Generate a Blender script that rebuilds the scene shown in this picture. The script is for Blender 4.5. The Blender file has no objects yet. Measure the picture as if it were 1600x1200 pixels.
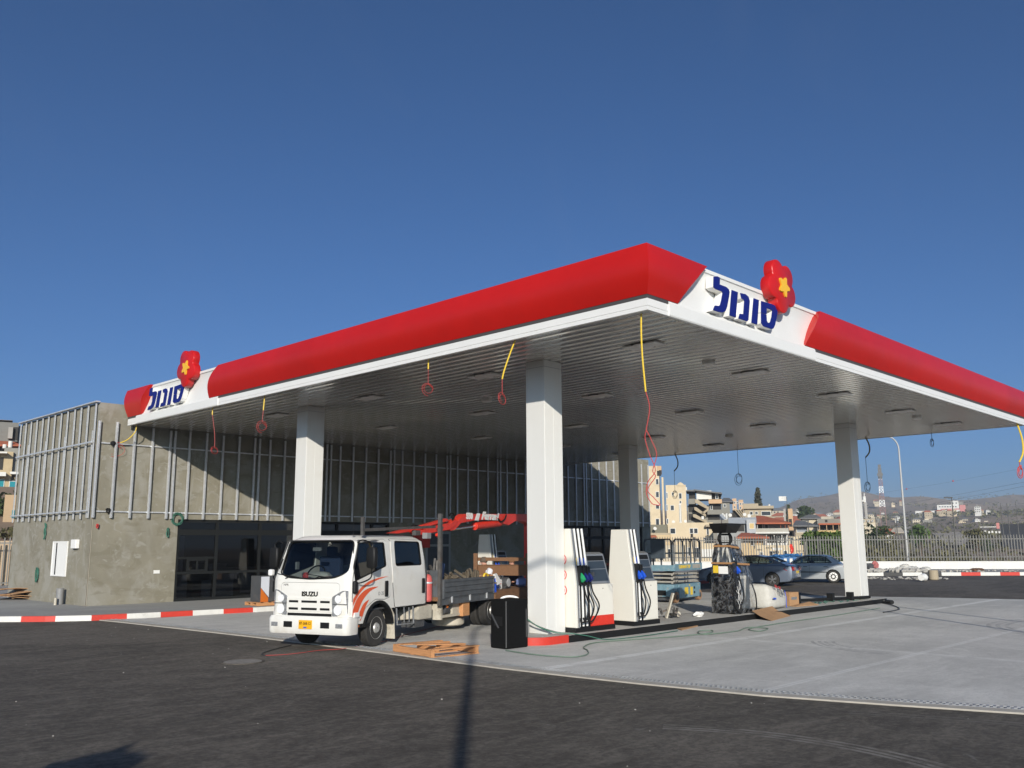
import bpy, bmesh, math, random
from mathutils import Vector, Matrix
random.seed(7)
S = bpy.context.scene
COL = S.collection
PI = math.pi
rad = math.radians
# ------------------------------------------------------------------ camera
F = 1399.737
R = Matrix(((0.69680726, -0.12219374, -0.70677318),
            (-0.71723705, -0.12631205, -0.68528554),
            (-0.00553637, 0.98443586, -0.17565703)))
CAM = Vector((0, 0, 2.05))
cam_d = bpy.data.cameras.new('camera')
cam = bpy.data.objects.new('camera', cam_d)
COL.objects.link(cam)
cam.matrix_world = Matrix.Translation(CAM) @ R.to_4x4()
cam_d.sensor_width = 36
cam_d.lens = F / 1600 * 36
cam_d.clip_start = 0.1
cam_d.clip_end = 12000
S.camera = cam

def ray(px, py):
    return R @ Vector((px - 800, 600 - py, -F))
def onplane(px, py, ax, val):
    d = ray(px, py)
    t = (val - CAM[ax]) / d[ax]
    return CAM + d * t
def ground(px, py, z=0.0):
    return onplane(px, py, 2, z)
def atdist(px, dist, z=0.0):
    """point at horizontal forward distance dist under picture column px"""
    d = ray(px, 845)
    d = Vector((d.x, d.y, 0)) / F
    return Vector((d.x * dist, d.y * dist, z))

# ------------------------------------------------------------------ world
SUN_AZ, SUN_EL = 46.0, 18.0          # direction the light travels to (azimuth from +X to +Y)
W = bpy.data.worlds.new("World")
S.world = W
W.use_nodes = True
nt = W.node_tree
nt.nodes.clear()
sky = nt.nodes.new('ShaderNodeTexSky')
sky.sky_type = 'NISHITA'
sky.sun_disc = False
sky.sun_elevation = rad(SUN_EL)
sky.sun_rotation = rad(90 - (SUN_AZ + 180))
sky.altitude = 0
sky.air_density = 0.62
sky.dust_density = 2.2
sky.ozone_density = 6.0
bg = nt.nodes.new('ShaderNodeBackground')
bg.inputs[1].default_value = 0.088
wo = nt.nodes.new('ShaderNodeOutputWorld')
tint = nt.nodes.new('ShaderNodeVectorMath'); tint.operation = 'MULTIPLY'; tint.inputs[1].default_value = (0.77, 1.0, 1.08)
nt.links.new(sky.outputs[0], tint.inputs[0])
# a few faint cirrus wisps high in the sky
wtc = nt.nodes.new('ShaderNodeTexCoord'); wmp = nt.nodes.new('ShaderNodeMapping')
wmp.inputs['Rotation'].default_value = (0.5, 0.9, 0.4); wmp.inputs['Scale'].default_value = (1.2, 5.0, 1.2); wmp.inputs['Location'].default_value = (0.35, 0.1, 0.0)
wn_ = nt.nodes.new('ShaderNodeTexNoise'); wn_.inputs['Scale'].default_value = 1.6; wn_.inputs['Detail'].default_value = 9; wn_.inputs['Roughness'].default_value = 0.62; wn_.inputs['Distortion'].default_value = 0.9
wr_ = nt.nodes.new('ShaderNodeMapRange'); wr_.inputs[1].default_value = 0.56; wr_.inputs[2].default_value = 0.85; wr_.inputs[4].default_value = 0.03
wm_ = nt.nodes.new('ShaderNodeMix'); wm_.data_type = 'RGBA'; wm_.inputs[7].default_value = (4.2, 4.4, 4.6, 1)
nt.links.new(wtc.outputs['Generated'], wmp.inputs[0]); nt.links.new(wmp.outputs[0], wn_.inputs['Vector']); nt.links.new(wn_.outputs[0], wr_.inputs[0])
nt.links.new(wr_.outputs[0], wm_.inputs[0]); nt.links.new(tint.outputs[0], wm_.inputs[6]); nt.links.new(wm_.outputs[2], bg.inputs[0])
nt.links.new(bg.outputs[0], wo.inputs[0])
sd = bpy.data.lights.new('sun', 'SUN')
sd.energy = 4.7
sd.angle = rad(0.5)
sd.color = (1.0, 0.93, 0.82)
so = bpy.data.objects.new('sun', sd)
COL.objects.link(so)
sv = Vector((math.cos(rad(SUN_AZ)) * math.cos(rad(SUN_EL)), math.sin(rad(SUN_AZ)) * math.cos(rad(SUN_EL)), -math.sin(rad(SUN_EL))))
so.rotation_euler = sv.to_track_quat('-Z', 'Y').to_euler()
so.location = (0, 0, 40)
S.view_settings.view_transform = 'Standard'
S.view_settings.look = 'None'
S.view_settings.exposure = 0.14
S.view_settings.gamma = 1
S.cycles.max_bounces = 6
S.cycles.transparent_max_bounces = 12
S.cycles.caustics_reflective = False
S.cycles.caustics_refractive = False

# ------------------------------------------------------------------ materials
def mat(name, color, rough=0.6, metal=0.0, var=0.0, scale=4.0, bump=0.0, bscale=30.0, spec=0.5, coat=0.0, dirt=None, dscale=1.5, dth=(0.55, 0.75), stretch=None, detail=6):
    m = bpy.data.materials.new(name)
    m.use_nodes = True
    n = m.node_tree
    b = n.nodes['Principled BSDF']
    b.inputs['Roughness'].default_value = rough
    b.inputs['Metallic'].default_value = metal
    b.inputs['Specular IOR Level'].default_value = spec
    b.inputs['Coat Weight'].default_value = coat
    b.inputs['Coat Roughness'].default_value = 0.08
    c = (*color, 1)
    b.inputs['Base Color'].default_value = c
    tc = n.nodes.new('ShaderNodeTexCoord')
    src = tc.outputs['Object']
    if stretch:
        mp = n.nodes.new('ShaderNodeMapping')
        mp.inputs['Scale'].default_value = stretch
        n.links.new(src, mp.inputs[0])
        src = mp.outputs[0]
    last = None
    if var > 0:
        nz = n.nodes.new('ShaderNodeTexNoise')
        nz.inputs['Scale'].default_value = scale
        nz.inputs['Detail'].default_value = detail
        nz.inputs['Roughness'].default_value = 0.65
        n.links.new(src, nz.inputs['Vector'])
        mr = n.nodes.new('ShaderNodeMapRange')
        mr.inputs[1].default_value = 0.25
        mr.inputs[2].default_value = 0.75
        mr.inputs[3].default_value = 1 - var
        mr.inputs[4].default_value = 1 + var
        n.links.new(nz.outputs[0], mr.inputs[0])
        mx = n.nodes.new('ShaderNodeVectorMath')
        mx.operation = 'SCALE'
        mx.inputs[0].default_value = color
        n.links.new(mr.outputs[0], mx.inputs['Scale'])
        last = mx.outputs[0]
        n.links.new(last, b.inputs['Base Color'])
    if dirt is not None:
        nd = n.nodes.new('ShaderNodeTexNoise')
        nd.inputs['Scale'].default_value = dscale
        nd.inputs['Detail'].default_value = 8
        nd.inputs['Roughness'].default_value = 0.7
        n.links.new(src, nd.inputs['Vector'])
        r2 = n.nodes.new('ShaderNodeMapRange')
        r2.inputs[1].default_value = dth[0]
        r2.inputs[2].default_value = dth[1]
        n.links.new(nd.outputs[0], r2.inputs[0])
        mm = n.nodes.new('ShaderNodeMix')
        mm.data_type = 'RGBA'
        n.links.new(r2.outputs[0], mm.inputs[0])
        if last is not None:
            n.links.new(last, mm.inputs[6])
        else:
            mm.inputs[6].default_value = c
        mm.inputs[7].default_value = (*dirt, 1)
        n.links.new(mm.outputs[2], b.inputs['Base Color'])
    if bump > 0:
        nb = n.nodes.new('ShaderNodeTexNoise')
        nb.inputs['Scale'].default_value = bscale
        nb.inputs['Detail'].default_value = 5
        n.links.new(src, nb.inputs['Vector'])
        bp = n.nodes.new('ShaderNodeBump')
        bp.inputs['Strength'].default_value = bump
        bp.inputs['Distance'].default_value = 0.02
        n.links.new(nb.outputs[0], bp.inputs['Height'])
        n.links.new(bp.outputs[0], b.inputs['Normal'])
    return m

def glass(name, tint, gloss=1.0, base=0.04):
    m = bpy.data.materials.new(name)
    m.use_nodes = True
    n = m.node_tree
    n.nodes.clear()
    o = n.nodes.new('ShaderNodeOutputMaterial')
    tr = n.nodes.new('ShaderNodeBsdfTransparent')
    tr.inputs[0].default_value = (*tint, 1)
    gl = n.nodes.new('ShaderNodeBsdfGlossy')
    gl.inputs[0].default_value = (gloss, gloss, gloss, 1)
    gl.inputs['Roughness'].default_value = 0.02
    lw = n.nodes.new('ShaderNodeFresnel')
    lw.inputs[0].default_value = 1.5
    mx = n.nodes.new('ShaderNodeMixShader')
    n.links.new(lw.outputs[0], mx.inputs[0])
    n.links.new(tr.outputs[0], mx.inputs[1])
    n.links.new(gl.outputs[0], mx.inputs[2])
    n.links.new(mx.outputs[0], o.inputs[0])
    return m

M = {}
M['white'] = mat('white_painted_metal', (0.72, 0.72, 0.70), 0.35, var=0.03, scale=1.5)
M['colwhite'] = mat('white_column_cladding', (0.68, 0.675, 0.645), 0.38, var=0.03, scale=0.8, dirt=(0.60, 0.58, 0.53), dscale=1.6, dth=(0.55, 0.9), bump=0.1, bscale=3)
M['redpanel'] = mat('red_glossy_panel', (0.47, 0.009, 0.006), 0.33, var=0.12, scale=0.5, bump=0.35, bscale=1.6)
M['redsign'] = mat('red_sign_plastic', (0.50, 0.010, 0.010), 0.35, var=0.08)
M['yellow'] = mat('yellow_paint', (0.80, 0.45, 0.03), 0.4)
M['yelcable'] = mat('yellow_cable_sheath', (0.72, 0.50, 0.04), 0.45)
M['redcable'] = mat('red_wire', (0.45, 0.05, 0.045), 0.5)
M['blackcable'] = mat('black_cable', (0.03, 0.03, 0.03), 0.5)
M['blue'] = mat('navy_blue_acrylic', (0.006, 0.014, 0.16), 0.5, spec=0.25)
M['ceil'] = mat('grey_ceiling_slats', (0.68, 0.66, 0.62), 0.17, metal=0.62, var=0.08, scale=2.5, spec=0.7)
M['light'] = mat('canopy_light_housing', (0.62, 0.60, 0.57), 0.4)
M['steel'] = mat('galvanised_steel', (0.66, 0.67, 0.68), 0.35, metal=0.45, var=0.15, scale=9)
M['darksteel'] = mat('dark_rusty_steel', (0.09, 0.085, 0.08), 0.6, metal=0.3, var=0.4, scale=8, dirt=(0.13, 0.07, 0.04), dscale=5)
M['grey'] = mat('grey_paint', (0.22, 0.22, 0.22), 0.5, var=0.1)
M['greyframe'] = mat('grey_metal_frame', (0.30, 0.31, 0.32), 0.35, metal=0.5)
M['black'] = mat('black_plastic', (0.010, 0.010, 0.010), 0.5, spec=0.25)
M['frame'] = mat('black_window_frame', (0.012, 0.013, 0.013), 0.5, spec=0.3)
M['rubber'] = mat('tyre_rubber', (0.028, 0.026, 0.024), 0.85, var=0.2, bump=0.2)
M['truckwhite'] = mat('white_truck_paint', (0.69, 0.675, 0.63), 0.30, coat=0.4, var=0.03, dirt=(0.50, 0.44, 0.35), dscale=2.2, dth=(0.52, 0.95))
M['chrome'] = mat('chrome', (0.75, 0.75, 0.76), 0.12, metal=1.0)
M['lens'] = mat('headlight_lens', (0.38, 0.39, 0.40), 0.15, metal=0.5, var=0.5, scale=25)
M['orange'] = mat('orange_decal', (0.72, 0.10, 0.03), 0.35)
M['amber'] = mat('amber_lens', (0.55, 0.14, 0.02), 0.25)
M['crane'] = mat('red_crane_paint', (0.62, 0.035, 0.018), 0.4, var=0.12, dirt=(0.2, 0.03, 0.02), dscale=6)
M['wood'] = mat('raw_pine_planks', (0.50, 0.24, 0.10), 0.75, var=0.25, scale=5, stretch=(1, 9, 9), bump=0.2)
M['oldwood'] = mat('weathered_brown_wood', (0.17, 0.085, 0.04), 0.8, var=0.35, scale=6, stretch=(1, 6, 6))
M['card'] = mat('brown_cardboard', (0.38, 0.22, 0.11), 0.85, var=0.12)
M['darkgrey'] = mat('dark_grey_metal', (0.06, 0.062, 0.066), 0.5, var=0.2, scale=5, dirt=(0.10, 0.09, 0.08), dscale=4)
M['bedgrey'] = mat('worn_grey_bed_panel', (0.085, 0.092, 0.10), 0.55, metal=0.1, var=0.35, scale=4, dirt=(0.09, 0.06, 0.045), dscale=5)
M['creamdirt'] = mat('dirty_cream_metal', (0.48, 0.44, 0.36), 0.6, var=0.2, scale=4, dirt=(0.2, 0.17, 0.13), dscale=5)
M['dispwhite'] = mat('cream_white_dispenser_enamel', (0.70, 0.675, 0.60), 0.35, var=0.02)
M['screen'] = mat('dark_display_glass', (0.035, 0.045, 0.055), 0.08, spec=0.8)
M['liftblue'] = mat('worn_light_blue_paint', (0.15, 0.265, 0.325), 0.6, var=0.25, scale=6, dirt=(0.30, 0.28, 0.24), dscale=6, dth=(0.55, 0.65))
M['liftgrey'] = mat('worn_scissor_arm_grey', (0.34, 0.32, 0.28), 0.6, var=0.25, scale=6)
M['tan'] = mat('tan_rubber_wheel', (0.30, 0.17, 0.09), 0.8, var=0.2)
M['carblue'] = mat('metallic_blue_grey_car_paint', (0.15, 0.18, 0.235), 0.3, metal=0.3, coat=0.7)
M['carsilver'] = mat('metallic_silver_car_paint', (0.42, 0.44, 0.45), 0.32, metal=0.25, coat=0.5)
M['carglass'] = glass('car_window_glass', (0.55, 0.60, 0.60))
M['shopglass'] = glass('shop_window_glass', (0.52, 0.53, 0.54))
M['wrapclear'] = glass('clear_plastic_wrap', (0.93, 0.93, 0.93))
_n = M['wrapclear'].node_tree
_o = _n.nodes['Material Output']; _s = _o.inputs[0].links[0].from_socket
_d = _n.nodes.new('ShaderNodeBsdfDiffuse'); _d.inputs[0].default_value = (.50, .51, .52, 1)
_t = _n.nodes.new('ShaderNodeTexCoord'); _z = _n.nodes.new('ShaderNodeTexNoise'); _z.inputs['Scale'].default_value = 4; _z.inputs['Detail'].default_value = 8; _z.inputs['Distortion'].default_value = 2.5
_r = _n.nodes.new('ShaderNodeMapRange'); _r.inputs[1].default_value = .42; _r.inputs[2].default_value = .7; _r.inputs[3].default_value = .0; _r.inputs[4].default_value = .22
_x = _n.nodes.new('ShaderNodeMixShader')
_n.links.new(_t.outputs['Object'], _z.inputs[0]); _n.links.new(_z.outputs[0], _r.inputs[0]); _n.links.new(_r.outputs[0], _x.inputs[0]); _n.links.new(_s, _x.inputs[1]); _n.links.new(_d.outputs[0], _x.inputs[2]); _n.links.new(_x.outputs[0], _o.inputs[0])
M['redlens'] = mat('red_tail_lamp', (0.30, 0.008, 0.012), 0.15)
M['rim'] = mat('wheel_rim', (0.35, 0.35, 0.35), 0.35, metal=0.8)
M['whiteplastic'] = mat('white_plastic', (0.78, 0.77, 0.74), 0.45)
M['bag'] = mat('white_woven_bag', (0.50, 0.485, 0.44), 0.75, var=0.12, scale=5, bump=0.6, bscale=9)
M['green'] = mat('green_hose', (0.035, 0.13, 0.09), 0.5)
M['palegreen'] = mat('pale_green_hose', (0.15, 0.21, 0.16), 0.6)
M['nozgreen'] = mat('green_nozzle', (0.01, 0.28, 0.10), 0.4)
M['noznavy'] = mat('navy_nozzle', (0.008, 0.015, 0.12), 0.4)
M['nozblue'] = mat('blue_nozzle', (0.01, 0.08, 0.55), 0.4)
M['lamppost'] = mat('pale_grey_lamp_post', (0.40, 0.40, 0.39), 0.5)
M['tarp'] = mat('blue_tarpaulin', (0.015, 0.10, 0.26), 0.6, var=0.2)
M['skin'] = mat('skin', (0.48, 0.25, 0.18), 0.6)
M['hairgrey'] = mat('grey_brown_hair', (0.10, 0.075, 0.055), 0.8)
M['shirt'] = mat('white_shirt', (0.65, 0.66, 0.70), 0.8)
M['navycloth'] = mat('navy_cloth', (0.02, 0.035, 0.08), 0.85)
M['redext'] = mat('faded_red_cylinder', (0.52, 0.10, 0.09), 0.5, var=0.15)
M['kerbred'] = mat('red_kerb_paint', (0.52, 0.035, 0.02), 0.6, var=0.10, scale=6, dirt=(0.25, 0.10, 0.07), dscale=5, dth=(0.62, 0.8))
M['kerbwhite'] = mat('white_kerb_paint', (0.62, 0.61, 0.57), 0.6, var=0.08, scale=6, dirt=(0.30, 0.28, 0.25), dscale=5, dth=(0.62, 0.8))
M['kerbblack'] = mat('black_kerb_paint', (0.03, 0.03, 0.03), 0.6)
M['whitewall'] = mat('white_painted_wall', (0.62, 0.61, 0.58), 0.7, var=0.05, scale=2)
M['debris'] = mat('white_rubble', (0.40, 0.38, 0.34), 0.8, var=0.25, scale=6)

# ---- ground materials
def ground_mat(name, base, dark, light, rough, streak, scale, marks=None, bump=0.25, bscale=60, grain=0.25):
    m = bpy.data.materials.new(name)
    m.use_nodes = True
    n = m.node_tree
    b = n.nodes['Principled BSDF']
    b.inputs['Roughness'].default_value = rough
    b.inputs['Specular IOR Level'].default_value = 0.35
    tc = n.nodes.new('ShaderNodeTexCoord')
    def noise(sc, det, st=None, rot=0, dist=0.0):
        mp = n.nodes.new('ShaderNodeMapping')
        mp.inputs['Scale'].default_value = st or (1, 1, 1)
        mp.inputs['Rotation'].default_value = (0, 0, rot)
        n.links.new(tc.outputs['Object'], mp.inputs[0])
        z = n.nodes.new('ShaderNodeTexNoise')
        z.inputs['Scale'].default_value = sc
        z.inputs['Detail'].default_value = det
        z.inputs['Roughness'].default_value = 0.74
        z.inputs['Distortion'].default_value = dist
        n.links.new(mp.outputs[0], z.inputs['Vector'])
        return z.outputs[0]
    def ramp(v, a, c):
        r = n.nodes.new('ShaderNodeMapRange')
        r.interpolation_type = 'SMOOTHSTEP'
        r.inputs[1].default_value = a
        r.inputs[2].default_value = c
        n.links.new(v, r.inputs[0])
        return r.outputs[0]
    def mix(f, a, c, amt=1.0):
        x = n.nodes.new('ShaderNodeMix')
        x.data_type = 'RGBA'
        mu = n.nodes.new('ShaderNodeMath')
        mu.operation = 'MULTIPLY'
        mu.inputs[1].default_value = amt
        n.links.new(f, mu.inputs[0])
        n.links.new(mu.outputs[0], x.inputs[0])
        if isinstance(a, tuple): x.inputs[6].default_value = (*a, 1)
        else: n.links.new(a, x.inputs[6])
        if isinstance(c, tuple): x.inputs[7].default_value = (*c, 1)
        else: n.links.new(c, x.inputs[7])
        return x.outputs[2]
    cc = mix(ramp(noise(scale, 8), 0.35, 0.65), base, dark, 0.8)
    cc = mix(ramp(noise(scale * 0.9, 9, (1, streak, 1), rad(40), 0.8), 0.45, 0.66), cc, light, 0.5)
    cc = mix(ramp(noise(scale * 0.35, 9, (1, streak * 1.2, 1), rad(-35), 1.2), 0.46, 0.62), cc, dark, 0.75)
    cc = mix(ramp(noise(scale * 0.16, 8, None, 0, 1.0), 0.44, 0.62), cc, light, 0.45)
    cc = mix(ramp(noise(scale * 2.2, 9, (streak, 1, 1), rad(-20), 1.0), 0.52, 0.70), cc, light, 0.42)
    cc = mix(ramp(noise(scale * 5.0, 6), 0.5, 0.75), cc, dark, 0.5)
    cc = mix(ramp(noise(48, 5), 0.5, 0.66), cc, light, 0.55)
    cc = mix(ramp(noise(33, 5), 0.5, 0.64), cc, dark, 0.6)
    cc = mix(ramp(noise(7, 12), 0.44, 0.60), cc, light, grain * 0.5)
    cc = mix(ramp(noise(12, 12), 0.45, 0.58), cc, dark, grain * 0.8)
    cc = mix(ramp(noise(2.2, 12, (1, 2.2, 1), rad(50), .5), 0.50, 0.64), cc, dark, grain * 0.7)
    cc = mix(ramp(noise(1.1, 12, (1, 2.5, 1), rad(-42), .5), 0.52, 0.66), cc, light, grain * 0.55)
    if marks: cc = marks(n, tc, cc, mix, ramp, noise)
    n.links.new(cc, b.inputs['Base Color'])
    nb = noise(bscale, 4)
    bp = n.nodes.new('ShaderNodeBump')
    bp.inputs['Strength'].default_value = bump
    bp.inputs['Distance'].default_value = 0.02
    n.links.new(nb, bp.inputs['Height'])
    n.links.new(bp.outputs[0], b.inputs['Normal'])
    return m

def arcs(centre, radii, width, a0, a1, colour, amt):
    """tyre scuffs: rings cut to an angular range"""
    def fn(n, tc, cc, mix, ramp, noise):
        mp = n.nodes.new('ShaderNodeMapping')
        mp.inputs['Location'].default_value = (-centre[0], -centre[1], 0)
        n.links.new(tc.outputs['Object'], mp.inputs[0])
        sp = n.nodes.new('ShaderNodeSeparateXYZ')
        n.links.new(mp.outputs[0], sp.inputs[0])
        cx = n.nodes.new('ShaderNodeCombineXYZ')
        n.links.new(sp.outputs[0], cx.inputs[0]); n.links.new(sp.outputs[1], cx.inputs[1])
        ln = n.nodes.new('ShaderNodeVectorMath'); ln.operation = 'LENGTH'
        n.links.new(cx.outputs[0], ln.inputs[0])
        at = n.nodes.new('ShaderNodeMath'); at.operation = 'ARCTAN2'
        n.links.new(sp.outputs[1], at.inputs[0]); n.links.new(sp.outputs[0], at.inputs[1])
        g1 = n.nodes.new('ShaderNodeMath'); g1.operation = 'GREATER_THAN'; g1.inputs[1].default_value = a0
        g2 = n.nodes.new('ShaderNodeMath'); g2.operation = 'LESS_THAN'; g2.inputs[1].default_value = a1
        n.links.new(at.outputs[0], g1.inputs[0]); n.links.new(at.outputs[0], g2.inputs[0])
        gm = n.nodes.new('ShaderNodeMath'); gm.operation = 'MULTIPLY'
        n.links.new(g1.outputs[0], gm.inputs[0]); n.links.new(g2.outputs[0], gm.inputs[1])
        for r in radii:
            c = n.nodes.new('ShaderNodeMath'); c.operation = 'COMPARE'
            c.inputs[1].default_value = r; c.inputs[2].default_value = width
            n.links.new(ln.outputs['Value'], c.inputs[0])
            m2 = n.nodes.new('ShaderNodeMath'); m2.operation = 'MULTIPLY'
            n.links.new(c.outputs[0], m2.inputs[0]); n.links.new(gm.outputs[0], m2.inputs[1])
            m3 = n.nodes.new('ShaderNodeMath'); m3.operation = 'MULTIPLY'
            n.links.new(m2.outputs[0], m3.inputs[0]); n.links.new(ramp(noise(3.0, 6), 0.35, 0.6), m3.inputs[1])
            cc = mix(m3.outputs[0], cc, colour, amt)
        return cc
    return fn

def conc_marks(n, tc, cc, mix, ramp, noise):
    # expansion joints and pale brushed bands along the slab lanes (constant Y)
    sp = n.nodes.new('ShaderNodeSeparateXYZ')
    n.links.new(tc.outputs['Object'], sp.inputs[0])
    def band(out, c, w, col, amt, soft=True):
        a = n.nodes.new('ShaderNodeMath'); a.operation = 'SUBTRACT'; a.inputs[1].default_value = c
        n.links.new(out, a.inputs[0])
        ab = n.nodes.new('ShaderNodeMath'); ab.operation = 'ABSOLUTE'
        n.links.new(a.outputs[0], ab.inputs[0])
        r = n.nodes.new('ShaderNodeMapRange')
        r.inputs[1].default_value = w; r.inputs[2].default_value = w * 0.3
        n.links.new(ab.outputs[0], r.inputs[0])
        mm = n.nodes.new('ShaderNodeMath'); mm.operation = 'MULTIPLY'
        n.links.new(r.outputs[0], mm.inputs[0]); n.links.new(ramp(noise(2.0, 6), 0.3, 0.55), mm.inputs[1])
        return mix(mm.outputs[0], cc, col, amt)
    light = (0.80, 0.79, 0.76)
    dark = (0.25, 0.25, 0.25)
    cc = band(sp.outputs[1], 10.4, 0.16, light, 0.8)
    cc = band(sp.outputs[1], 10.4, 0.012, dark, 0.8)
    cc = band(sp.outputs[1], 6.6, 0.10, light, 0.5)
    cc = band(sp.outputs[1], 6.6, 0.012, dark, 0.6)
    cc = band(sp.outputs[1], 17.5, 0.012, dark, 0.8)
    cc = band(sp.outputs[1], 24.2, 0.012, dark, 0.8)
    for x in (17.5, 24, 30): cc = band(sp.outputs[0], x, 0.010, dark, 0.6)
    cc = band(sp.outputs[0], 17.6, 0.22, light, 0.3)
    cc = arcs((19.3, 7.0), (1.85, 2.0, 2.12, 2.26), 0.035, 2.0, 3.9, (0.20, 0.20, 0.20), 0.6)(n, tc, cc, mix, ramp, noise)
    cc = arcs((25.5, 4.0), (3.2, 3.4, 3.6), 0.05, 1.2, 2.8, (0.22, 0.22, 0.22), 0.5)(n, tc, cc, mix, ramp, noise)
    cc = arcs((15.5, 20.5), (5.2, 5.45, 7.1, 7.3), 0.06, -2.6, -1.2, (0.22, 0.22, 0.22), 0.5)(n, tc, cc, mix, ramp, noise)
    return cc
def asph_marks(n, tc, cc, mix, ramp, noise):
    cc = arcs((6.2, 4.6), (3.0, 3.1, 3.22), 0.03, -0.9, 0.55, (0.24, 0.225, 0.20), 0.85)(n, tc, cc, mix, ramp, noise)
    cc = arcs((2.0, 1.0), (9.9, 10.05), 0.03, 0.1, 0.42, (0.18, 0.17, 0.16), 0.4)(n, tc, cc, mix, ramp, noise)
    cc = mix(ramp(noise(0.9, 5, None, 0, 1.0), 0.66, 0.74), cc, (0.19, 0.18, 0.17), 0.6)
    return cc
M['asphalt'] = ground_mat('dark_dusty_asphalt', (0.098, 0.086, 0.070), (0.045, 0.039, 0.032), (0.215, 0.190, 0.158), 0.85, 2.6, 0.9, asph_marks, 0.6, 90, 0.6)
M['concrete'] = ground_mat('grey_brushed_concrete', (0.57, 0.555, 0.515), (0.40, 0.39, 0.365), (0.74, 0.72, 0.675), 0.75, 3.0, 0.35, conc_marks, 0.12, 60)
M['pave'] = ground_mat('grey_concrete_pavement', (0.33, 0.325, 0.31), (0.25, 0.25, 0.24), (0.40, 0.39, 0.37), 0.85, 2.0, 0.5, None, 0.2, 60)
M['islandtop'] = ground_mat('island_screed', (0.46, 0.44, 0.40), (0.36, 0.34, 0.31), (0.52, 0.51, 0.48), 0.8, 2.0, 0.8, None, 0.2, 60)
M['soil'] = ground_mat('dry_scrub_hillside', (0.23, 0.160, 0.110), (0.14, 0.105, 0.072), (0.38, 0.30, 0.22), 0.95, 1.6, 0.022, None, 0.0, 1)

def plaster(name, base, dark, light):
    m = mat(name, base, 0.9, var=0.16, scale=0.9, bump=0.3, bscale=25)
    n = m.node_tree
    b = n.nodes['Principled BSDF']
    src = b.inputs['Base Color'].links[0].from_socket
    tc = n.nodes.new('ShaderNodeTexCoord')
    for sc, a, c, col, amt, st, dis in ((0.55, 0.48, 0.62, light, 0.75, (1, 1, 1.0), 1.4), (1.3, 0.57, 0.64, dark, 0.55, (1, 1, 1.6), 0.8), (2.6, 0.58, 0.66, light, 0.8, (1.0, 1, 1.4), 1.5), (4.0, 0.60, 0.7, dark, 0.55, (0.4, 0.4, 1.5), 0.6), (0.8, 0.58, 0.72, light, 0.6, (2.5, 2.5, 0.5), 2.2)):
        mp = n.nodes.new('ShaderNodeMapping'); mp.inputs['Scale'].default_value = st
        mp.inputs['Location'].default_value = (sc * 3, 1.7 * sc, sc)
        n.links.new(tc.outputs['Object'], mp.inputs[0])
        z = n.nodes.new('ShaderNodeTexNoise'); z.inputs['Scale'].default_value = sc; z.inputs['Detail'].default_value = 7
        z.inputs['Distortion'].default_value = dis
        n.links.new(mp.outputs[0], z.inputs['Vector'])
        r = n.nodes.new('ShaderNodeMapRange'); r.inputs[1].default_value = a; r.inputs[2].default_value = c; r.inputs[4].default_value = amt
        n.links.new(z.outputs[0], r.inputs[0])
        x = n.nodes.new('ShaderNodeMix'); x.data_type = 'RGBA'
        n.links.new(r.outputs[0], x.inputs[0]); n.links.new(src, x.inputs[6]); x.inputs[7].default_value = (*col, 1)
        src = x.outputs[2]
    n.links.new(src, b.inputs['Base Color'])
    return m
M['plaster'] = plaster('patchy_cement_render', (0.225, 0.207, 0.158), (0.175, 0.158, 0.112), (0.290, 0.278, 0.240))
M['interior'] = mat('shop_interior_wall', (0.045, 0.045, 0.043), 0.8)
M['intboard'] = mat('pale_board', (0.55, 0.57, 0.62), 0.7)

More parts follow.
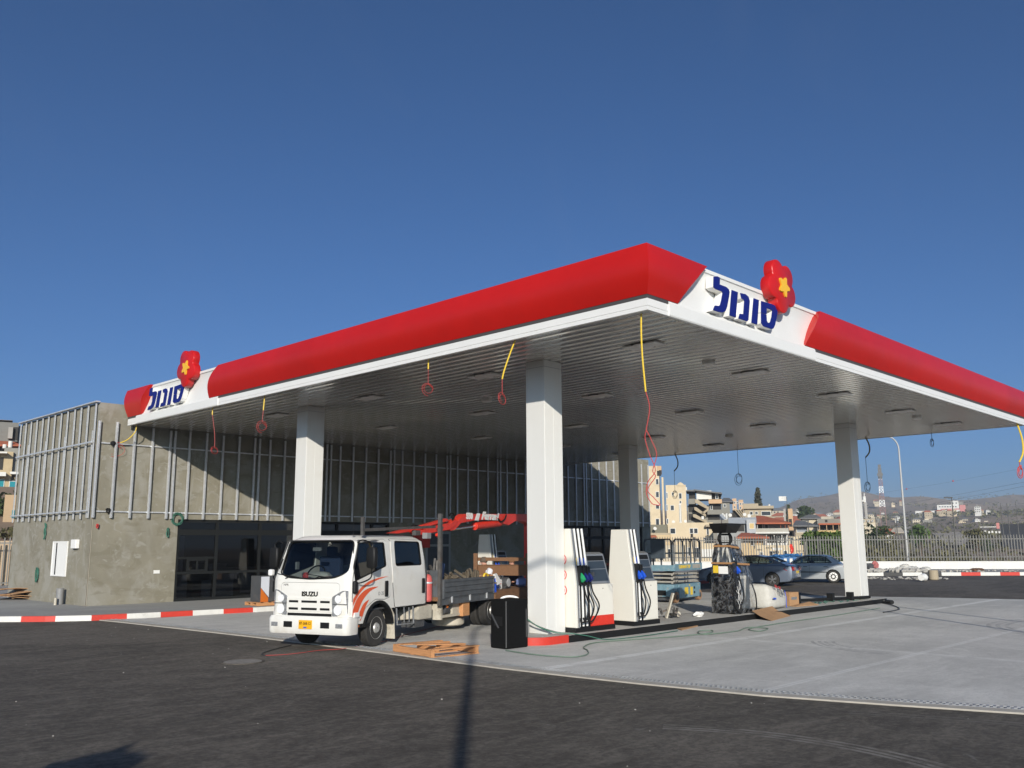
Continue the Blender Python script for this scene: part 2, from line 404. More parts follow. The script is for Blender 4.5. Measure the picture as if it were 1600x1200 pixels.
# ------------------------------------------------------------------ mesh builder
class MB:
    def __init__(s): s.v = []; s.f = []; s.mi = []; s.cur = 0
    def quad(s, *p):
        i = len(s.v); s.v += [Vector(q) for q in p]; s.f.append(tuple(range(i, i + len(p)))); s.mi.append(s.cur); return s
    def box(s, x0, x1, y0, y1, z0, z1):
        i = len(s.v)
        s.v += [Vector(p) for p in ((x0, y0, z0), (x1, y0, z0), (x1, y1, z0), (x0, y1, z0), (x0, y0, z1), (x1, y0, z1), (x1, y1, z1), (x0, y1, z1))]
        for q in ((0, 3, 2, 1), (4, 5, 6, 7), (0, 1, 5, 4), (1, 2, 6, 5), (2, 3, 7, 6), (3, 0, 4, 7)):
            s.f.append(tuple(i + k for k in q)); s.mi.append(s.cur)
        return s
    def beam(s, p, q, w, h, up=(0, 0, 1)):
        p = Vector(p); q = Vector(q); d = (q - p).normalized(); up = Vector(up)
        if abs(d.dot(up)) > 0.98: up = Vector((1, 0, 0))
        a = d.cross(up).normalized(); b = a.cross(d).normalized()
        i = len(s.v)
        for o in (p, q):
            for (u, w2) in ((-1, -1), (1, -1), (1, 1), (-1, 1)): s.v.append(o + a * u * w / 2 + b * w2 * h / 2)
        for t in ((0, 3, 2, 1), (4, 5, 6, 7), (0, 1, 5, 4), (1, 2, 6, 5), (2, 3, 7, 6), (3, 0, 4, 7)):
            s.f.append(tuple(i + k for k in t)); s.mi.append(s.cur)
        return s
    def cyl(s, p, q, r0, r1=None, n=16, caps=True):
        r1 = r0 if r1 is None else r1
        p = Vector(p); q = Vector(q); d = (q - p).normalized()
        up = Vector((0, 0, 1)) if abs(d.z) < 0.9 else Vector((1, 0, 0))
        a = d.cross(up).normalized(); b = a.cross(d)
        i = len(s.v)
        for o, r in ((p, r0), (q, r1)):
            for k in range(n):
                t = 2 * PI * k / n
                s.v.append(o + a * math.cos(t) * r + b * math.sin(t) * r)
        for k in range(n):
            l = (k + 1) % n
            s.f.append((i + k, i + l, i + n + l, i + n + k)); s.mi.append(s.cur)
        if caps:
            s.f.append(tuple(i + k for k in reversed(range(n)))); s.mi.append(s.cur)
            s.f.append(tuple(i + n + k for k in range(n))); s.mi.append(s.cur)
        return s
    def tube(s, pts, r, n=8, close=False):
        pts = [Vector(p) for p in pts]
        i = len(s.v); m = len(pts); prev = None
        for k, p in enumerate(pts):
            a = pts[k - 1] if k > 0 else (pts[-1] if close else p)
            b = pts[k + 1] if k < m - 1 else (pts[0] if close else p)
            d = (b - a).normalized()
            if prev is None:
                up = Vector((0, 0, 1)) if abs(d.z) < 0.9 else Vector((1, 0, 0))
                e = d.cross(up).normalized()
            else:
                e = (prev - d * prev.dot(d)).normalized()
            prev = e; g = d.cross(e)
            rr = r[k] if isinstance(r, (list, tuple)) else r
            for j in range(n):
                t = 2 * PI * j / n
                s.v.append(p + e * math.cos(t) * rr + g * math.sin(t) * rr)
        for k in range(m if close else m - 1):
            k2 = (k + 1) % m
            for j in range(n):
                l = (j + 1) % n
                s.f.append((i + k * n + j, i + k * n + l, i + k2 * n + l, i + k2 * n + j)); s.mi.append(s.cur)
        if not close:
            s.f.append(tuple(i + j for j in reversed(range(n)))); s.mi.append(s.cur)
            s.f.append(tuple(i + (m - 1) * n + j for j in range(n))); s.mi.append(s.cur)
        return s
    def prism(s, poly, fn, d0, d1):
        """poly 2-D points; fn(a,b,depth) -> 3-D"""
        i = len(s.v); n = len(poly)
        for d in (d0, d1):
            for a, b in poly: s.v.append(Vector(fn(a, b, d)))
        s.f.append(tuple(i + k for k in range(n))); s.mi.append(s.cur)
        s.f.append(tuple(i + n + k for k in reversed(range(n)))); s.mi.append(s.cur)
        for k in range(n):
            l = (k + 1) % n
            s.f.append((i + k, i + n + k, i + n + l, i + l)); s.mi.append(s.cur)
        return s
    def loft(s, rings, cap=True):
        i = len(s.v); n = len(rings[0])
        for r in rings: s.v += [Vector(p) for p in r]
        for k in range(len(rings) - 1):
            for j in range(n):
                l = (j + 1) % n
                s.f.append((i + k * n + j, i + k * n + l, i + (k + 1) * n + l, i + (k + 1) * n + j)); s.mi.append(s.cur)
        if cap:
            s.f.append(tuple(i + j for j in reversed(range(n)))); s.mi.append(s.cur)
            s.f.append(tuple(i + (len(rings) - 1) * n + j for j in range(n))); s.mi.append(s.cur)
        return s
    def lathe(s, c, prof, axis='z', n=20, cap=True):
        """prof list of (r, h)"""
        rings = []
        for r, h in prof:
            ring = []
            for k in range(n):
                t = 2 * PI * k / n
                x, y = r * math.cos(t), r * math.sin(t)
                if axis == 'z': p = (c[0] + x, c[1] + y, c[2] + h)
                elif axis == 'y': p = (c[0] + x, c[1] + h, c[2] + y)
                else: p = (c[0] + h, c[1] + x, c[2] + y)
                ring.append(p)
            rings.append(ring)
        return s.loft(rings, cap)
    def blob(s, c, rx, ry, rz, nu=10, nv=7, jit=0.0):
        rings = []
        for a in range(1, nv):
            ph = PI * a / nv
            ring = []
            for k in range(nu):
                t = 2 * PI * k / nu
                j = 1 + random.uniform(-jit, jit)
                ring.append((c[0] + rx * j * math.sin(ph) * math.cos(t), c[1] + ry * j * math.sin(ph) * math.sin(t), c[2] - rz * math.cos(ph) * (1 + random.uniform(-jit, jit) * .5)))
            rings.append(ring)
        return s.loft(rings)
    def xform(s, mtx, start=0):
        for k in range(start, len(s.v)): s.v[k] = mtx @ s.v[k]
        return s
    def build(s, name, mats, parent=None, smooth=False, bevel=0.0, seg=2, recalc=True):
        me = bpy.data.meshes.new(name)
        me.from_pydata([tuple(v) for v in s.v], [], s.f)
        if not isinstance(mats, (list, tuple)): mats = [mats]
        for m in mats: me.materials.append(m)
        if len(mats) > 1: me.polygons.foreach_set('material_index', s.mi)
        if recalc:
            bm = bmesh.new(); bm.from_mesh(me)
            bmesh.ops.recalc_face_normals(bm, faces=bm.faces)
            bm.to_mesh(me); bm.free()
        if smooth: me.polygons.foreach_set('use_smooth', [True] * len(me.polygons))
        me.update()
        o = bpy.data.objects.new(name, me)
        COL.objects.link(o)
        if parent is not None: o.parent = parent
        if bevel > 0:
            bv = o.modifiers.new('bevel', 'BEVEL'); bv.width = bevel; bv.segments = seg; bv.limit_method = 'ANGLE'; bv.angle_limit = rad(35)
        if smooth: smooth_angle(o)
        return o

def smooth_angle(o, ang=38):
    me = o.data
    bm = bmesh.new(); bm.from_mesh(me)
    for e in bm.edges:
        if len(e.link_faces) == 2 and e.calc_face_angle(0) > rad(ang): e.smooth = False
    bm.to_mesh(me); bm.free()

def tag(o, label=None, cat=None, group=None, kind=None):
    if label: o['label'] = label
    if cat: o['category'] = cat
    if group: o['group'] = group
    if kind: o['kind'] = kind
    return o
def thing(name, label, cat, loc=(0, 0, 0), rotz=0.0, group=None):
    o = bpy.data.objects.new(name, None); COL.objects.link(o)
    o.location = loc; o.rotation_euler = (0, 0, rotz); o.empty_display_size = 0.3
    return tag(o, label, cat, group)
def struct(o): o['kind'] = 'structure'; return o
def copy_tree(o, parent=None):
    c = o.copy(); COL.objects.link(c); c.parent = parent
    for ch in list(o.children): copy_tree(ch, c)
    return c
def dup(o, loc, rotz=None, label=None, group=None):
    c = copy_tree(o); c.location = loc
    if rotz is not None: c.rotation_euler = (0, 0, rotz)
    if label: c['label'] = label
    if group: c['group'] = group
    return c
def boolean(a, b, op='DIFFERENCE'):
    m = a.modifiers.new('b', 'BOOLEAN'); m.operation = op; m.object = b; m.solver = 'EXACT'
    bpy.context.view_layer.update()
    dg = bpy.context.evaluated_depsgraph_get()
    me = bpy.data.meshes.new_from_object(a.evaluated_get(dg))
    a.modifiers.clear()
    a.data = me
    bpy.data.objects.remove(b, do_unlink=True)
    return a
def text_obj(s, size, name, m, parent, mtx, ext=0.003, bold=0.0, shear=0.0, sx=1.0):
    cu = bpy.data.curves.new(name, 'FONT'); cu.body = s; cu.size = size; cu.extrude = ext; cu.offset = bold; cu.align_x = 'CENTER'; cu.align_y = 'CENTER'; cu.shear = shear
    cu.resolution_u = 3
    t = bpy.data.objects.new('tmp', cu); COL.objects.link(t)
    bpy.context.view_layer.update()
    me = bpy.data.meshes.new_from_object(t.evaluated_get(bpy.context.evaluated_depsgraph_get()))
    bpy.data.objects.remove(t, do_unlink=True)
    me.transform(mtx @ Matrix.Diagonal((sx, 1, 1, 1)))
    me.materials.clear(); me.materials.append(m)
    o = bpy.data.objects.new(name, me); COL.objects.link(o)
    if parent is not None: o.parent = parent
    return o
def basis(o, x, y):
    x = Vector(x).normalized(); y = Vector(y).normalized(); z = x.cross(y)
    return Matrix(((x.x, y.x, z.x, o[0]), (x.y, y.y, z.y, o[1]), (x.z, y.z, z.z, o[2]), (0, 0, 0, 1)))
def rrect(w0, w1, d0, d1, r, z, n=4):
    """rounded rectangle ring: x from w0..w1, y from d0..d1"""
    pts = []
    for cx, cy, a in ((w1 - r, d1 - r, 0), (w0 + r, d1 - r, 90), (w0 + r, d0 + r, 180), (w1 - r, d0 + r, 270)):
        for k in range(n + 1):
            t = rad(a + 90 * k / n)
            pts.append((cx + r * math.cos(t), cy + r * math.sin(t), z))
    return pts
# =================================================================== SETTING
def smooth(a, b, x):
    t = max(0, min(1, (x - a) / (b - a))); return t * t * (3 - 2 * t)
def hnoise(x, y):
    return (math.sin(x * .013 + 1.3) * math.cos(y * .017) + .6 * math.sin(x * .031 + y * .023) + .35 * math.sin(x * .07 - y * .05 + 2))
def terrain_z(x, y):
    # picture-free description: flat station plot, a shallow valley to the east, a village slope to the north-east, bare ridge beyond
    d = math.hypot(x, y)
    az = math.degrees(math.atan2(y, x))          # 0 = +X
    if d < 1e-3: return -0.35
    z = -0.35
    flat = 71
    # valley on the right of the view (az 14..27), village slope (az 27..38), mound on the left (az > 62)
    wv = smooth(30, 25.5, az)
    val = -2.2 * smooth(flat, 120, d) + 5.2 * smooth(150, 330, d) + 15 * smooth(330, 800, d) + 46 * smooth(700, 1600, d)
    vil = 2.5 * smooth(flat, 150, d) + 8 * smooth(150, 330, d) + 14 * smooth(330, 900, d) + 22 * smooth(800, 1500, d)
    lef = 9 * smooth(58, 110, d) + 20 * smooth(110, 500, d)
    wl = smooth(52, 62, az)
    base = val * wv + vil * (1 - wv)
    base = base * (1 - wl) + lef * wl
    # ridge crest
    hill = (10 * math.exp(-((az - 24.0) / 2.4) ** 2)) * smooth(900, 1600, d)
    z += base + hill + hnoise(x, y) * (0.012 * max(0, d - 90)) ** 0.9 * .55
    if d > 1700: z -= (d - 1700) * .05
    return z
g = MB()
azs = [2 + .6 * k for k in range(0, 125)]
dists = [0.1, 20, 45, 60, 66, 71, 76, 82, 90, 100, 112, 125, 140, 155, 170, 190, 210, 235, 260, 290, 320, 360, 400, 450, 500, 560, 620, 690, 760, 840, 920, 1000, 1100, 1200, 1300, 1400, 1500, 1600, 1700, 1900, 2200, 2600]
rows = []
nA = len(azs)
for d in dists:
    for a in azs:
        x = d * math.cos(rad(a)); y = d * math.sin(rad(a))
        g.v.append(Vector((x, y, terrain_z(x, y))))
for i in range(len(dists) - 1):
    for j in range(nA - 1):
        g.f.append((i * nA + j, (i + 1) * nA + j, (i + 1) * nA + j + 1, i * nA + j + 1)); g.mi.append(0)
struct(g.build('terrain', M['soil'], smooth=False, recalc=False))
# wide flat ground in every other direction
g = MB(); N = 72
for k in range(N):
    a0, a1 = 2 * PI * k / N, 2 * PI * (k + 1) / N
    mid = math.degrees((a0 + a1) / 2)
    if 2 < mid < 76: continue
    g.quad((0, 0, -.36), (3000 * math.cos(a0), 3000 * math.sin(a0), -6), (3000 * math.cos(a1), 3000 * math.sin(a1), -6))
struct(g.build('ground', M['soil'], recalc=False))
# asphalt yard (solid plot the station stands on)
kerbline = [(46, 25.62), (15.0, 25.65), (13.0, 25.92), (11.6, 26.12), (10.3, 26.4), (9.3, 27.05), (8.44, 27.94), (7.2, 29.6), (6.2, 32), (5.2, 36), (4.2, 46)]
wdir = Vector((5.73, -8.62, 0)).normalized()
w0 = Vector((63.3, 27.05, 0))
wn = Vector((wdir.y, -wdir.x, 0)) * -1     # away from camera
if wn.dot(Vector((1, .7, 0))) < 0: wn = -wn
def wallp(t, off=0, z=0): return w0 + wdir * t + wn * off + Vector((0, 0, z))
pA, pB = wallp(-40, 1.0), wallp(70, 1.0)
g = MB()
poly = [(-60, -60), (pB.x, -60), (pB.x, pB.y), (pA.x, pA.y), (30, 70), (-20, 70), (-60, 40)]
g.prism(poly, lambda a, b, d: (a, b, d), -0.6, 0.0)
struct(g.build('asphalt_yard', M['asphalt']))
# concrete forecourt sheet
drain = [(10.69, 26.3), (10.8, 25.17), (11.0, 21.5), (11.13, 19.0), (11.2, 16.5), (11.22, 14.4), (11.2, 12.5), (11.2, 10.9), (11.28, 9.5), (11.38, 8.3), (11.64, 6.43), (12.1, 4.88), (12.56, 3.51), (13.2, 1.8), (14.2, -.6), (15.5, -3.5)]
def offs(line, d):
    out = []
    for k, (x, y) in enumerate(line):
        a = line[max(0, k - 1)]; b = line[min(len(line) - 1, k + 1)]
        dx, dy = b[0] - a[0], b[1] - a[1]; L = math.hypot(dx, dy)
        out.append((x - dy / L * d, y + dx / L * d))
    return out
inner = offs(drain, 0.22)
if inner[5][0] < drain[5][0]: inner = offs(drain, -0.22); sgn = -1
else: sgn = 1
outer = offs(drain, -0.22 * sgn)
conc = inner + [(38.5, -3.5), (36.9, 8.0), (36.0, 9.7), (35.2, 12.5), (34.4, 14.6), (33.4, 17.5), (32.9, 25.6), (12, 25.8)]
g = MB(); g.prism(conc, lambda a, b, d: (a, b, d), 0.001, 0.010)
struct(g.build('concrete_forecourt', M['concrete']))
g = MB()
for k in range(len(drain) - 1):
    a = offs(drain, 0.0)
    g.loft([[(outer[k][0], outer[k][1], .001), (drain[k][0], drain[k][1], .001), (drain[k][0], drain[k][1], .022), (outer[k][0], outer[k][1], .022)],
            [(outer[k + 1][0], outer[k + 1][1], .001), (drain[k + 1][0], drain[k + 1][1], .001), (drain[k + 1][0], drain[k + 1][1], .022), (outer[k + 1][0], outer[k + 1][1], .022)]])
M['dedge'] = mat('pale_concrete_edging', (0.40, 0.37, 0.32), 0.85, var=0.15, scale=4)
struct(g.build('concrete_edging', M['dedge']))
# drain channel: dark slot with a perforated galvanised grating
dr = thing('drainage_channel', 'long galvanised drain grating between the asphalt and the concrete forecourt', 'drain')
g = MB()
mid0 = offs(drain, 0.006 * sgn); mid1 = offs(drain, 0.214 * sgn)
for k in range(len(drain) - 1):
    g.loft([[(mid0[k][0], mid0[k][1], .002), (mid1[k][0], mid1[k][1], .002), (mid1[k][0], mid1[k][1], .008), (mid0[k][0], mid0[k][1], .008)],
            [(mid0[k + 1][0], mid0[k + 1][1], .002), (mid1[k + 1][0], mid1[k + 1][1], .002), (mid1[k + 1][0], mid1[k + 1][1], .008), (mid0[k + 1][0], mid0[k + 1][1], .008)]])
g.build('channel_bed', M['darkgrey'], dr)
g = MB()
for k in range(len(drain) - 1):
    A = Vector((*drain[k], 0)); B = Vector((*drain[k + 1], 0)); L = (B - A).length; d = (B - A) / L
    nrm = Vector((-d.y, d.x, 0)) * sgn
    for o in (.012, .11, .205): g.beam(A + nrm * o + Vector((0, 0, .017)), B + nrm * o + Vector((0, 0, .017)), .012, .018)
    nn = max(1, int(L / (.075 if k > 4 else .16)))
    for q in range(nn):
        c = A + d * (L * (q + .5) / nn)
        for o, sh in ((.06, 0), (.158, .5)):
            cc = c + nrm * o + d * (L / nn * sh)
            g.beam(cc - nrm * .040 + Vector((0, 0, .016)), cc + nrm * .040 + Vector((0, 0, .022)), .022, .012)
g.build('grating', mat('dull_galvanised_grating', (.42, .43, .44), .35, metal=.5, var=.3, scale=3), dr)
# pavement behind the kerb and the kerb itself
g = MB()
pin = offs(kerbline, -0.12)
if (Vector(pin[2]) - Vector((12, 31))).length > (Vector(kerbline[2]) - Vector((12, 31))).length: pin = offs(kerbline, 0.12); ks = 1
else: ks = -1
g.prism(pin + [(4.2, 60), (46, 60)], lambda a, b, d: (a, b, d), 0.002, 0.13)
struct(g.build('pavement', M['pave']))
g = MB()
acc = 0.0; seg = 0.93; line = [Vector(p) for p in reversed(kerbline)]
# start so that a red block begins at X 10.33
tot = 0
for k in range(len(line) - 1):
    if line[k].x <= 10.33 <= line[k + 1].x + 1e-6 or (line[k].x - 10.33) * (line[k + 1].x - 10.33) <= 0: 
        tot += (Vector((10.3, 26.4)) - line[k]).length; break
    tot += (line[k + 1] - line[k]).length
phase = tot
samples = []
L0 = 0
for k in range(len(line) - 1):
    a, b = line[k], line[k + 1]; L = (b - a).length
    q = 0.0
    cuts = [0.0]
    nxt = math.ceil((L0 - phase) / seg + 1e-6) * seg + phase - L0
    while nxt < L: cuts.append(nxt); nxt += seg
    cuts.append(L)
    for c0, c1 in zip(cuts[:-1], cuts[1:]):
        if c1 - c0 < 1e-4: continue
        idx = math.floor((L0 + (c0 + c1) / 2 - phase) / seg)
        g.cur = 0 if idx % 2 == 0 else 1
        A = a + (b - a) * (c0 / L); B = a + (b - a) * (c1 / L)
        d = (b - a) / L; nr = Vector((-d.y, d.x))
        if nr.dot(Vector((12, 31)) - A) < 0: nr = -nr
        def ring(P, h=.148): return [(P.x, P.y, 0), (P.x + nr.x * .015, P.y + nr.y * .015, h), (P.x + nr.x * .14, P.y + nr.y * .14, h), (P.x + nr.x * .14, P.y + nr.y * .14, 0)]
        g.loft([ring(A), ring(B)])
    L0 += L
struct(g.build('kerb', [M['kerbred'], M['kerbwhite']]))
# far kerb, verge, wall and palisade fence
g = MB()
k0 = Vector((55.0, 23.5, 0)); kd = Vector((7.49, -6.82, 0)).normalized()
kd = (kd * .5 + wdir * .5).normalized()
kn = Vector((-kd.y, kd.x, 0)); kn = kn if kn.dot(wn) > 0 else -kn
seg = 1.15
for q in range(-22, 28):
    a = k0 + kd * seg * q; b = k0 + kd * seg * (q + 1)
    if q < 4: g.cur = 1 if q % 2 == 0 else 2
    else: g.cur = 1 if q % 2 == 0 else 0
    g.loft([[tuple(p + Vector((0, 0, 0))), tuple(p + Vector((0, 0, .2))), tuple(p + kn * .18 + Vector((0, 0, .2))), tuple(p + kn * .18)] for p in (a, b)])
struct(g.build('far_kerb', [M['kerbred'], M['kerbwhite'], M['kerbblack']]))
g = MB()
a, b = k0 + kd * seg * -22 + kn * .18, k0 + kd * seg * 28 + kn * .18
g.prism([(a.x, a.y), (b.x, b.y), (wallp(40).x, wallp(40).y), (wallp(-40).x, wallp(-40).y)], lambda x, y, d: (x, y, d), 0.002, .17)
struct(g.build('verge', M['pave']))
fw = thing('low_boundary_wall', 'long low white painted wall carrying the palisade fence at the far edge of the yard', 'wall', wallp(0), 0)
g = MB(); O = wallp(0)
def wl(t0, t1, o0, o1, z0, z1):
    g.loft([[tuple(wallp(t, o, z) - O) for o, z in ((o0, z0), (o1, z0), (o1, z1), (o0, z1))] for t in (t0, t1)])
wl(-28, 30, 0, .25, 0, .64); g.build('wall', M['whitewall'], fw)
g = MB(); wl(-28, 30, -.02, .27, .642, .70); g.build('coping', M['whitewall'], fw)
pf = thing('palisade_fence', 'grey steel palisade fence of pointed palings on the low white wall', 'fence', wallp(0, 0.12, .7), 0)
M['paling'] = mat('grey_galvanised_paling', (0.10, 0.098, 0.092), 0.5, metal=0.2, var=0.15, scale=2)
def fence_parts(root, P, t0, t1, h, step=.17):
    g = MB(); t = t0
    while t < t1:
        a = P(t - .028); b = P(t + .028); m_ = P(t)
        th = Vector((P(1) - P(0)).normalized()); th = Vector((-th.y, th.x, 0)) * .012
        hh = h + random.uniform(-.015, .015)
        pts = [a, b, b + Vector((0, 0, hh - .10)), m_ + Vector((0, 0, hh)), a + Vector((0, 0, hh - .10))]
        pts = [p + Vector((0, 0, .05)) if k < 2 else p for k, p in enumerate(pts)]
        g.loft([[tuple(p - th) for p in pts], [tuple(p + th) for p in pts]])
        t += step
    g.build('palings', M['paling'], root)
    for z in (.28, h - .32):
        g = MB(); off = Vector((P(1) - P(0)).normalized()); off = Vector((-off.y, off.x, 0)) * .04
        g.beam(P(t0) + off + Vector((0, 0, z)), P(t1) + off + Vector((0, 0, z)), .04, .06); g.build('rail', M['paling'], root)
    t = t0
    while t <= t1 + .1:
        g = MB(); p = P(t) + off * 1.6
        g.box(p.x - .04, p.x + .04, p.y - .04, p.y + .04, p.z, p.z + h - .05); g.build('post', M['paling'], root); t += 2.9
fence_parts(pf, lambda t: wdir * t, -26.1, 26, 1.82, .185)

# left fence behind the station corner and the beige wall behind it
lf0 = ground(-120, 922); lf1 = ground(60, 919)
ld = (lf1 - lf0).normalized()
lf = thing('yard_fence', 'grey palisade fence left of the unfinished station building', 'fence', lf0)
fence_parts(lf, lambda t: ld * t, 0, (lf1 - lf0).length, 2.55, .24)
g = MB(); n_ = Vector((-ld.y, ld.x, 0)); n_ = n_ if n_.y > 0 else -n_
bw = lambda t, o, z: tuple(lf0 + ld * t + n_ * o + Vector((0, 0, z)))
g.loft([[bw(t, o, z) for o, z in ((1.2, 0), (1.5, 0), (1.5, 2.35), (1.2, 2.35))] for t in (-2, 12)])
M['beige'] = mat('beige_rendered_wall', (0.40, 0.30, 0.20), 0.85, var=0.1)
tag(g.build('beige_wall', M['beige']), 'beige rendered wall behind the grey fence at the left edge', 'wall')

# =================================================================== CANOPY
CX0, CX1, CY0, CY1 = 12.65, 35.55, 8.93, 30.57
can = thing('filling_station_canopy', 'large white filling station canopy with red rounded fascia on four square columns', 'canopy', (0, 0, 0))
def posL(s, o, z): return (CX0 - o, s, z)
def posR(s, o, z): return (s, CY0 - o, z)
def posF(s, o, z): return (CX1 + o, s, z)
def sweep(name, m, pos, prof, endA, endB, parent, smooth=True, bevel=0):
    g = MB()
    ring = lambda e: [pos(e(o, z), o, z) for o, z in prof]
    g.loft([ring(endA), ring(endB)])
    return g.build(name, m, parent, smooth=smooth)
nz = 12
redp = []
for k in range(nz + 1):
    t = k / nz
    z = 6.385 + .905 * t
    o = .02 + .20 * math.sin(PI * min(1, t * 1.0) * .62 + .12) ** 1.0
    o = .012 + .165 * math.sin(min(PI * .5, t * 2.6)) if t < .6 else .177 - .09 * ((t - .6) / .4) ** 1.7
    redp.append((o, z))
redp = redp + [(-.11, 7.295), (-.11, 6.385)]
lipp = [(-.06, 6.10), (0, 6.10), (0, 6.165), (-.012, 6.168), (-.012, 6.178), (0, 6.182), (0, 6.315), (-.06, 6.315)]
darkp = [(-.2, 6.318), (.004, 6.318), (.004, 6.384), (-.2, 6.384)]
panp = [(-.2, 6.327), (-.012, 6.327), (-.05, 6.5), (-.075, 6.75), (-.075, 6.95), (-.055, 7.15), (-.03, 7.21), (-.2, 7.21)]
trimp = [(-.2, 7.212), (-.01, 7.212), (-.005, 7.22), (-.005, 7.285), (-.2, 7.285)]
zb, zt = 6.385, 7.295
def cut(s0, slant, bow): return lambda o, z: s0 + slant * (z - zb) / (zt - zb) + bow * 4 * ((z - zb) / (zt - zb)) * (1 - (z - zb) / (zt - zb))
mitL = lambda o, z: CY0 - o
mitR0 = lambda o, z: CX0 - o
mitR1 = lambda o, z: CX1 + o
endL = lambda o, z: CY1
M['darkgap'] = mat('dark_gap_shade', (0.06, 0.055, 0.055), 0.6)  # dark strip colour painted for the shade between lip and red panel
for nm, prof, mm, sm in (('fascia_lip', lipp, 'white', False), ('fascia_backing', panp, 'white', True), ('fascia_trim', trimp, 'white', False)):
    sweep(nm, M[mm], posL, prof, mitL, endL, can, sm)
    sweep(nm, M[mm], posR, prof, mitR0, mitR1, can, sm)
    sweep(nm, M[mm], posF, prof, mitL, endL, can, sm)
def red(pos, a, b):
    o = sweep('red_fascia_panel', M['redpanel'], pos, redp, a, b, can)
    sweep('gap_shade_strip', M['darkgap'], pos, darkp, a, b, can, False)
red(posL, mitL, cut(24.85, -.60, .10))
red(posL, cut(29.48, -.72, .10), endL)
red(posR, mitR0, cut(13.60, .95, -.14))
red(posR, cut(18.62, .72, -.14), mitR1)
red(posF, mitL, endL)
for pos, a, b in ((posL, 24.3, 29.9), (posR, 13.3, 19.1)):       # bottom flange of the sign gap
    g = MB(); g.loft([[pos(s, o, z) for o, z in ((-.05, 6.096), (.006, 6.096), (.022, 6.12), (.022, 6.335), (-.008, 6.40), (-.05, 6.40))] for s in (a, b)])
    g.build('sign_sill', M['white'], can)
# ceiling slats running along Y
g = MB(); x = CX0 + .055; i = 0
pit = .30
xs = []
while x < CX1 - .2:
    for dx, z in ((0, 6.155), (.015, 6.128), (.08, 6.1195), (.15, 6.117), (.22, 6.1195), (.285, 6.128)): xs.append((x + dx, z))
    x += pit
ys = [CY0 + .055, 14, 20, 25.2, CY1]
g.v = [Vector((a, y, z)) for y in ys for a, z in xs]
n = len(xs)
for r in range(len(ys) - 1):
    for k in range(n - 1):
        g.f.append((r * n + k, r * n + k + 1, (r + 1) * n + k + 1, (r + 1) * n + k)); g.mi.append(0)
g.build('ceiling', M['ceil'], can, recalc=False)
g = MB(); g.box(CX0 + .2, CX1 - .2, CY0 + .2, CY1 - .02, 6.20, 6.9); g.build('roof_deck', M['grey'], can)
for x in (14.97, 19.35, 23.95, 28.6, 32.9):
    for y in (10.7, 15.45, 20.1, 24.9):
        g = MB(); g.lathe((x, y, 6.055), [(.12, 0), (.22, .012), (.24, .03), (.16, .064)], n=14)
        l = g.build('ceiling_light', M['light'], can, smooth=True)
        for s in (-1, 1):
            w = MB(); w.box(x - .20, x + .20, min(y + s * .18, y + s * .42), max(y + s * .18, y + s * .42), 6.07, 6.112)
            w.build('light_wing', M['light'], l, bevel=.015)
for x, y in ((17.6, 18.07), (17.5, 10.72), (30.4, 17.87), (30.3, 10.8)):
    g = MB(); g.lathe((x, y, 6.03), [(.12, 0), (.15, .02), (.15, .09)], n=14); g.build('speaker', M['light'], can, smooth=True)
for cx, cy in ((14.62, 13.18), (14.62, 22.60), (30.32, 13.10), (30.32, 22.60)):
    c = MB(); c.box(cx, cx + .60, cy, cy + .56, .15, 6.118)
    co = c.build('column', M['colwhite'], can, bevel=.012)
    for z in (5.96,):
        c = MB(); c.box(cx - .004, cx + .604, cy - .004, cy + .564, z, z + .008); c.build('seam', M['greyframe'], co)
    c = MB(); c.box(cx + .296, cx + .304, cy - .003, cy, .15, 5.96); c.build('seam', M['white'], co)

# ---- brand sign: letters read from the street, face plane coordinates (s, z)
LET = {
 'lam': [(14.71, 7.12), (14.84, 7.15), (14.93, 7.14), (14.91, 7.0), (15.15, 7.0), (15.24, 6.97), (15.27, 6.92), (15.24, 6.82), (15.15, 6.60), (15.08, 6.50), (14.96, 6.45), (14.82, 6.435), (14.63, 6.435), (14.70, 6.54), (14.83, 6.555), (14.89, 6.58), (14.94, 6.67), (15.01, 6.85), (14.98, 6.875), (14.76, 6.875), (14.68, 6.90)],
 'vav1': [(15.36, 6.98), (15.59, 6.98), (15.46, 6.44), (15.23, 6.44)],
 'nun': [(15.69, 6.985), (15.89, 7.0), (16.0, 6.97), (16.05, 6.89), (15.99, 6.64), (15.95, 6.47), (15.90, 6.44), (15.57, 6.44), (15.63, 6.545), (15.77, 6.56), (15.81, 6.73), (15.835, 6.84), (15.81, 6.87), (15.73, 6.875)],
 'vav2': [(16.22, 6.98), (16.43, 6.98), (16.30, 6.44), (16.08, 6.44)],
 'samekh': [(16.53, 6.98), (16.97, 7.0), (17.13, 6.99), (17.21, 6.94), (17.20, 6.84), (17.06, 6.56), (16.99, 6.48), (16.91, 6.45), (16.56, 6.45), (16.48, 6.50), (16.50, 6.72),
            (16.715, 6.72), (16.715, 6.59), (16.75, 6.56), (16.82, 6.56), (16.87, 6.60), (16.94, 6.72), (16.985, 6.865), (16.74, 6.87), (16.716, 6.73), (16.5005, 6.73)]}
def flower_pts(c, Rr, n=80, base=-90, lobes=5):
    pts = []
    for k in range(n):
        t = 2 * PI * k / n
        a = (t - rad(base)) * lobes / 2
        r = Rr * (.70 + .31 * abs(math.cos(a)) ** .75)
        pts.append((c[0] + r * math.cos(t), c[1] + r * math.sin(t)))
    return pts
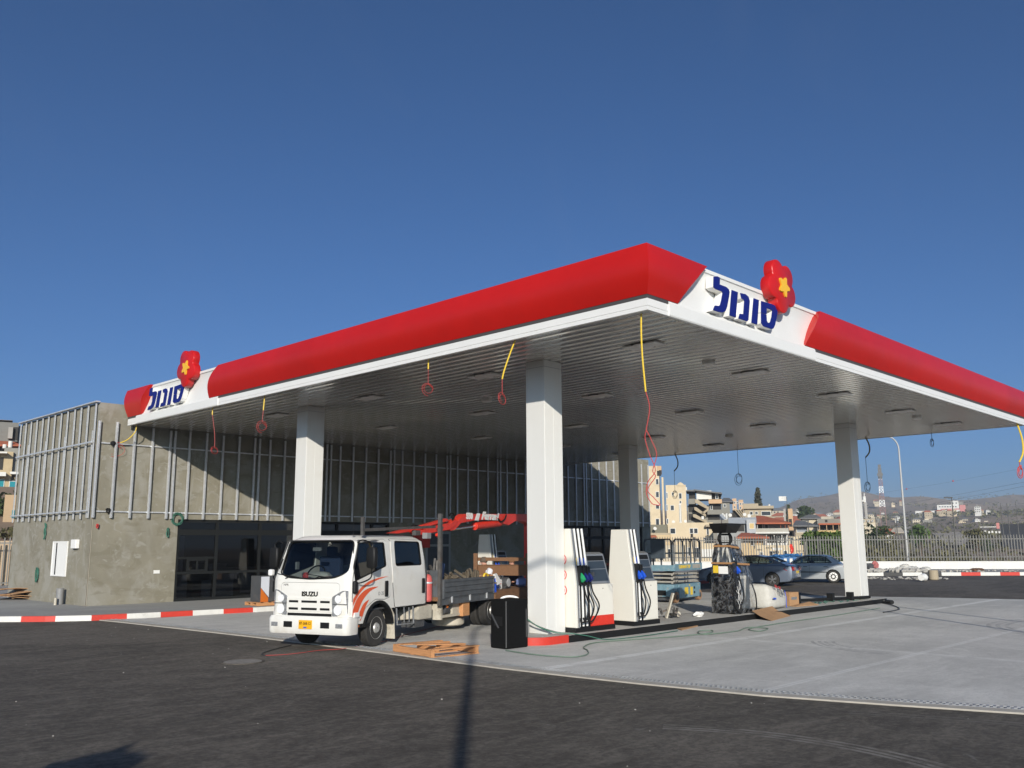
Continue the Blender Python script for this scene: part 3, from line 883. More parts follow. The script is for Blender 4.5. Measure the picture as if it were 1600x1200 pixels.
def star_pts(c, Rr, base=-78):
    pts = []
    for k in range(5):
        for dr, da in ((.55, -36), (.93, -9), (1.0, 0), (.93, 9)):
            t = rad(base + 72 * k + da)
            pts.append((c[0] + Rr * dr * math.cos(t), c[1] + Rr * dr * math.sin(t)))
    return pts
def brand(pos, conv, label, supp):
    sg = thing('brand_sign', label, 'sign')
    for k, P in LET.items():
        P2 = [(conv(a), b) for a, b in P]
        g = MB(); g.prism(P2, lambda a, b, d: pos(a, d, b), .11, .125); fc = g.build('letter', M['blue'], sg)
        cs = sum(a for a, b in P2) / len(P2); cz = sum(b for a, b in P2) / len(P2)
        g = MB(); g.prism([(cs + (a - cs) * 1.03, cz + (b - cz) * 1.03) for a, b in P2], lambda a, b, d: pos(a, d, b), -.05, .1095); g.build('letter_side', M['whiteplastic'], fc)
    c = (conv(17.38), 7.46); mir = 1 if conv(1) > conv(0) else -1
    fp = [(c[0] + a * mir, c[1] + b) for a, b in flower_pts((0, 0), .60, base=-97)]
    g = MB()
    lay = ((.99, -.02), (1.0, .0), (1.0, .155), (.985, .18), (.95, .192))
    g.loft([[pos(c[0] + (a - c[0]) * s, o, c[1] + (b - c[1]) * s) for a, b in fp] for s, o in lay])
    fl = g.build('flower', M['redsign'], sg, smooth=True)
    g = MB(); g.prism([(c[0] + .02 * mir + a * mir, c[1] - .01 + b) for a, b in star_pts((0, 0), .235)], lambda a, b, d: pos(a, d, b), .19, .225); g.build('star', M['yellow'], fl)
    g = MB()
    for q in (-.12, .12):
        g.tube([pos(c[0] + q, -.02, 7.55), pos(c[0] + q + .1 * mir, -.8, 6.95)], .03)
    g.build('bracket', M['greyframe'], sg)
    return sg
brand(posR, lambda s: s, 'blue raised lettering with red flower on the right canopy fascia, nearest the camera', None)
# left side: sign starts (its left end) at the far end of the fascia
brand(posL, lambda s: 28.80 - (s - 14.63) * 0.98, 'blue raised lettering with red flower on the left canopy fascia, near the building', None)

# ---- hanging cables
def cable(name, pts, r, m, parent, n=6):
    g = MB(); g.tube(pts, r, n); return g.build(name, m, parent, smooth=True)
def spline(pts, n=10):
    pts = [Vector(p) for p in pts]; out = []
    P = [pts[0]] + pts + [pts[-1]]
    for i in range(1, len(P) - 2):
        for k in range(n):
            t = k / n
            out.append(.5 * ((2 * P[i]) + (-P[i - 1] + P[i + 1]) * t + (2 * P[i - 1] - 5 * P[i] + 4 * P[i + 1] - P[i + 2]) * t * t + (-P[i - 1] + 3 * P[i] - 3 * P[i + 1] + P[i + 2]) * t ** 3))
    out.append(pts[-1]); return out
rt = Vector((.695, -.719, 0))     # direction along the picture plane
def coil(c, R_, turns=3, squash=1.0, tilt=0.0, ph=0.0):
    pts = []
    for k in range(turns * 14 + 1):
        t = 2 * PI * k / 14
        rr = R_ * (1 + .28 * math.sin(t * .37 + ph) + .1 * math.sin(t * 1.9 + ph))
        pts.append(Vector(c) + rt * (rr * squash * math.sin(t)) + Vector((0, 0, -rr * math.cos(t))) + Vector((.3, .3, 0)) * (tilt * math.sin(t)) + Vector((1, 1, 0)) * .004 * k / 14)
    return pts
HC = [  # (X, Y, sheath pts [(lateral, drop)...], wire pts..., coil radius, squash, label, colours)
 ((12.80, 12.31), [(0, 0), (-.10, .25), (-.22, .60), (-.27, .80)], [(-.27, .80), (-.27, 1.1)], .10, .6, 'yellow cable with loose red wire hanging left of the near column', 1),
 ((12.79, 15.00), [(0, 0), (0, .22)], [(0, .22), (0, .55)], .12, 1.0, 'short yellow cable with a round red wire loop under the left canopy edge', 1),
 ((12.80, 21.95), [(0, .0), (-.02, .40)], [(-.02, .4), (-.04, .72)], .13, .7, 'yellow cable with curled red wire hanging above the truck cab', 1),
 ((12.80, 24.90), [(0, 0), (0, .22)], [(0, .2), (.1, .8), (.12, 1.2)], .09, .5, 'red wire with a small knot hanging near the left brand sign', 1),
 ((12.82, 30.25), [(0, 0), (-.03, .25), (-.25, .5), (-.5, .62)], [(-.5, .62), (-.65, .60), (-.75, .65)], .2, 1.3, 'yellow cable with red coil at the far left end of the canopy', 1),
]
for (x, y), sh, wi, cr, sq, lab, kk in HC:
    root = thing('hanging_cable', lab, 'cable', (x, y, 6.12), 0, 'loose cables hanging from the canopy')
    f = lambda p: rt * p[0] + Vector((0, 0, -p[1]))
    cable('sheath', spline([f(p) for p in sh]), .016, M['yelcable'], root)
    wp = spline([f(p) for p in wi])
    cable('wire', wp + coil(wp[-1] + Vector((0, 0, -cr)), cr, 2, sq, .35, x + y)[4:], .0065, M['redcable'], root)
# long cable under the near corner
root = thing('hanging_cable', 'longest yellow cable with a twisted red wire pair under the near canopy corner', 'cable', (12.81, 9.18, 6.12), 0, 'loose cables hanging from the canopy')
P0 = Vector((12.81, 9.18, 6.12))
def lp(px, py): # world point in the vertical plane through the cable facing the camera, relative
    n = Vector((.7, .49, 0)).normalized(); d = ray(px, py); t = ((P0 - CAM).dot(n)) / d.dot(n); return CAM + d * t - P0
cable('sheath', spline([lp(1002, 490), lp(1002, 520), lp(1004, 560), lp(1009, 612)]), .016, M['yelcable'], root)
cable('wire', spline([lp(1009, 612), lp(1015, 637), lp(1010, 670), lp(1008, 685), lp(1015, 710), lp(1024, 735), lp(1013, 752), lp(1010, 770), lp(1018, 786), lp(1027, 789), lp(1032, 789)]), .008, M['redcable'], root)
cable('wire', spline([lp(1010, 672), lp(1018, 688), lp(1026, 710), lp(1020, 735), lp(1024, 745), lp(1012, 765), lp(1022, 778), lp(1032, 789)]), .008, M['redcable'], root)
FC = [((35.0, 23.45), .8, .9, .18, 'dark', 'grey cable and thin wire hanging over the cream tower house'),
      ((35.0, 20.20), .0, 1.1, .25, 'dark', 'thin wire with a loop hanging from the far canopy edge, mid way'),
      ((35.0, 14.50), .8, .95, .20, 'dark', 'grey cable with a coiled end just right of the far column'),
      ((35.0, 12.00), .0, .22, .20, 'dark', 'black wire bundle tight under the far canopy edge'),
      ((34.9, 9.05), 1.35, .15, .20, 'yel', 'yellow cable with red coil at the far right canopy end')]
M['dullyel'] = mat('dull_ochre_sheath', (0.22, 0.18, 0.08), 0.6)
for (x, y), ls, lw, cr, kk, lab in FC:
    root = thing('hanging_cable', lab, 'cable', (x, y, 6.12), 0, 'loose cables hanging from the canopy')
    if ls > 0:
        cable('sheath', spline([(0, 0, 0), rt * .12 + Vector((0, 0, -ls * .4)), rt * .10 + Vector((0, 0, -ls * .75)), rt * -.06 + Vector((0, 0, -ls))]), .03, M['yelcable'] if kk == 'yel' else M['dullyel'], root)
    o = rt * -.06 * (ls > 0)
    cable('wire', spline([o + Vector((0, 0, -ls)), o + Vector((0, 0, -ls - lw * .5)), o + Vector((0, 0, -ls - lw))]) + coil(o + Vector((0, 0, -ls - lw - cr)), cr * (.6 if ls == 0 and lw < .5 else .8), 3, .8, .2, x)[5:], .009 if kk != 'yel' else .014, M['redcable'] if kk == 'yel' else M['blackcable'], root)

# =================================================================== STATION BUILDING
ST = thing('station_shop_building', 'unfinished grey cement shop building clad with vertical steel studs behind the canopy', 'building')
BX0, BX1, BY0, BY1, BT = 11.8, 43.2, 30.8, 38.5, 6.84
def FP(px, py): p = onplane(px, py, 1, BY0); return p.x, p.z
def LP(px, py): p = onplane(px, py, 0, BX0); return p.y, p.z
g = MB()
g.box(BX0, 14.76, BY0, BY0 + .25, .13, 2.97)
g.box(24.2, 35.3, BY0, BY0 + .25, .13, 2.97)
g.box(42.4, BX1, BY0, BY0 + .25, .13, 2.97)
g.box(BX0, BX1, BY0, BY0 + .25, 2.97, BT)
g.box(BX0, BX0 + .25, BY0 + .25, BY1, .13, BT)
g.box(BX1 - .25, BX1, BY0 + .25, BY1, .13, BT)
g.box(BX0 + .25, BX1 - .25, BY1 - .25, BY1, .13, BT)
g.build('wall', M['plaster'], ST)
g = MB(); g.box(BX0 - .012, BX0 - .001, BY0 - .012, BY0 + .02, .13, 2.98); g.box(BX0 - .012, BX0 + .02, BY0 - .012, BY0 - .001, .13, 2.98)
g.build('corner_bead', mat('pale_corner_bead', (0.42, 0.38, 0.30), 0.8), ST)
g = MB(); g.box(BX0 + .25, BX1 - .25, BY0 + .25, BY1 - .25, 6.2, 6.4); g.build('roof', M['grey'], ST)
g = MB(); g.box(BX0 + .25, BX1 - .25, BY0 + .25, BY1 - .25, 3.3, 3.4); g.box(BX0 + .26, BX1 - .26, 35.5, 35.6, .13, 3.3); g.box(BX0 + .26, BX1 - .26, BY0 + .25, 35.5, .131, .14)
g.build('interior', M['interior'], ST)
# studs on the front face
def stud(parent, fn, s, z0, z1, w=.08, d=.06, off=.06):
    """C-shaped stud: web outward, flanges back"""
    g = MB()
    a = fn(s - w / 2, off + d); 
    def bx(s0, s1, o0, o1):
        g.loft([[fn(s0, o0) + (z,), fn(s1, o0) + (z,), fn(s1, o1) + (z,), fn(s0, o1) + (z,)] for z in (z0, z1)])
    bx(s - w / 2, s + w * .08, off + d - .012, off + d)
    bx(s - w / 2, s - w / 2 + .012, off, off + d - .0125)
    bx(s + w * .08 - .012, s + w * .08, off + d * .35, off + d - .0125)
    bx(s + w * .08 + .0005, s + w / 2, off + d * .35, off + d * .35 + .012)
    bx(s + w / 2 - .008, s + w / 2, off + d * .35 + .0125, off + d * .75)
    return g.build('metal_stud', M['steel'], parent)
ff = lambda s, o: (s, BY0 - o)
fl_ = lambda s, o: (BX0 - o, s)
xs = [11.78, 12.37, 12.99, 13.63, 14.27, 14.44]
x = 14.99
k = 0
dbl = 0
while x < 43.2:
    xs.append(x); k += 1
    if k % 5 == 0: xs.append(x + .20); 
    x += .652
for s in xs:
    stud(ST, ff, s, 2.98, (6.18 if s < 12.9 else 6.08 if s < 36 else 6.55) + random.uniform(-.03, .03))
for s in [30.99, 31.65, 32.28, 32.86, 33.52, 34.14, 34.77, 35.42, 36.02, 36.64, 37.27, 37.85, 38.44]:
    stud(ST, fl_, s, 2.98 + random.uniform(-.03, .02), BT + random.uniform(-.02, .03), .085, .035)
for s in (31.0, 33.5, 35.4, 37.27): stud(ST, fl_, s + .14, 2.98, 5.9, .05, .03)
for z in (3.17, 5.45):
    g = MB(); g.box(BX0 + .1, BX1, BY0 - .058, BY0 - .02, z, z + .045); g.build('stud_rail', M['steel'], ST)
    g = MB(); g.box(BX0 - .19, BX0 - .165, BY0 + .1, BY1 - .1, z + .02, z + .065); g.build('stud_rail', M['steel'], ST)
g = MB()
for z, x in ((3.22, 12.25), (5.47, 12.25)): g.blob((x, BY0 - .12, z), .09, .06, .09, 8, 6, .2)
g.build('clamp', M['black'], ST)
g = MB(); g.box(BX0 - .17, BX0 - .02, BY0, BY1, BT + .002, BT + .04); g.build('top_track', M['steel'], ST)
# shop windows
def shopfront(x0, x1, mulls, trans, z0=.13, z1=2.96):
    g = MB(); y0, y1 = BY0 + .04, BY0 + .14
    g.box(x0, x1, y0, y1, z1 - .09, z1); g.box(x0, x1, y0, y1, z0, z0 + .10)
    for m_ in mulls: g.box(m_ - .05, m_ + .05, y0 - .003, y1 - .003, z0 + .10, z1 - .09)
    for a, b, z, h in trans: g.box(a + .05, b - .05, y0 + .002, y1 - .002, z - h / 2, z + h / 2)
    w = g.build('shop_window', M['frame'], ST)
    g = MB(); g.box(x0 + .02, x1 - .02, y0 + .055, y0 + .062, z0 + .06, z1 - .05); g.build('glass', M['shopglass'], w)
    return w
mx = [14.81, 16.30, 18.05, 19.8, 21.55, 23.3, 24.15]
tr = []
for a, b in zip(mx[:-1], mx[1:]): tr += [(a, b, 2.52, .20), (a, b, .98 + .12, .09)]
tr += [(14.81, 16.3, 1.62, .07)]
sw = shopfront(14.76, 24.2, mx, tr)
g = MB()
for (a, b, z0, z1) in ((15.2, 15.28, 1.15, 1.58), (15.9, 15.98, 1.15, 1.58)): g.box(a, b, BY0 + .02, BY0 + .15, z0, z1)
g.box(15.28, 15.9, BY0 + .02, BY0 + .15, 1.15, 1.21); g.box(15.28, 15.9, BY0 + .02, BY0 + .15, 1.52, 1.58); g.box(15.57, 15.61, BY0 + .03, BY0 + .15, 1.21, 1.52)
g.build('service_hatch', M['frame'], sw)
mx2 = [35.35, 36.6, 37.75, 38.9, 40.1, 41.3, 42.35]
tr = []
for a, b in zip(mx2[:-1], mx2[1:]): tr += [(a, b, 2.35, .16), (a, b, 1.2, .05)]
shopfront(35.3, 42.4, mx2, tr)
g = MB()   # pale boards and furniture standing inside behind the glass
g.cur = 0
for a, b, z0, z1 in ((14.92, 15.3, .2, 1.02), (14.92, 15.12, 1.66, 2.4), (14.92, 15.10, 1.15, 1.56), (15.85, 16.2, .2, .82), (16.42, 17.1, .2, 1.02), (17.4, 17.98, .3, 1.02)):
    g.box(a, b, BY0 + .16, BY0 + .19, z0, z1)
g.build('stored_board', M['intboard'], ST)
g = MB(); g.box(17.0, 20.5, 32.6, 33.4, .15, 1.15); g.box(16.5, 17.9, 33.0, 33.5, .15, 1.35); g.box(16.9, 20.9, 32.5, 33.5, 1.152, 1.2)
g.build('counter', M['grey'], ST)
# steel door in the dark front wall (behind the truck bed)
dx0 = FP(664, 870)[0]; dx1 = FP(703, 870)[0]
dr_ = MB(); dr_.box(dx0, dx1, BY0 - .05, BY0 - .003, .14, 2.62)
d_ = dr_.build('door', mat('grey_door_frame', (0.30, 0.30, 0.29), .6), ST)
g = MB(); g.box(dx0 + .12, dx1 - .12, BY0 - .052, BY0 - .0505, .2, 1.95); g.box(dx0 + .12, dx1 - .12, BY0 - .052, BY0 - .0505, 2.05, 2.5); g.build('door_leaf', M['darkgrey'], d_)
g = MB(); a = FP(645, 838); b = FP(672, 850); g.box(a[0], b[0] - .1, BY0 - .12, BY0 - .002, 1.9, 2.5); g.build('fire_cabinet', M['kerbred'], ST, bevel=.01)
# white window, meter box, lamp boxes on the left facade
y1, z1 = LP(84.5, 846); y0, z0 = LP(103, 901)
w_ = MB(); xx = BX0
w_.box(xx - .04, xx - .003, y0, y1, z1 - .05, z1); w_.box(xx - .04, xx - .003, y0, y1, z0, z0 + .05)
w_.box(xx - .04, xx - .003, y0, y0 + .05, z0 + .05, z1 - .05); w_.box(xx - .04, xx - .003, y1 - .05, y1, z0 + .05, z1 - .05)
ww = w_.build('window', M['whiteplastic'], ST)
ym = y0 + (y1 - y0) * .68
g = MB(); g.box(xx - .03, xx - .004, y0 + .05, ym, z0 + .05, z1 - .05); g.build('shutter', M['whiteplastic'], ww)
g = MB(); g.box(xx - .03, xx - .004, ym + .12, y1 - .05, z0 + .05, z1 - .05); g.build('sash', M['whiteplastic'], ww)
g = MB(); g.box(xx - .028, xx - .003, ym, ym + .12, z0 + .05, z1 - .05); g.build('gap', M['black'], ww)
y1, z1 = LP(117.5, 843); y0, z0 = LP(124, 857)
g = MB(); g.box(xx - .14, xx - .003, y0, y1, z0, z1); g.build('wall_lamp', M['whiteplastic'], ST, bevel=.02)
a, b = FP(240, 891), FP(249, 896)
g = MB(); g.box(a[0], b[0], BY0 - .02, BY0 - .003, b[1], a[1]); plq = g.build('plaque', M['whiteplastic'], ST)
# things fixed loosely to / leaning on the wall
y, z = LP(104, 945)
g = MB(); g.tube([(xx - .22, y + .05, .13), (xx - .22, y + .05, .66)], .12, 16)
tag(g.build('drain_pipe', M['grey'], smooth=True), 'grey plastic pipe stub standing against the left wall', 'pipe')
g = MB(); g.tube([(xx - .42, y - .15, .13), (xx - .42, y - .15, .36)], .045, 10)
tag(g.build('pipe_stub', M['creamdirt'], smooth=True), 'small cream pipe stub beside the grey pipe', 'pipe')
def wallcoil(name, c, r, m, label, plane='f', turns=4, sq=1.0, tail=None):
    g = MB(); pts = []
    for k in range(turns * 16 + 1):
        t = 2 * PI * k / 16; rr = r * (1 + .2 * math.sin(k * .9))
        o = .06 + .02 * math.sin(k * 1.7)
        if plane == 'f': pts.append((c[0] + rr * sq * math.sin(t), BY0 - o, c[1] - rr * math.cos(t)))
        else: pts.append((BX0 - o, c[0] + rr * sq * math.sin(t), c[1] - rr * math.cos(t)))
    if tail: pts += tail
    g.tube(pts, .013, 6); return tag(g.build(name, m, smooth=True), label, 'cable')
a = FP(276, 811)
wallcoil('cable_coil', (a[0], a[1]), .19, M['green'], 'green cable coil hanging at the top left corner of the shop window')
a = FP(151, 822); wallcoil('cable_coil', a, .06, M['redcable'], 'small red wire knot on the front wall near the corner', sq=.5)
a = FP(261, 832); wallcoil('cable_coil', a, .14, M['green'], 'thin green wire on the front wall left of the window', sq=.3, turns=2)
a = LP(60, 898); wallcoil('cable_coil', a, .22, M['green'], 'tangled green cable on the left wall beside the white window', 'l', sq=.5, turns=5)
a = LP(73, 830); wallcoil('cable_coil', a, .25, M['green'], 'faint green wire high on the left wall above the white window', 'l', sq=.25, turns=2)

# =================================================================== PUMP ISLANDS
def island(y0, y1, label, x0=13.62):
    x1 = 31.3
    t = thing('pump_island', label, 'pump island', (0, 0, 0), 0, 'raised pump islands')
    g = MB(); ym = (y0 + y1) / 2; r = (y1 - y0) / 2
    def outline(o):
        pts = [(x1 + o, y0 - o), (x1 + o, y1 + o), (x0 + .55, y1 + o)]
        for k in range(1, 10):
            a = rad(90 + 180 * k / 10); pts.append((x0 + .55 + (.55 + o) * math.cos(a), ym + (r + o) * math.sin(a)))
        pts.append((x0 + .55, y0 - o)); return pts
    g.prism(outline(-.03), lambda a, b, d: (a, b, d), .005, .152); g.build('island_slab', M['islandtop'], t)
    # edge strips
    def strip(pts, m, nm, th=.03):
        s = MB()
        for a, b in zip(pts[:-1], pts[1:]):
            s.beam((a[0], a[1], .079), (b[0], b[1], .079), th, .145)
        s.build(nm, m, t)
    strip([(x0 + 1.1, y0 - .01), (x1, y0 - .01), ], M['black'], 'edge_strip')
    strip([(x1, y0 - .01), (x1, y1)], M['black'], 'edge_strip')
    strip([(x0 + 1.1, y1 + .01), (x1, y1 + .01)], M['black'], 'edge_strip')
    g = MB(); rings = []
    for k in range(0, 13):
        a = rad(90 + 180 * k / 12)
        cx, cy = x0 + .55 + .57 * math.cos(a), ym + (r + .02) * math.sin(a)
        ix, iy = x0 + .55 + .50 * math.cos(a), ym + (r - .05) * math.sin(a)
        rings.append([(cx, cy, .011), (cx, cy, .165), (ix, iy, .165), (ix, iy, .011)])
    rings = [[(x0 + 1.1, y1 + .02, z) if q < 2 else (x0 + 1.1, y1 - .05, z) for q, z in enumerate((.011, .165, .165, .011))]] + rings + [[(x0 + 1.1, y0 - .02, z) if q < 2 else (x0 + 1.1, y0 + .05, z) for q, z in enumerate((.011, .165, .165, .011))]]
    g.loft(rings); g.build('island_nose', M['kerbred'], t, smooth=True)
    return t
island(12.68, 14.15, 'near raised pump island with black edge strip and red rounded end')
island(22.1, 23.6, 'second raised pump island further back, behind the truck', 14.45)

# =================================================================== HAZE: even air over the whole scene
hz = MB(); hz.box(-3100, 3100, -3100, 3100, -75, 98)
hm = bpy.data.materials.new('haze'); hm.use_nodes = True
n = hm.node_tree; n.nodes.clear()
o = n.nodes.new('ShaderNodeOutputMaterial'); pv = n.nodes.new('ShaderNodeVolumePrincipled')
pv.inputs['Color'].default_value = (0.76, 0.86, 1.0, 1); pv.inputs['Density'].default_value = 0.00032
n.links.new(pv.outputs[0], o.inputs['Volume'])
h_ = hz.build('haze', hm); h_['kind'] = 'stuff'; h_['label'] = 'pale blue grey haze in the air over the far hills'
# =================================================================== TRUCK (local x = towards the tail, y = -v, near side is y<0)
TO = Vector((10.27, 15.64, 0.01)); TA = rad(19)
TR = thing('crew_cab_truck', 'white crew cab flatbed truck with orange swooshes and red folding crane under the canopy', 'truck', TO, TA)
def cabw(z):
    if z < .62: return .945
    if z < 1.36: return .955
    if z <= 2.1: return .955 - (z - 1.36) * .108
    return .875 - (z - 2.1) * 1.0
def cabf(z):
    if z < .75: return .07
    if z < 1.36: return .055 + (z - .75) * .02
    if z <= 2.1: return .067 + (z - 1.36) * .41
    return .37 + (z - 2.1) * 1.7
def cabr(z): return 3.05 if z < 2.05 else 3.05 - (z - 2.05) * .8
def cab_loft(off, zt=None):
    rings = []
    for z in (.50, .62, .75, 1.05, 1.36, 1.6, 1.85, 2.1, 2.17, 2.21):
        zz = z
        w = cabw(z) + off - (.04 if z == 2.21 else 0)
        rr = .16 if z > .7 else .12
        if z > 2.1: rr = .22
        rings.append(rrect(cabf(z) - off, cabr(z) + off, -w, w, rr, zz + (off if z == 2.21 else 0) - (off if z == .5 else 0), 5))
    # camber of the roof
    rings.append([(1.6 + (x - 1.6) * .82, y * .8, 2.235 + off) for x, y, z in rings[-1]])
    return MB().loft(rings)
side_prism = lambda P, s: MB().prism(P, lambda a, b, d: (a, d, b), min(s * .70, s * 1.2), max(s * .70, s * 1.2))
def both(P):
    g = MB(); g.prism(P, lambda a, b, d: (a, d, b), -1.2, 1.2); return g
def tmp(g): return g.build('tmp', M['truckwhite'])
def roundpoly(P, r=.05, n=3):
    out = []
    for i in range(len(P)):
        a, b, c = Vector(P[i - 1]), Vector(P[i]), Vector(P[(i + 1) % len(P)])
        u = (a - b).normalized(); w = (c - b).normalized()
        rr = min(r, (a - b).length * .45, (c - b).length * .45)
        p, q = b + u * rr, b + w * rr
        for k in range(n + 1):
            t = k / n; out.append(tuple((1 - t) ** 2 * p + 2 * (1 - t) * t * b + t * t * q))
    return out
WINF = roundpoly([(.245, 1.40), (.50, 1.44), (.95, 1.55), (1.36, 1.66), (1.34, 2.075), (.50, 2.085), (.40, 2.02)], .05)
WINF = roundpoly([(.22, 1.33), (1.37, 1.60), (1.34, 2.08), (.44, 2.08), (.23, 1.60)], .05)
WINR = roundpoly([(1.74, 1.59), (2.80, 1.59), (2.76, 2.09), (1.74, 2.11)], .07)
cab = tmp(cab_loft(0))
cab.name = 'cab'
cab.data.name = 'cab'
def archcut():
    g = MB(); g.cyl((1.09, -1.3, .36), (1.09, 1.3, .36), .54, n=32); return g
lowcut = MB().box(1.1, 3.4, -1.3, 1.3, .3, .735)
inner = cab_loft(-.05)
boolean(cab, tmp(inner))
boolean(cab, tmp(archcut())); boolean(cab, tmp(lowcut))
boolean(cab, tmp(both(WINF))); boolean(cab, tmp(both(WINR)))
# windscreen opening (in the y-z plane)
WS = roundpoly([(-.86, 1.50), (-.55, 1.40), (0, 1.375), (.55, 1.40), (.86, 1.50), (.80, 2.115), (-.80, 2.115)], .09)
g = MB(); g.prism(WS, lambda a, b, d: (d, a, b), -.3, .78); boolean(cab, tmp(g))
g = MB(); g.prism(roundpoly([(-.7, 1.5), (.7, 1.5), (.7, 2.0), (-.7, 2.0)], .06), lambda a, b, d: (d, a, b), 2.8, 3.3); boolean(cab, tmp(g))
cab.parent = TR
cab.data.polygons.foreach_set('use_smooth', [True] * len(cab.data.polygons)); smooth_angle(cab, 30)
cab.data.materials.clear(); cab.data.materials.append(M['truckwhite'])
# glazing
wsf = lambda y, z, o: (cabf(z) + .012 + o, y, z)
ws = MB()
def sheet(poly, fn, o0, o1): return MB().prism(poly, fn, o0, o1)
WSo = roundpoly([(-.875, 1.48), (-.55, 1.375), (0, 1.35), (.55, 1.375), (.875, 1.48), (.81, 2.13), (-.81, 2.13)], .09)
# curve the ends of the screen back to follow the corner radius
bend = lambda y: max(0, abs(y) - .70) ** 2 * 3.2
g = MB(); n = 14
zs = [1.37, 1.50, 1.75, 2.0, 2.12]
def ylim(z): return .90 - (z - 1.36) * .11 if z > 1.45 else .82
rr = []
ys_ = [k / n * 2 - 1 for k in range(n + 1)]
for z in zs: rr.append([(cabf(z) + bend(y * ylim(z)) + .02, y * ylim(z), z) for y in ys_])
base = len(g.v)
for r_ in rr: g.v += [Vector(p) for p in r_]
for a in range(len(zs) - 1):
    for b in range(n): g.f.append((a * (n + 1) + b, a * (n + 1) + b + 1, (a + 1) * (n + 1) + b + 1, (a + 1) * (n + 1) + b)); g.mi.append(0)
g.build('windscreen', M['carglass'], TR, smooth=True)
g = MB(); N_ = len(WSo)   # black rubber surround
rb = [(cabf(z) + bend(y) - .006, y, z) for y, z in roundpoly([(-.87, 1.50), (-.55, 1.395), (0, 1.37), (.55, 1.395), (.87, 1.50), (.80, 2.12), (-.80, 2.12)], .09)]
g.tube(rb, .018, 6, close=True); g.build('windscreen_seal', M['black'], TR, smooth=True)
for s in (-1, 1):
    for P, nm in ((WINF, 'front'), (WINR, 'rear')):
        g = MB(); g.prism(P, lambda a, b, d: (a, s * (cabw(b) - .012 + d), b), -.004, .002); pn = g.build('side_window', M['carglass'], TR)
        g = MB(); g.tube([(a, s * (cabw(b) + .001), b) for a, b in P], .013, 6, close=True); g.build('window_seal', M['black'], pn, smooth=True)
# doors: skin-thick panels standing 8 mm proud
DF = roundpoly([(.145, .98), (.15, 1.36), (.42, 2.13), (1.42, 2.15), (1.47, 1.5), (1.50, .97), (1.30, .93), (.95, .95), (.60, .80), (.42, .56), (.16, .56)], .04)
DR = roundpoly([(1.59, 2.16), (2.86, 2.13), (2.99, 1.5), (2.97, .745), (1.68, .745), (1.60, 1.2)], .05)
for P, nm in ((DF, WINF), (DR, WINR)):
    d = tmp(cab_loft(.009)); d.name = 'door'; d.data.name = 'door'
    boolean(d, tmp(both(P)), 'INTERSECT')
    boolean(d, tmp(cab_loft(-.012)))
    boolean(d, tmp(both([(Vector((.8 if nm is WINF else 2.27, 1.8)) + (Vector(q) - Vector((.8 if nm is WINF else 2.27, 1.8))) * 1.02)[:] for q in nm])))
    boolean(d, tmp(archcut()))
    # split into near and far door
    g = MB().box(-1, 4, 0, 2, 0, 3)
    far = d.copy(); far.data = d.data.copy(); COL.objects.link(far); far.name = 'door'
    boolean(d, tmp(g)); g = MB().box(-1, 4, -2, 0, 0, 3); boolean(far, tmp(g))
    for q in (d, far):
        q.parent = TR; q.data.materials.clear(); q.data.materials.append(M['truckwhite'])
        q.data.polygons.foreach_set('use_smooth', [True] * len(q.data.polygons)); smooth_angle(q, 25)
        hx = 1.33 if nm is WINF else 2.82
        sgn_ = -1 if q is d else 1
        h = MB(); y = sgn_ * (cabw(1.1) + .012)
        h.box(hx - .055, hx + .055, min(y, y + sgn_ * .03), max(y, y + sgn_ * .03), .98, 1.30); h.build('handle', M['black'], q, bevel=.02)
    # dark shut lines
    s_ = MB()
    for s in (-1, 1): s_.tube([(a, s * (cabw(b) + .003), b) for a, b in P if ((a - 1.09) ** 2 + (b - .36) ** 2) > .30], .008, 4)
    s_.build('door_seam', M['darkgrey'], TR)
# orange swooshes on the near and far doors
def swoosh(low, high, name='swoosh'):
    pts = low + high[::-1]
    for s in (-1, 1):
        g = MB()
        for a, b, c, d in zip(low[:-1], low[1:], high[:-1], high[1:]):
            f = lambda p: (p[0], s * (cabw(p[1]) + .0125), p[1])
            g.quad(f(a), f(b), f(d), f(c))
        g.build(name, M['orange'], TR)
def crv(P, n=14):
    return [tuple(v)[:2] for v in spline([(a, b, 0) for a, b in P], max(2, n // (len(P) - 1)))]
l1 = crv([(.165, .86), (.35, 1.06), (.62, 1.22), (1.0, 1.325), (1.41, 1.39)], 16); h1 = crv([(.165, .99), (.38, 1.17), (.66, 1.30), (1.02, 1.365), (1.41, 1.392)], 16)
swoosh(l1, h1)
l2 = crv([(.27, .565), (.36, .76), (.50, .95), (.74, 1.11), (1.04, 1.19)], 16); h2 = crv([(.165, .78), (.28, .97), (.48, 1.11), (.74, 1.185), (1.04, 1.195)], 16)
swoosh([(.165, .565), (.20, .565), (.245, .565)], [(.165, .77), (.20, .79), (.24, .80)])
swoosh(l2, h2)
l3 = crv([(.46, .565), (.53, .70), (.61, .83), (.72, .95)], 9); h3 = crv([(.31, .565), (.40, .74), (.54, .89), (.72, .955)], 9)
swoosh(l3, h3)
# badge scribble text on the door side and the wheel-arch
msd = basis((1.15, -(cabw(1.1) + .0125), 1.05), (1, 0, 0), (0, 0, 1))
text_obj('D 35', .10, 'door_badge', M['grey'], TR, msd, .002)
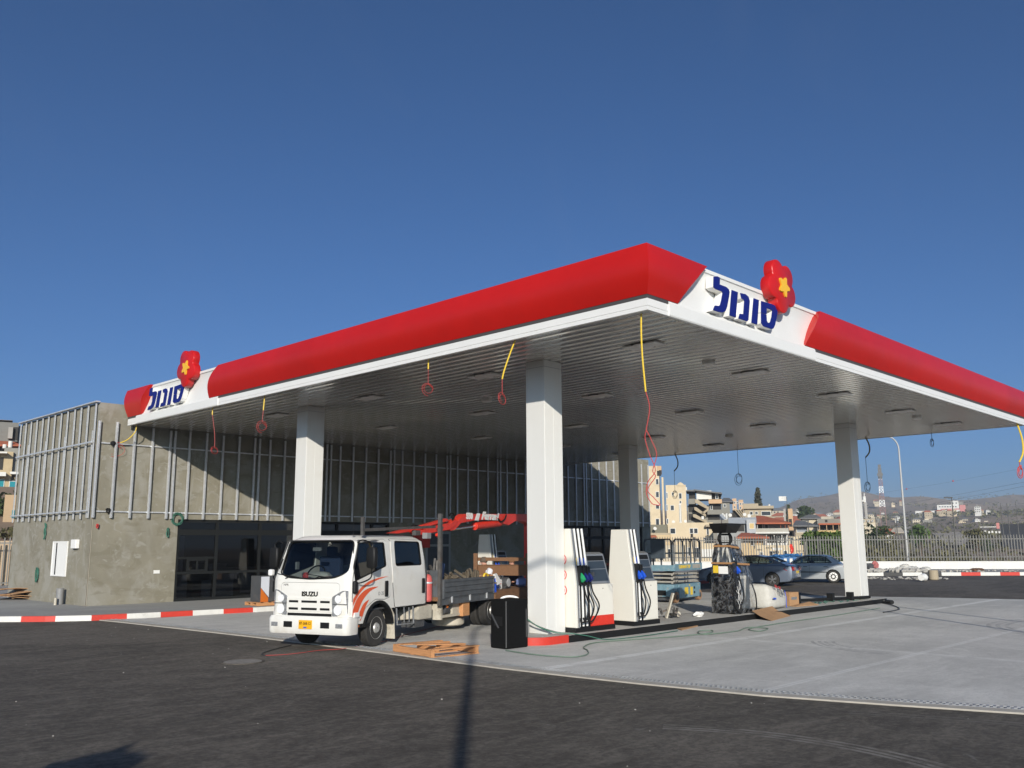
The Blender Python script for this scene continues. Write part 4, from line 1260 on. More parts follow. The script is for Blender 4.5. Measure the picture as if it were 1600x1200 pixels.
# side marker lamp
for s in (-1, 1):
    g = MB(); y = s * (cabw(.68) + .012); g.box(.18, .36, min(y, y + s * .03), max(y, y + s * .03), .63, .73); g.build('side_lamp', M['whiteplastic'], TR, bevel=.015)
    g = MB(); y = s * .94; g.box(.12, .80, min(y, y - s * .10), max(y, y - s * .10), .42, .498); stp = g.build('cab_sill', M['black'], TR, bevel=.01)
    g = MB(); g.box(.2, .42, min(s * .941, s * .95), max(s * .941, s * .95), .44, .48); g.build('reflector', M['amber'], stp)
    # wheel arch trim
    g = MB(); rings = []
    for k in range(17):
        a = rad(172 - 165 * k / 16)
        c, sn = math.cos(a), math.sin(a)
        rings.append([(1.09 + r * c, s * y, .36 + r * sn) for r, y in ((.50, .80), (.545, .80), (.56, .972), (.50, .972))])
    g.loft(rings); g.build('arch_trim', M['black'], TR, smooth=False)
    # mud flap
    g = MB(); g.loft([[(1.50, s * .72, .80), (1.50, s * .95, .80), (1.52, s * .95, .80), (1.52, s * .72, .80)], [(1.66, s * .70, .60), (1.66, s * .96, .60), (1.68, s * .96, .60), (1.68, s * .70, .60)], [(1.70, s * .70, .10), (1.70, s * .96, .10), (1.72, s * .96, .10), (1.72, s * .70, .10)]])
    g.build('mud_flap', M['creamdirt'], TR)
# interior
g = MB()
for y in (-.5, .5):
    g.box(.95, 1.45, y - .27, y + .27, .85, 1.25); g.box(1.35, 1.50, y - .27, y + .27, 1.25, 1.80); g.box(1.40, 1.48, y - .13, y + .13, 1.80, 2.0)
g.box(2.3, 2.8, -.80, .80, .85, 1.25); g.box(2.72, 2.86, -.80, .80, 1.25, 1.75)
g.build('seats', M['navycloth'], TR, bevel=.03)
g = MB(); g.box(.15, .62, -.88, .88, .95, 1.33); g.box(.10, 2.95, -.88, .88, .72, .76); g.build('dashboard', M['darkgrey'], TR, bevel=.03)
g = MB(); pts = [(.78 + .10 * math.sin(t), .42 + .22 * math.cos(t), 1.42 + .19 * math.sin(t)) for t in [2 * PI * k / 20 for k in range(20)]]
g.tube(pts, .017, 6, close=True); g.beam((.78, .42, 1.42), (.55, .42, 1.25), .04, .04); g.build('steering_wheel', M['black'], TR, smooth=True)
g = MB(); g.blob((.42, .05, 1.42), .16, .30, .09, 12, 8, .12); g.build('crumpled_bag', M['bag'], TR, smooth=True)
g = MB(); g.blob((.30, .30, 1.41), .05, .07, .09, 8, 6, .1); g.box(.20, .36, -.42, -.12, 1.34, 1.36); g.build('red_cloth', M['redcable'], TR, smooth=True)
g = MB(); g.box(.28, .36, .52, .56, 1.55, 1.70); g.box(.45, .49, .06, .26, 1.92, 1.99); g.build('mirror_inside', M['grey'], TR)
M['lampglass'] = mat('clear_lamp_glass', (.72, .73, .74), .15, var=.2, scale=40)
# front face ------------------------------------------------------------------
def frontbox(y0, y1, z0, z1, out, nm, m, bevel=0, base=None, par=TR):
    g = MB(); x = cabf((z0 + z1) / 2) if base is None else base
    g.box(x - out, x + .04, y0, y1, z0, z1); return g.build(nm, m, par, bevel=bevel)
gr = frontbox(-.56, .56, .735, 1.01, .012, 'grille', M['truckwhite'], .008)
for z in (.93, .79):
    for y0, y1 in ((-.50, -.27), (-.19, .19), (.27, .50)):
        frontbox(y0, y1, z - .022, z + .022, .014, 'grille_slot', M['black'], 0, None, gr)
frontbox(-.54, .54, .655, .728, .010, 'lower_intake', M['black'])
seam = MB()
seam.tube([(cabf(1.30) - .002, y, z) for y, z in roundpoly([(-.70, 1.02), (.70, 1.02), (.72, 1.26), (.66, 1.30), (-.66, 1.30), (-.72, 1.26)], .04)], .0035, 4, close=True)
seam.build('front_panel_seam', M['grey'], TR)
text_obj('ISUZU', .125, 'maker_lettering', M['black'], TR, basis((cabf(1.05) - .006, .0, 1.075), (0, -1, 0), (0, 0, 1)), .006, .004, 0, 1.15)
text_obj('NPR', .06, 'model_lettering', M['grey'], TR, basis((cabf(1.25) - .004, .60, 1.25), (0, -1, 0), (0, 0, 1)), .003, 0, 0, 1.1)
for s in (-1, 1):
    P = [(.55, .66), (.55, 1.03), (.78, 1.15), (.90, 1.16), (.90, .66)]
    g = MB(); g.prism(roundpoly(P, .03), lambda a, b, d: (cabf(b) - d + max(0, a - .72) ** 2 * 1.2, s * a, b), -.03, .018)
    hl = g.build('headlight', M['lens'], TR, bevel=.006)
    for z, r in ((.99, .075), (.78, .095)):
        g = MB(); g.lathe((cabf(z) - .022, s * .70, z), [(r, .0), (r, .006), (r * .85, .004)], 'x', 20); g.build('lamp_bowl', M['lampglass'], hl, smooth=True)
    g = MB(); g.box(cabf(.9) - .022, cabf(.9) + .02, min(s * .56, s * .89), max(s * .56, s * .89), .888, .898); g.build('lamp_divider', M['darkgrey'], hl)
# bumper
g = MB(); rings = []
for z, o in ((.31, .02), (.36, .0), (.60, .0), (.655, .03)):
    rings.append(rrect(-.03 + o, .42, -.985 + o * .5, .985 - o * .5, .13, z, 5))
g.loft(rings); bp = g.build('bumper', M['truckwhite'], TR, smooth=True)
for s in (-1, 1):
    g = MB(); g.box(-.034, .02, min(s * .34, s * .56), max(s * .34, s * .56), .43, .55); g.build('bumper_slot', M['black'], bp, bevel=.01)
    g = MB(); g.box(-.034, .02, min(s * .70, s * .87), max(s * .70, s * .87), .44, .53); g.build('fog_lamp', M['lens'], bp, bevel=.012)
g = MB(); g.box(-.05, -.028, -.15, .17, .41, .58); np_ = g.build('number_plate', mat('amber_number_plate', (0.75, 0.38, 0.01), .4), bp, bevel=.006)
text_obj('87-368-12', .075, 'plate_digits', M['black'], np_, basis((-.051, .01, .515), (0, -1, 0), (0, 0, 1)), .001, .001, 0, .9)
g = MB(); g.box(-.052, -.05, -.03, .05, .425, .452); g.build('plate_badge', M['nozblue'], np_)
# wipers
for y in (.62, -.10):
    g = MB(); g.tube([(cabf(1.40) - .03, y, 1.375), (cabf(1.44) - .035, y - .12, 1.42), (cabf(1.5) - .03, y - .45 + .1, 1.36)], .011, 5)
    g.tube([(cabf(1.46) - .03, y + .22, 1.47), (cabf(1.40) - .03, y - .34, 1.40)], .009, 5); g.build('wiper', M['black'], TR)
# mirrors
for s in (-1, 1):
    mr_ = MB(); yy = s * 1.16; xm = .36 if s > 0 else .50
    mr_.loft([[(x, y, z) for x, y, z in rrect(xm - .06 * q, xm + .07 * q, yy - .105 * q, yy + .105 * q, .045, z)] for z, q in ((1.58, .8), (1.61, 1), (1.79, 1.08), (1.96, 1), (1.99, .8))]); mo = mr_.build('mirror', M['black'], TR, smooth=True)
    x_ = .36 if s > 0 else .50
    g = MB(); g.tube(spline([(.32, s * .93, 2.08), (.34, s * 1.05, 2.13), (x_, yy, 2.06), (x_, yy, 1.98)]), .016, 6)
    g.tube(spline([(x_, yy, 1.60), (x_ - .02, yy, 1.40), (.30, s * 1.08, 1.31), (.22, s * .96, 1.29)]), .014, 6); g.build('mirror_arm', M['black'], mo, smooth=True)
    g = MB(); g.box(.14, .26, min(s * .93, s * 1.03), max(s * .93, s * 1.03), 1.09, 1.34); g.build('corner_mirror', M['black'], TR, bevel=.04)
g = MB(); g.box(.10, .22, 1.02, 1.12, 1.42, 1.55); g.build('round_mirror', M['whiteplastic'], TR, bevel=.03)
g = MB(); g.loft([[(.44, -.93, 2.10), (1.0, -.90, 2.13), (1.0, -1.0, 2.115), (.44, -1.0, 2.085)], [(.44, -.93, 2.106), (1.0, -.90, 2.137), (1.0, -1.0, 2.12), (.44, -1.0, 2.09)]]); g.build('window_visor', M['darkgrey'], TR)
g = MB(); g.tube([(.50, -.70, 2.23), (.45, -.72, 2.62)], .005, 5); g.blob((.5, -.7, 2.24), .03, .03, .02, 8, 5); g.build('antenna', M['black'], TR)
# wheels
def wheel(x, y, s, r=.37, w=.225, parent=TR, dual=False, name='wheel'):
    wr = thing(name, None, None); wr.parent = parent; wr.location = (x, y, r)
    for k in ('label', 'category'):
        if k in wr: del wr[k]
    g = MB(); prof = [(r * .60, -w / 2 + .01), (r * .72, -w / 2), (r * .93, -w / 2 + .005), (r * .985, -w / 2 + .03)]
    for q in range(5):
        a = -w / 2 + .045 + q * (w - .09) / 4
        prof += [(r, a - .010), (r, a + .010), (r * .975, a + .013), (r * .975, a + (w - .09) / 4 - .013)] if q < 4 else [(r, a)]
    prof += [(r * .985, w / 2 - .03), (r * .93, w / 2 - .005), (r * .72, w / 2), (r * .60, w / 2 - .01), (r * .58, 0)]
    g.lathe((0, 0, 0), prof, 'y', 40); g.build('tyre', M['rubber'], wr, smooth=True)
    g = MB(); o = s * (w / 2)
    g.lathe((0, 0, 0), [(r * .61, o * .85), (r * .60, o * .95), (r * .54, o * .80), (r * .52, o * .10), (r * .36, o * .16), (r * .33, o * .75), (r * .26, o * 1.0), (r * .24, o * 1.15), (r * .03, o * 1.2)], 'y', 32, False)
    rm = g.build('rim', mat('steel_wheel_rim', (.52, .52, .50), .45, metal=.5) if 'steelrim' not in M else M['steelrim'], wr, smooth=True)
    g = MB()
    for k in range(8):
        a = 2 * PI * k / 8; c = (math.cos(a) * r * .43, o * .13, math.sin(a) * r * .43)
        g.cyl(c, (c[0], c[1] + s * .012, c[2]), .028, n=10)
    g.build('rim_hole', M['black'], rm)
    return wr
M['steelrim'] = mat('steel_wheel_rim', (.50, .49, .46), .45, metal=.5)
for s in (-1, 1):
    wheel(1.09, s * .80, s)
    wheel(6.30, s * .83, s); wheel(6.30, s * .56, s)
# chassis
g = MB()
for y in (-.42, .42): g.beam((.5, y, .62), (9.4, y, .62), .08, .20)
for x in (3.3, 4.6, 5.9, 7.2, 8.6): g.beam((x, -.42, .62), (x, .42, .62), .08, .12)
g.cyl((1.09, -.7, .37), (1.09, .7, .37), .055); g.cyl((6.3, -.5, .37), (6.3, .5, .37), .07); g.blob((6.3, 0, .37), .2, .22, .2)
g.box(1.3, 2.6, -.35, .35, .45, .72)
g.build('chassis', M['darkgrey'], TR)
g = MB()
g.tube([(1.80, -.93, .72), (1.84, -.93, .37), (2.5, -.93, .35), (2.46, -.93, .72)], .018, 6); g.tube([(2.1, -.93, .72), (2.12, -.93, .40)], .012, 6); g.tube([(2.3, -.93, .70), (2.32, -.93, .40)], .012, 6)
g.build('step', M['greyframe'], TR)
g = MB(); g.loft([[(2.46, y, z) for y, z in ((-.90, .44), (-.55, .40), (-.55, .62), (-.90, .50))], [(2.75, y, z) for y, z in ((-.93, .40), (-.50, .38), (-.50, .72), (-.93, .68))], [(3.30, y, z) for y, z in ((-.93, .40), (-.50, .38), (-.50, .72), (-.93, .70))]])
g.build('fuel_tank', M['creamdirt'], TR, bevel=.02)
g = MB(); g.box(2.6, 3.05, -.88, -.55, .24, .40); g.build('battery_tray', M['darkgrey'], TR, bevel=.01)
g = MB(); g.box(3.66, 3.74, -.95, -.5, .33, .68); g.box(3.74, 4.9, -.90, -.5, .36, .42); g.box(4.35, 4.75, -.88, -.5, .42, .68); g.build('bracket_frame', M['creamdirt'], TR)
g = MB(); g.cyl((3.95, -.80, .55), (4.15, -.80, .55), .13, n=18); g.build('air_tank', M['darkgrey'], TR, smooth=True)
g = MB(); g.blob((4.0, -.93, .62), .05, .03, .05); g.build('valve_cap', M['amber'], TR)
g = MB(); g.box(4.68, 5.02, -.98, -.80, .34, .70); wb = g.build('wooden_chock', M['wood'], TR, bevel=.01)
g = MB(); g.lathe((4.95, -.42, .20), [(.20, -.08), (.34, -.10), (.39, -.07), (.40, 0), (.39, .07), (.34, .10), (.20, .08)], 'z', 28); g.build('spare_wheel', M['creamdirt'], TR, smooth=True)
# ladder rack over the cab and the tall stake
g = MB()
g.box(3.47, 3.56, -1.04, -.96, .66, 2.74); g.build('stake', M['darksteel'], TR)
g = MB(); g.box(3.47, 3.56, .96, 1.04, .66, 1.5); g.build('stake', M['darksteel'], TR)
g = MB()
for y in (-.86,):
    g.box(.56, .62, y - .03, y + .03, 2.23, 2.60)
    g.beam((.6, y, 2.335), (3.5, y, 2.44), .05, .06)
g.box(2.6, 2.8, -.90, -.80, 2.24, 2.35)
g.build('roof_rack', M['darksteel'], TR)
g = MB(); g.box(3.05, 3.22, -.93, -.80, 2.17, 2.30); g.build('work_lamp', M['grey'], TR)
# bed
g = MB(); g.box(3.46, 9.0, -.98, .98, .76, .85); g.build('bed_floor', M['oldwood'], TR)
g = MB(); g.box(3.46, 3.52, -.97, .97, .852, 1.45); g.build('headboard', M['bedgrey'], TR)
g = MB()
g.box(3.60, 6.26, -1.03, -.99, .80, 1.235)
for z in (.85, .96, 1.08, 1.19): g.box(3.62, 6.24, -1.05, -1.031, z - .018, z + .018)
g.box(3.62, 3.68, -1.052, -1.0, .80, 1.24); g.box(6.20, 6.26, -1.052, -1.0, .80, 1.24)
g.build('bed_side_panel', M['bedgrey'], TR, bevel=.005)
g = MB(); g.box(3.5, 6.28, -1.02, -.985, .66, .795); g.build('bed_sill', M['bedgrey'], TR)
g = MB()
for x in (4.0, 4.9, 5.8): g.box(x, x + .05, -1.055, -1.03, .70, .84)
g.build('latch', M['steel'], TR)
g = MB(); g.box(6.30, 9.0, -1.05, -.99, .42, .84); g.box(6.30, 9.0, -1.06, -1.051, .60, .64)
g.build('dropped_side_panel', M['oldwood'], TR)
g = MB(); g.box(3.60, 9.0, .99, 1.03, .80, 1.235); g.build('bed_side_panel', M['bedgrey'], TR)
# rusty transverse board in front of the crane
hbx = 8.15
def fr(px, py, u):
    A = Vector((math.cos(TA), math.sin(TA), 0)); d = ray(px, py); t = ((TO + A * u - CAM).dot(A)) / d.dot(A); p = CAM + d * t - TO
    return p.dot(Vector((-math.sin(TA), math.cos(TA), 0))), p.z
ya, za = fr(741, 866, hbx); yb, zb_ = fr(808, 872, hbx)
g = MB(); 
for py0, py1 in ((871, 876.5), (883.5, 899)):
    g.box(hbx, hbx + .05, yb - .35, ya, fr(775, py1, hbx)[1], fr(775, py0, hbx)[1])
zt_ = fr(742, 864.5, hbx)[1]
g.box(hbx - .05, hbx - .002, ya - .12, ya, .852, zt_); g.box(hbx - .05, hbx - .002, yb - .4, yb - .28, .852, zt_)
g.box(hbx - .02, hbx + .07, yb - .35, ya, fr(775, 883.4, hbx)[1], fr(775, 882.2, hbx)[1])
g.build('tail_board', M['oldwood'], TR)
# crane
def sp(px, py, y):
    Nn = Vector((-math.sin(TA), math.cos(TA), 0)); d = ray(px, py); t = ((TO + Nn * y - CAM).dot(Nn)) / d.dot(Nn); p = CAM + d * t - TO
    return Vector((p.dot(Vector((math.cos(TA), math.sin(TA), 0))), y, p.z))
CY = -.12
def bm(P, name, m, w, par, y=CY, bevel=.01):
    Q = [sp(*p, y) for p in P]
    g = MB(); g.prism([(q.x, q.z) for q in Q], lambda a, b, d: (a, y + d, b), -w / 2, w / 2); return g.build(name, m, par, bevel=bevel)
z2 = lambda a, b: (600 + a / 6.957, 790 + b / 6.955)
crn = MB(); px0 = sp(826, 830, CY)
crn.box(px0.x, px0.x + .34, CY - .17, CY + .17, .75, px0.z + .5); cr_ = crn.build('crane', M['crane'], TR, bevel=.02)
bm([z2(845, 92), z2(1435, 92), z2(1600, 95), z2(1600, 225), z2(1480, 172), z2(1390, 170), z2(1320, 215), z2(1255, 195), z2(1230, 150), z2(960, 160), z2(850, 182), z2(800, 190), z2(735, 262), z2(685, 275), z2(655, 240), z2(740, 185), z2(790, 130)], 'main_boom', M['crane'], .22, cr_)
bm([z2(560, 215), z2(700, 190), z2(742, 150), z2(775, 165), z2(755, 215), z2(690, 262), z2(560, 282), z2(400, 318), z2(330, 318), z2(300, 290)], 'folded_boom', M['crane'], .16, cr_, CY - .05)
bm([z2(395, 215), z2(520, 180), z2(660, 140), z2(685, 165), z2(560, 200), z2(400, 240)], 'folding_cylinder', M['crane'], .14, cr_, CY - .02)
bm([z2(40, 300), z2(260, 245), z2(400, 222), z2(560, 200), z2(560, 240), z2(300, 280), z2(120, 306)], 'extension_boom', M['crane'], .14, cr_, CY + .1)
bm([z2(575, 305), z2(600, 290), z2(610, 330), z2(592, 348), z2(575, 330)], 'hook_block', M['crane'], .1, cr_, CY - .2)
a, b = sp(*z2(985, 223), CY), sp(*z2(1250, 190), CY); c = sp(*z2(725, 258), CY)
g = MB(); g.cyl(a, b, .105, n=16); g.build('lift_cylinder', M['crane'], cr_, smooth=True)
g = MB(); g.cyl(c, a, .035, n=10); a2, b2 = sp(*z2(660, 170), CY), sp(*z2(720, 145), CY); g.cyl(a2, b2, .03, n=8)
for q in ((575, 250, 645, 235), (575, 262, 640, 248)):
    a2, b2 = sp(*z2(q[0], q[1]), CY - .15), sp(*z2(q[2], q[3]), CY - .15); g.cyl(a2, b2, .012, n=6)
g.build('piston_rod', M['chrome'], cr_, smooth=True)
g = MB()
for P in ([(715, 110), (725, 85), (755, 90), (765, 125), (740, 150)], [(280, 250), (310, 215), (370, 225), (420, 240)], [(1240, 140), (1270, 175), (1310, 150), (1330, 100)]):
    g = MB(); g.tube(spline([sp(*z2(*p), CY - .14) for p in P], 5), .022, 6); g.build('hydraulic_hose', M['black'], cr_, smooth=True)
m0 = sp(*z2(930, 117), CY - .114); m1 = sp(*z2(1130, 112), CY - .114)
text_obj('550', .21, 'crane_lettering', M['white'], cr_, basis(m0, (1, 0, 0), (0, 0, 1)), .003, .014, 0, 1.15)
text_obj('Ferrari', .27, 'crane_lettering', M['white'], cr_, basis(m1 + Vector((.12, 0, -.01)), (1, 0, 0), (0, 0, 1)), .003, .018, .35, 1.35)
q0 = sp(*z2(1010, 120), CY - .114)
g = MB(); g.prism([(q0.x - .13, q0.z - .10), (q0.x + .10, q0.z - .10), (q0.x + .20, q0.z + .09), (q0.x + .0, q0.z + .09)], lambda a, b, d: (a, CY - .111 - d, b), 0, .003); g.build('crane_emblem', M['white'], cr_)
# ---------------- things carried by the truck
def tl(u, y, z): return TO + Vector((u * math.cos(TA) - y * math.sin(TA), u * math.sin(TA) + y * math.cos(TA), z))
t = thing('gas_cylinder', 'faded red cylinder standing between the truck cab and bed', 'gas cylinder', tl(3.27, -.80, .76))
g = MB(); g.lathe((0, 0, 0), [(.10, 0), (.125, .03), (.125, .50), (.10, .57), (.045, .61)], n=20); g.build('body', M['redext'], t, smooth=True)
g = MB(); g.lathe((0, 0, .61), [(.04, 0), (.03, .04), (.05, .05), (.05, .08)], n=12); g.build('valve', M['darksteel'], t)
g = MB(); g.lathe((0, 0, .40), [(.128, 0), (.130, .02), (.128, .04)], n=20); g.build('strap', M['steel'], t)
t = thing('folded_ladder_chair', 'blue folding frame leaning upright on the front of the truck bed', 'folding frame', tl(3.9, -.55, .85), TA)
g = MB()
for a, b in (((0, 0, 0), (.35, .1, .85)), ((.25, 0, 0), (.45, .1, .80)), ((.5, 0, 0), (.1, .1, .7))): g.beam(a, b, .05, .05)
g.build('frame', M['darksteel'], t)
g = MB(); g.prism([(-.25, .40), (-.10, .42), (.05, .05), (-.02, 0)], lambda a, b, d: (a, -.05 + d, b), 0, .02); g.prism([(.30, .3), (.48, .75), (.56, .72), (.46, .25)], lambda a, b, d: (a, -.05 + d, b), 0, .02); g.build('fabric', mat('faded_blue_fabric', (.05, .09, .2), .8), t)
t = thing('tool_box', 'grey steel box behind the truck headboard', 'tool box', tl(3.8, .3, .853), TA)
g = MB(); g.box(-.2, .5, -.4, .4, 0, .62); g.build('body', M['bedgrey'], t, bevel=.02); g = MB(); g.box(-.22, .52, -.42, .42, .622, .66); g.build('lid', M['bedgrey'], t, bevel=.01)
M['junk'] = mat('tangled_rope_and_scrap', (.10, .08, .055), .9, var=.5, scale=9)
random.seed(11)
g = MB()
for k in range(46):
    c = Vector((random.uniform(4.0, 6.1), random.uniform(-.9, -.3), random.uniform(1.0, 1.28)))
    d = Vector((random.uniform(-1, 1), random.uniform(-.6, .6), random.uniform(-.3, .3))).normalized() * random.uniform(.1, .4)
    if random.random() < .6: g.beam(c - d, c + d, random.uniform(.02, .07), random.uniform(.02, .07))
    else: g.blob(c, random.uniform(.05, .12), random.uniform(.05, .12), random.uniform(.04, .09), 7, 5, .35)
scr = g.build('scrap_heap', M['junk']); scr.location = TO; scr.rotation_euler = (0, 0, TA)
tag(scr, 'heap of tangled scrap and tools lying on the grey truck bed', 'scrap', kind='stuff')
t = thing('rope_coil', 'coils of thick rope on top of the truck bed load', 'rope', tl(5.35, -.85, 1.14), TA)
g = MB()
for cx, r_, tl_ in ((-.25, .16, .3), (-.05, .19, -.2), (.15, .15, .4), (.32, .13, .1)):
    g.tube([(cx + .05 * math.cos(a) + tl_ * r_ * math.sin(a), r_ * .4 * math.cos(a), .10 + r_ * math.sin(a)) for a in [2 * PI * k / 16 for k in range(16)]], .032, 6, close=True)
g.build('rope', M['junk'], t, smooth=True)
t = tag(MB().tube(spline([(0, 0, 0), (.02, 0, .22), (.12, 0, .27), (.24, 0, .22), (.28, 0, 0)]), .028, 8).build('yellow_handle', M['yelcable'], smooth=True), 'bent yellow handle sticking up from the truck bed load', 'handle')
t.location = tl(6.02, -.85, 1.02); t.rotation_euler = (0, 0, TA)
t = thing('plastic_canister', 'blue and white plastic canister on the wooden rear bed', 'canister', tl(6.75, -.85, .853), TA)
g = MB(); g.box(0, .38, 0, .2, 0, .26); g.build('body', M['whiteplastic'], t, bevel=.03)
g = MB(); g.box(.01, .17, -.004, -.0005, .03, .22); g.build('label_patch', M['nozblue'], t); g = MB(); g.box(.20, .30, -.004, -.0005, .14, .22); g.build('label_patch', M['crane'], t)
g = MB(); g.cyl((.3, .1, .26), (.3, .1, .31), .03); g.build('cap', M['crane'], t)
t = thing('white_rag', 'white and blue rag hanging over the end of the grey side panel', 'rag', tl(6.30, -1.0, 1.12), TA)
g = MB(); g.loft([[(0, -.04, .15), (.14, -.02, .17), (.14, .03, .17), (0, .02, .15)], [(.02, -.06, 0), (.28, -.05, .02), (.28, .0, .02), (.02, .0, 0)], [(.1, -.07, -.12), (.36, -.05, -.08), (.36, -.02, -.08), (.1, -.02, -.12)]]); g.build('cloth', M['whiteplastic'], t, smooth=True)
g = MB(); g.loft([[(-.02, -.05, .05), (.05, -.05, .05), (.05, -.02, .05), (-.02, -.02, .05)], [(-.02, -.06, -.30), (.07, -.05, -.30), (.07, -.02, -.3), (-.02, -.02, -.3)]]); g.build('blue_strap', M['nozblue'], t)
t = thing('power_tool', 'grey cutting tool with silver blade on the wooden rear bed', 'power tool', tl(7.45, -.8, .853), TA)
g = MB(); g.box(0, .3, 0, .2, .03, .2); g.box(-.05, .35, .02, .18, 0, .03); g.cyl((.1, -.02, .16), (.1, .22, .16), .14, n=18); g.build('body', M['darkgrey'], t, bevel=.01)
g = MB(); g.cyl((.1, -.04, .16), (.1, -.025, .16), .11, n=18); g.build('blade', M['steel'], t)
t = thing('wooden_crate', 'small open wooden crate with boards on the rear truck bed', 'crate', tl(7.3, -.2, .853), TA)
g = MB(); g.box(-.5, .55, -.3, .3, 0, .05); g.box(-.5, .55, -.32, -.30, 0, .28); g.box(-.5, .55, .30, .32, 0, .28); g.box(-.52, -.5, -.32, .32, 0, .28); g.box(.55, .57, -.32, .32, 0, .28); g.build('crate_body', M['wood'], t)
g = MB(); g.beam((-.6, -.2, .3), (.5, .1, .36), .14, .03); g.beam((-.4, .2, .32), (.7, .0, .34), .1, .03); g.build('loose_board', M['wood'], t)
t = thing('blue_bag', 'small pale blue bag at the rear end of the truck bed', 'bag', tl(8.55, -.75, .853), TA)
g = MB(); g.blob((0, 0, .13), .22, .15, .14, 12, 8, .15); g.build('bag', mat('pale_blue_fabric', (.15, .2, .4), .8), t, smooth=True)

# ---------------- people behind the truck
def person(loc, rz, lab, bend, shirt, hairm, cap=None, h=1.72):
    t = thing('person', lab, 'person', loc, rz)
    me = bpy.data.meshes.new('body')
    # skeleton: x = facing direction
    hip = Vector((0, 0, .93)); ch = hip + Vector((math.sin(bend) * .42, 0, math.cos(bend) * .42)); nk = ch + Vector((math.sin(bend) * .12, 0, math.cos(bend) * .12)); hd = nk + Vector((math.sin(bend * 1.1) * .10 + .03, 0, .12)); tp = hd + Vector((.02, 0, .10))
    V = [hip, ch, nk, hd, tp]; Rr = [.15, .17, .06, .085, .075]; E = [(0, 1), (1, 2), (2, 3), (3, 4)]
    def chain(start, pts):
        k = start
        for p, r in pts:
            V.append(Vector(p)); Rr.append(r); E.append((k, len(V) - 1)); k = len(V) - 1
        return k
    for s in (-1, 1):
        chain(0, [((0, s * .10, .86), .10), ((.05, s * .11, .48), .065), ((0, s * .12, .09), .045), ((.14, s * .12, .04), .04)])
        sh = ch + Vector((0, s * .19, .02)); el = sh + Vector((.10, s * .05, -.27)); wr = el + Vector((.24, -s * .06, -.02)); 
        k = chain(1, [(sh, .06), (el, .045), (wr, .033), (wr + Vector((.06, 0, -.01)), .036)])
        for f in range(4): chain(k, [(wr + Vector((.12, (f - 1.5) * .02, -.01)), .010), (wr + Vector((.155, (f - 1.5) * .02, -.03)), .009)])
        chain(k, [(wr + Vector((.07, -s * .045, -.01)), .011), (wr + Vector((.10, -s * .055, -.02)), .009)])
    me.from_pydata([tuple(v) for v in V], E, [])
    o = bpy.data.objects.new('body', me); COL.objects.link(o)
    me.materials.append(M['skin'])
    sk = o.modifiers.new('skin', 'SKIN'); sk.use_smooth_shade = True
    for k, r in enumerate(Rr): me.skin_vertices[0].data[k].radius = (r, r)
    me.skin_vertices[0].data[0].use_root = True
    su = o.modifiers.new('sub', 'SUBSURF'); su.levels = 1; su.render_levels = 1
    bpy.context.view_layer.update()
    m2 = bpy.data.meshes.new_from_object(o.evaluated_get(bpy.context.evaluated_depsgraph_get())); o.modifiers.clear(); o.data = m2; m2.materials.clear(); m2.materials.append(M['skin'])
    o.parent = t
    g = MB(); c = hd + Vector((-.015, 0, .06))
    g.blob(c + Vector((0, 0, .02)), .115, .10, .10, 14, 8, .03); g.build('hair' if cap is None else 'cap', cap or hairm, t, smooth=True)
    g = MB(); g.blob(hd + Vector((.10, 0, .0)), .025, .014, .025, 8, 6); 
    g.build('nose', M['skin'], t, smooth=True)
    g = MB()
    for s in (-1, 1): g.blob(hd + Vector((.085, s * .034, .03)), .012, .014, .008, 6, 5)
    g.build('eyes', M['black'], t)
    g = MB(); rings = []
    for f, rx, ry in ((-.02, .15, .18), (.25, .16, .20), (.55, .15, .22), (.80, .145, .235), (.97, .10, .15), (1.05, .075, .08)):
        c = hip + (ch - hip) * f * 1.15
        rings.append([(c.x + rx * math.cos(a), c.y + ry * math.sin(a), c.z + math.sin(bend) * -rx * math.cos(a) * .4) for a in [2 * PI * k / 16 for k in range(16)]])
    g.loft(rings)
    for s in (-1, 1):
        sh = ch + Vector((0, s * .19, .02)); el = sh + Vector((.10, s * .05, -.27)); g.tube([sh + Vector((-.0, -s * .05, .0)), sh, (sh + el) / 2, el + Vector((0, 0, .04))], [.085, .085, .075, .065], 12)
    g.build('shirt', shirt, t, smooth=True)
    g = MB()
    for s in (-1, 1): g.tube([(0, s * .09, .98), (0, s * .10, .86), (.05, s * .11, .48), (0, s * .12, .10)], [.12, .125, .09, .075], 14)
    g.build('trousers', M['navycloth'], t, smooth=True)
    g = MB()
    for s in (-1, 1): g.blob((.06, s * .12, .045), .14, .05, .05, 10, 6)
    g.build('shoes', M['black'], t, smooth=True)
    return t
def behind(px, py, dist, bend):
    p = atdist(px, dist); z = 2.05 + (846 - py) / 1400 * dist
    return p, z
p, z = behind(775, 873, 25.5, 0)
person((p.x, p.y, 0.01), rad(150), 'person with short grey hair and white shirt bending behind the brown board of the truck', .55, M['shirt'], M['hairgrey'])
p, z = behind(808, 874, 26.2, 0)
person((p.x, p.y, 0.01), rad(200), 'person in brown cap and navy jacket bending behind the truck, right of the other', .62, M['navycloth'], M['hairgrey'], cap=M['oldwood'])
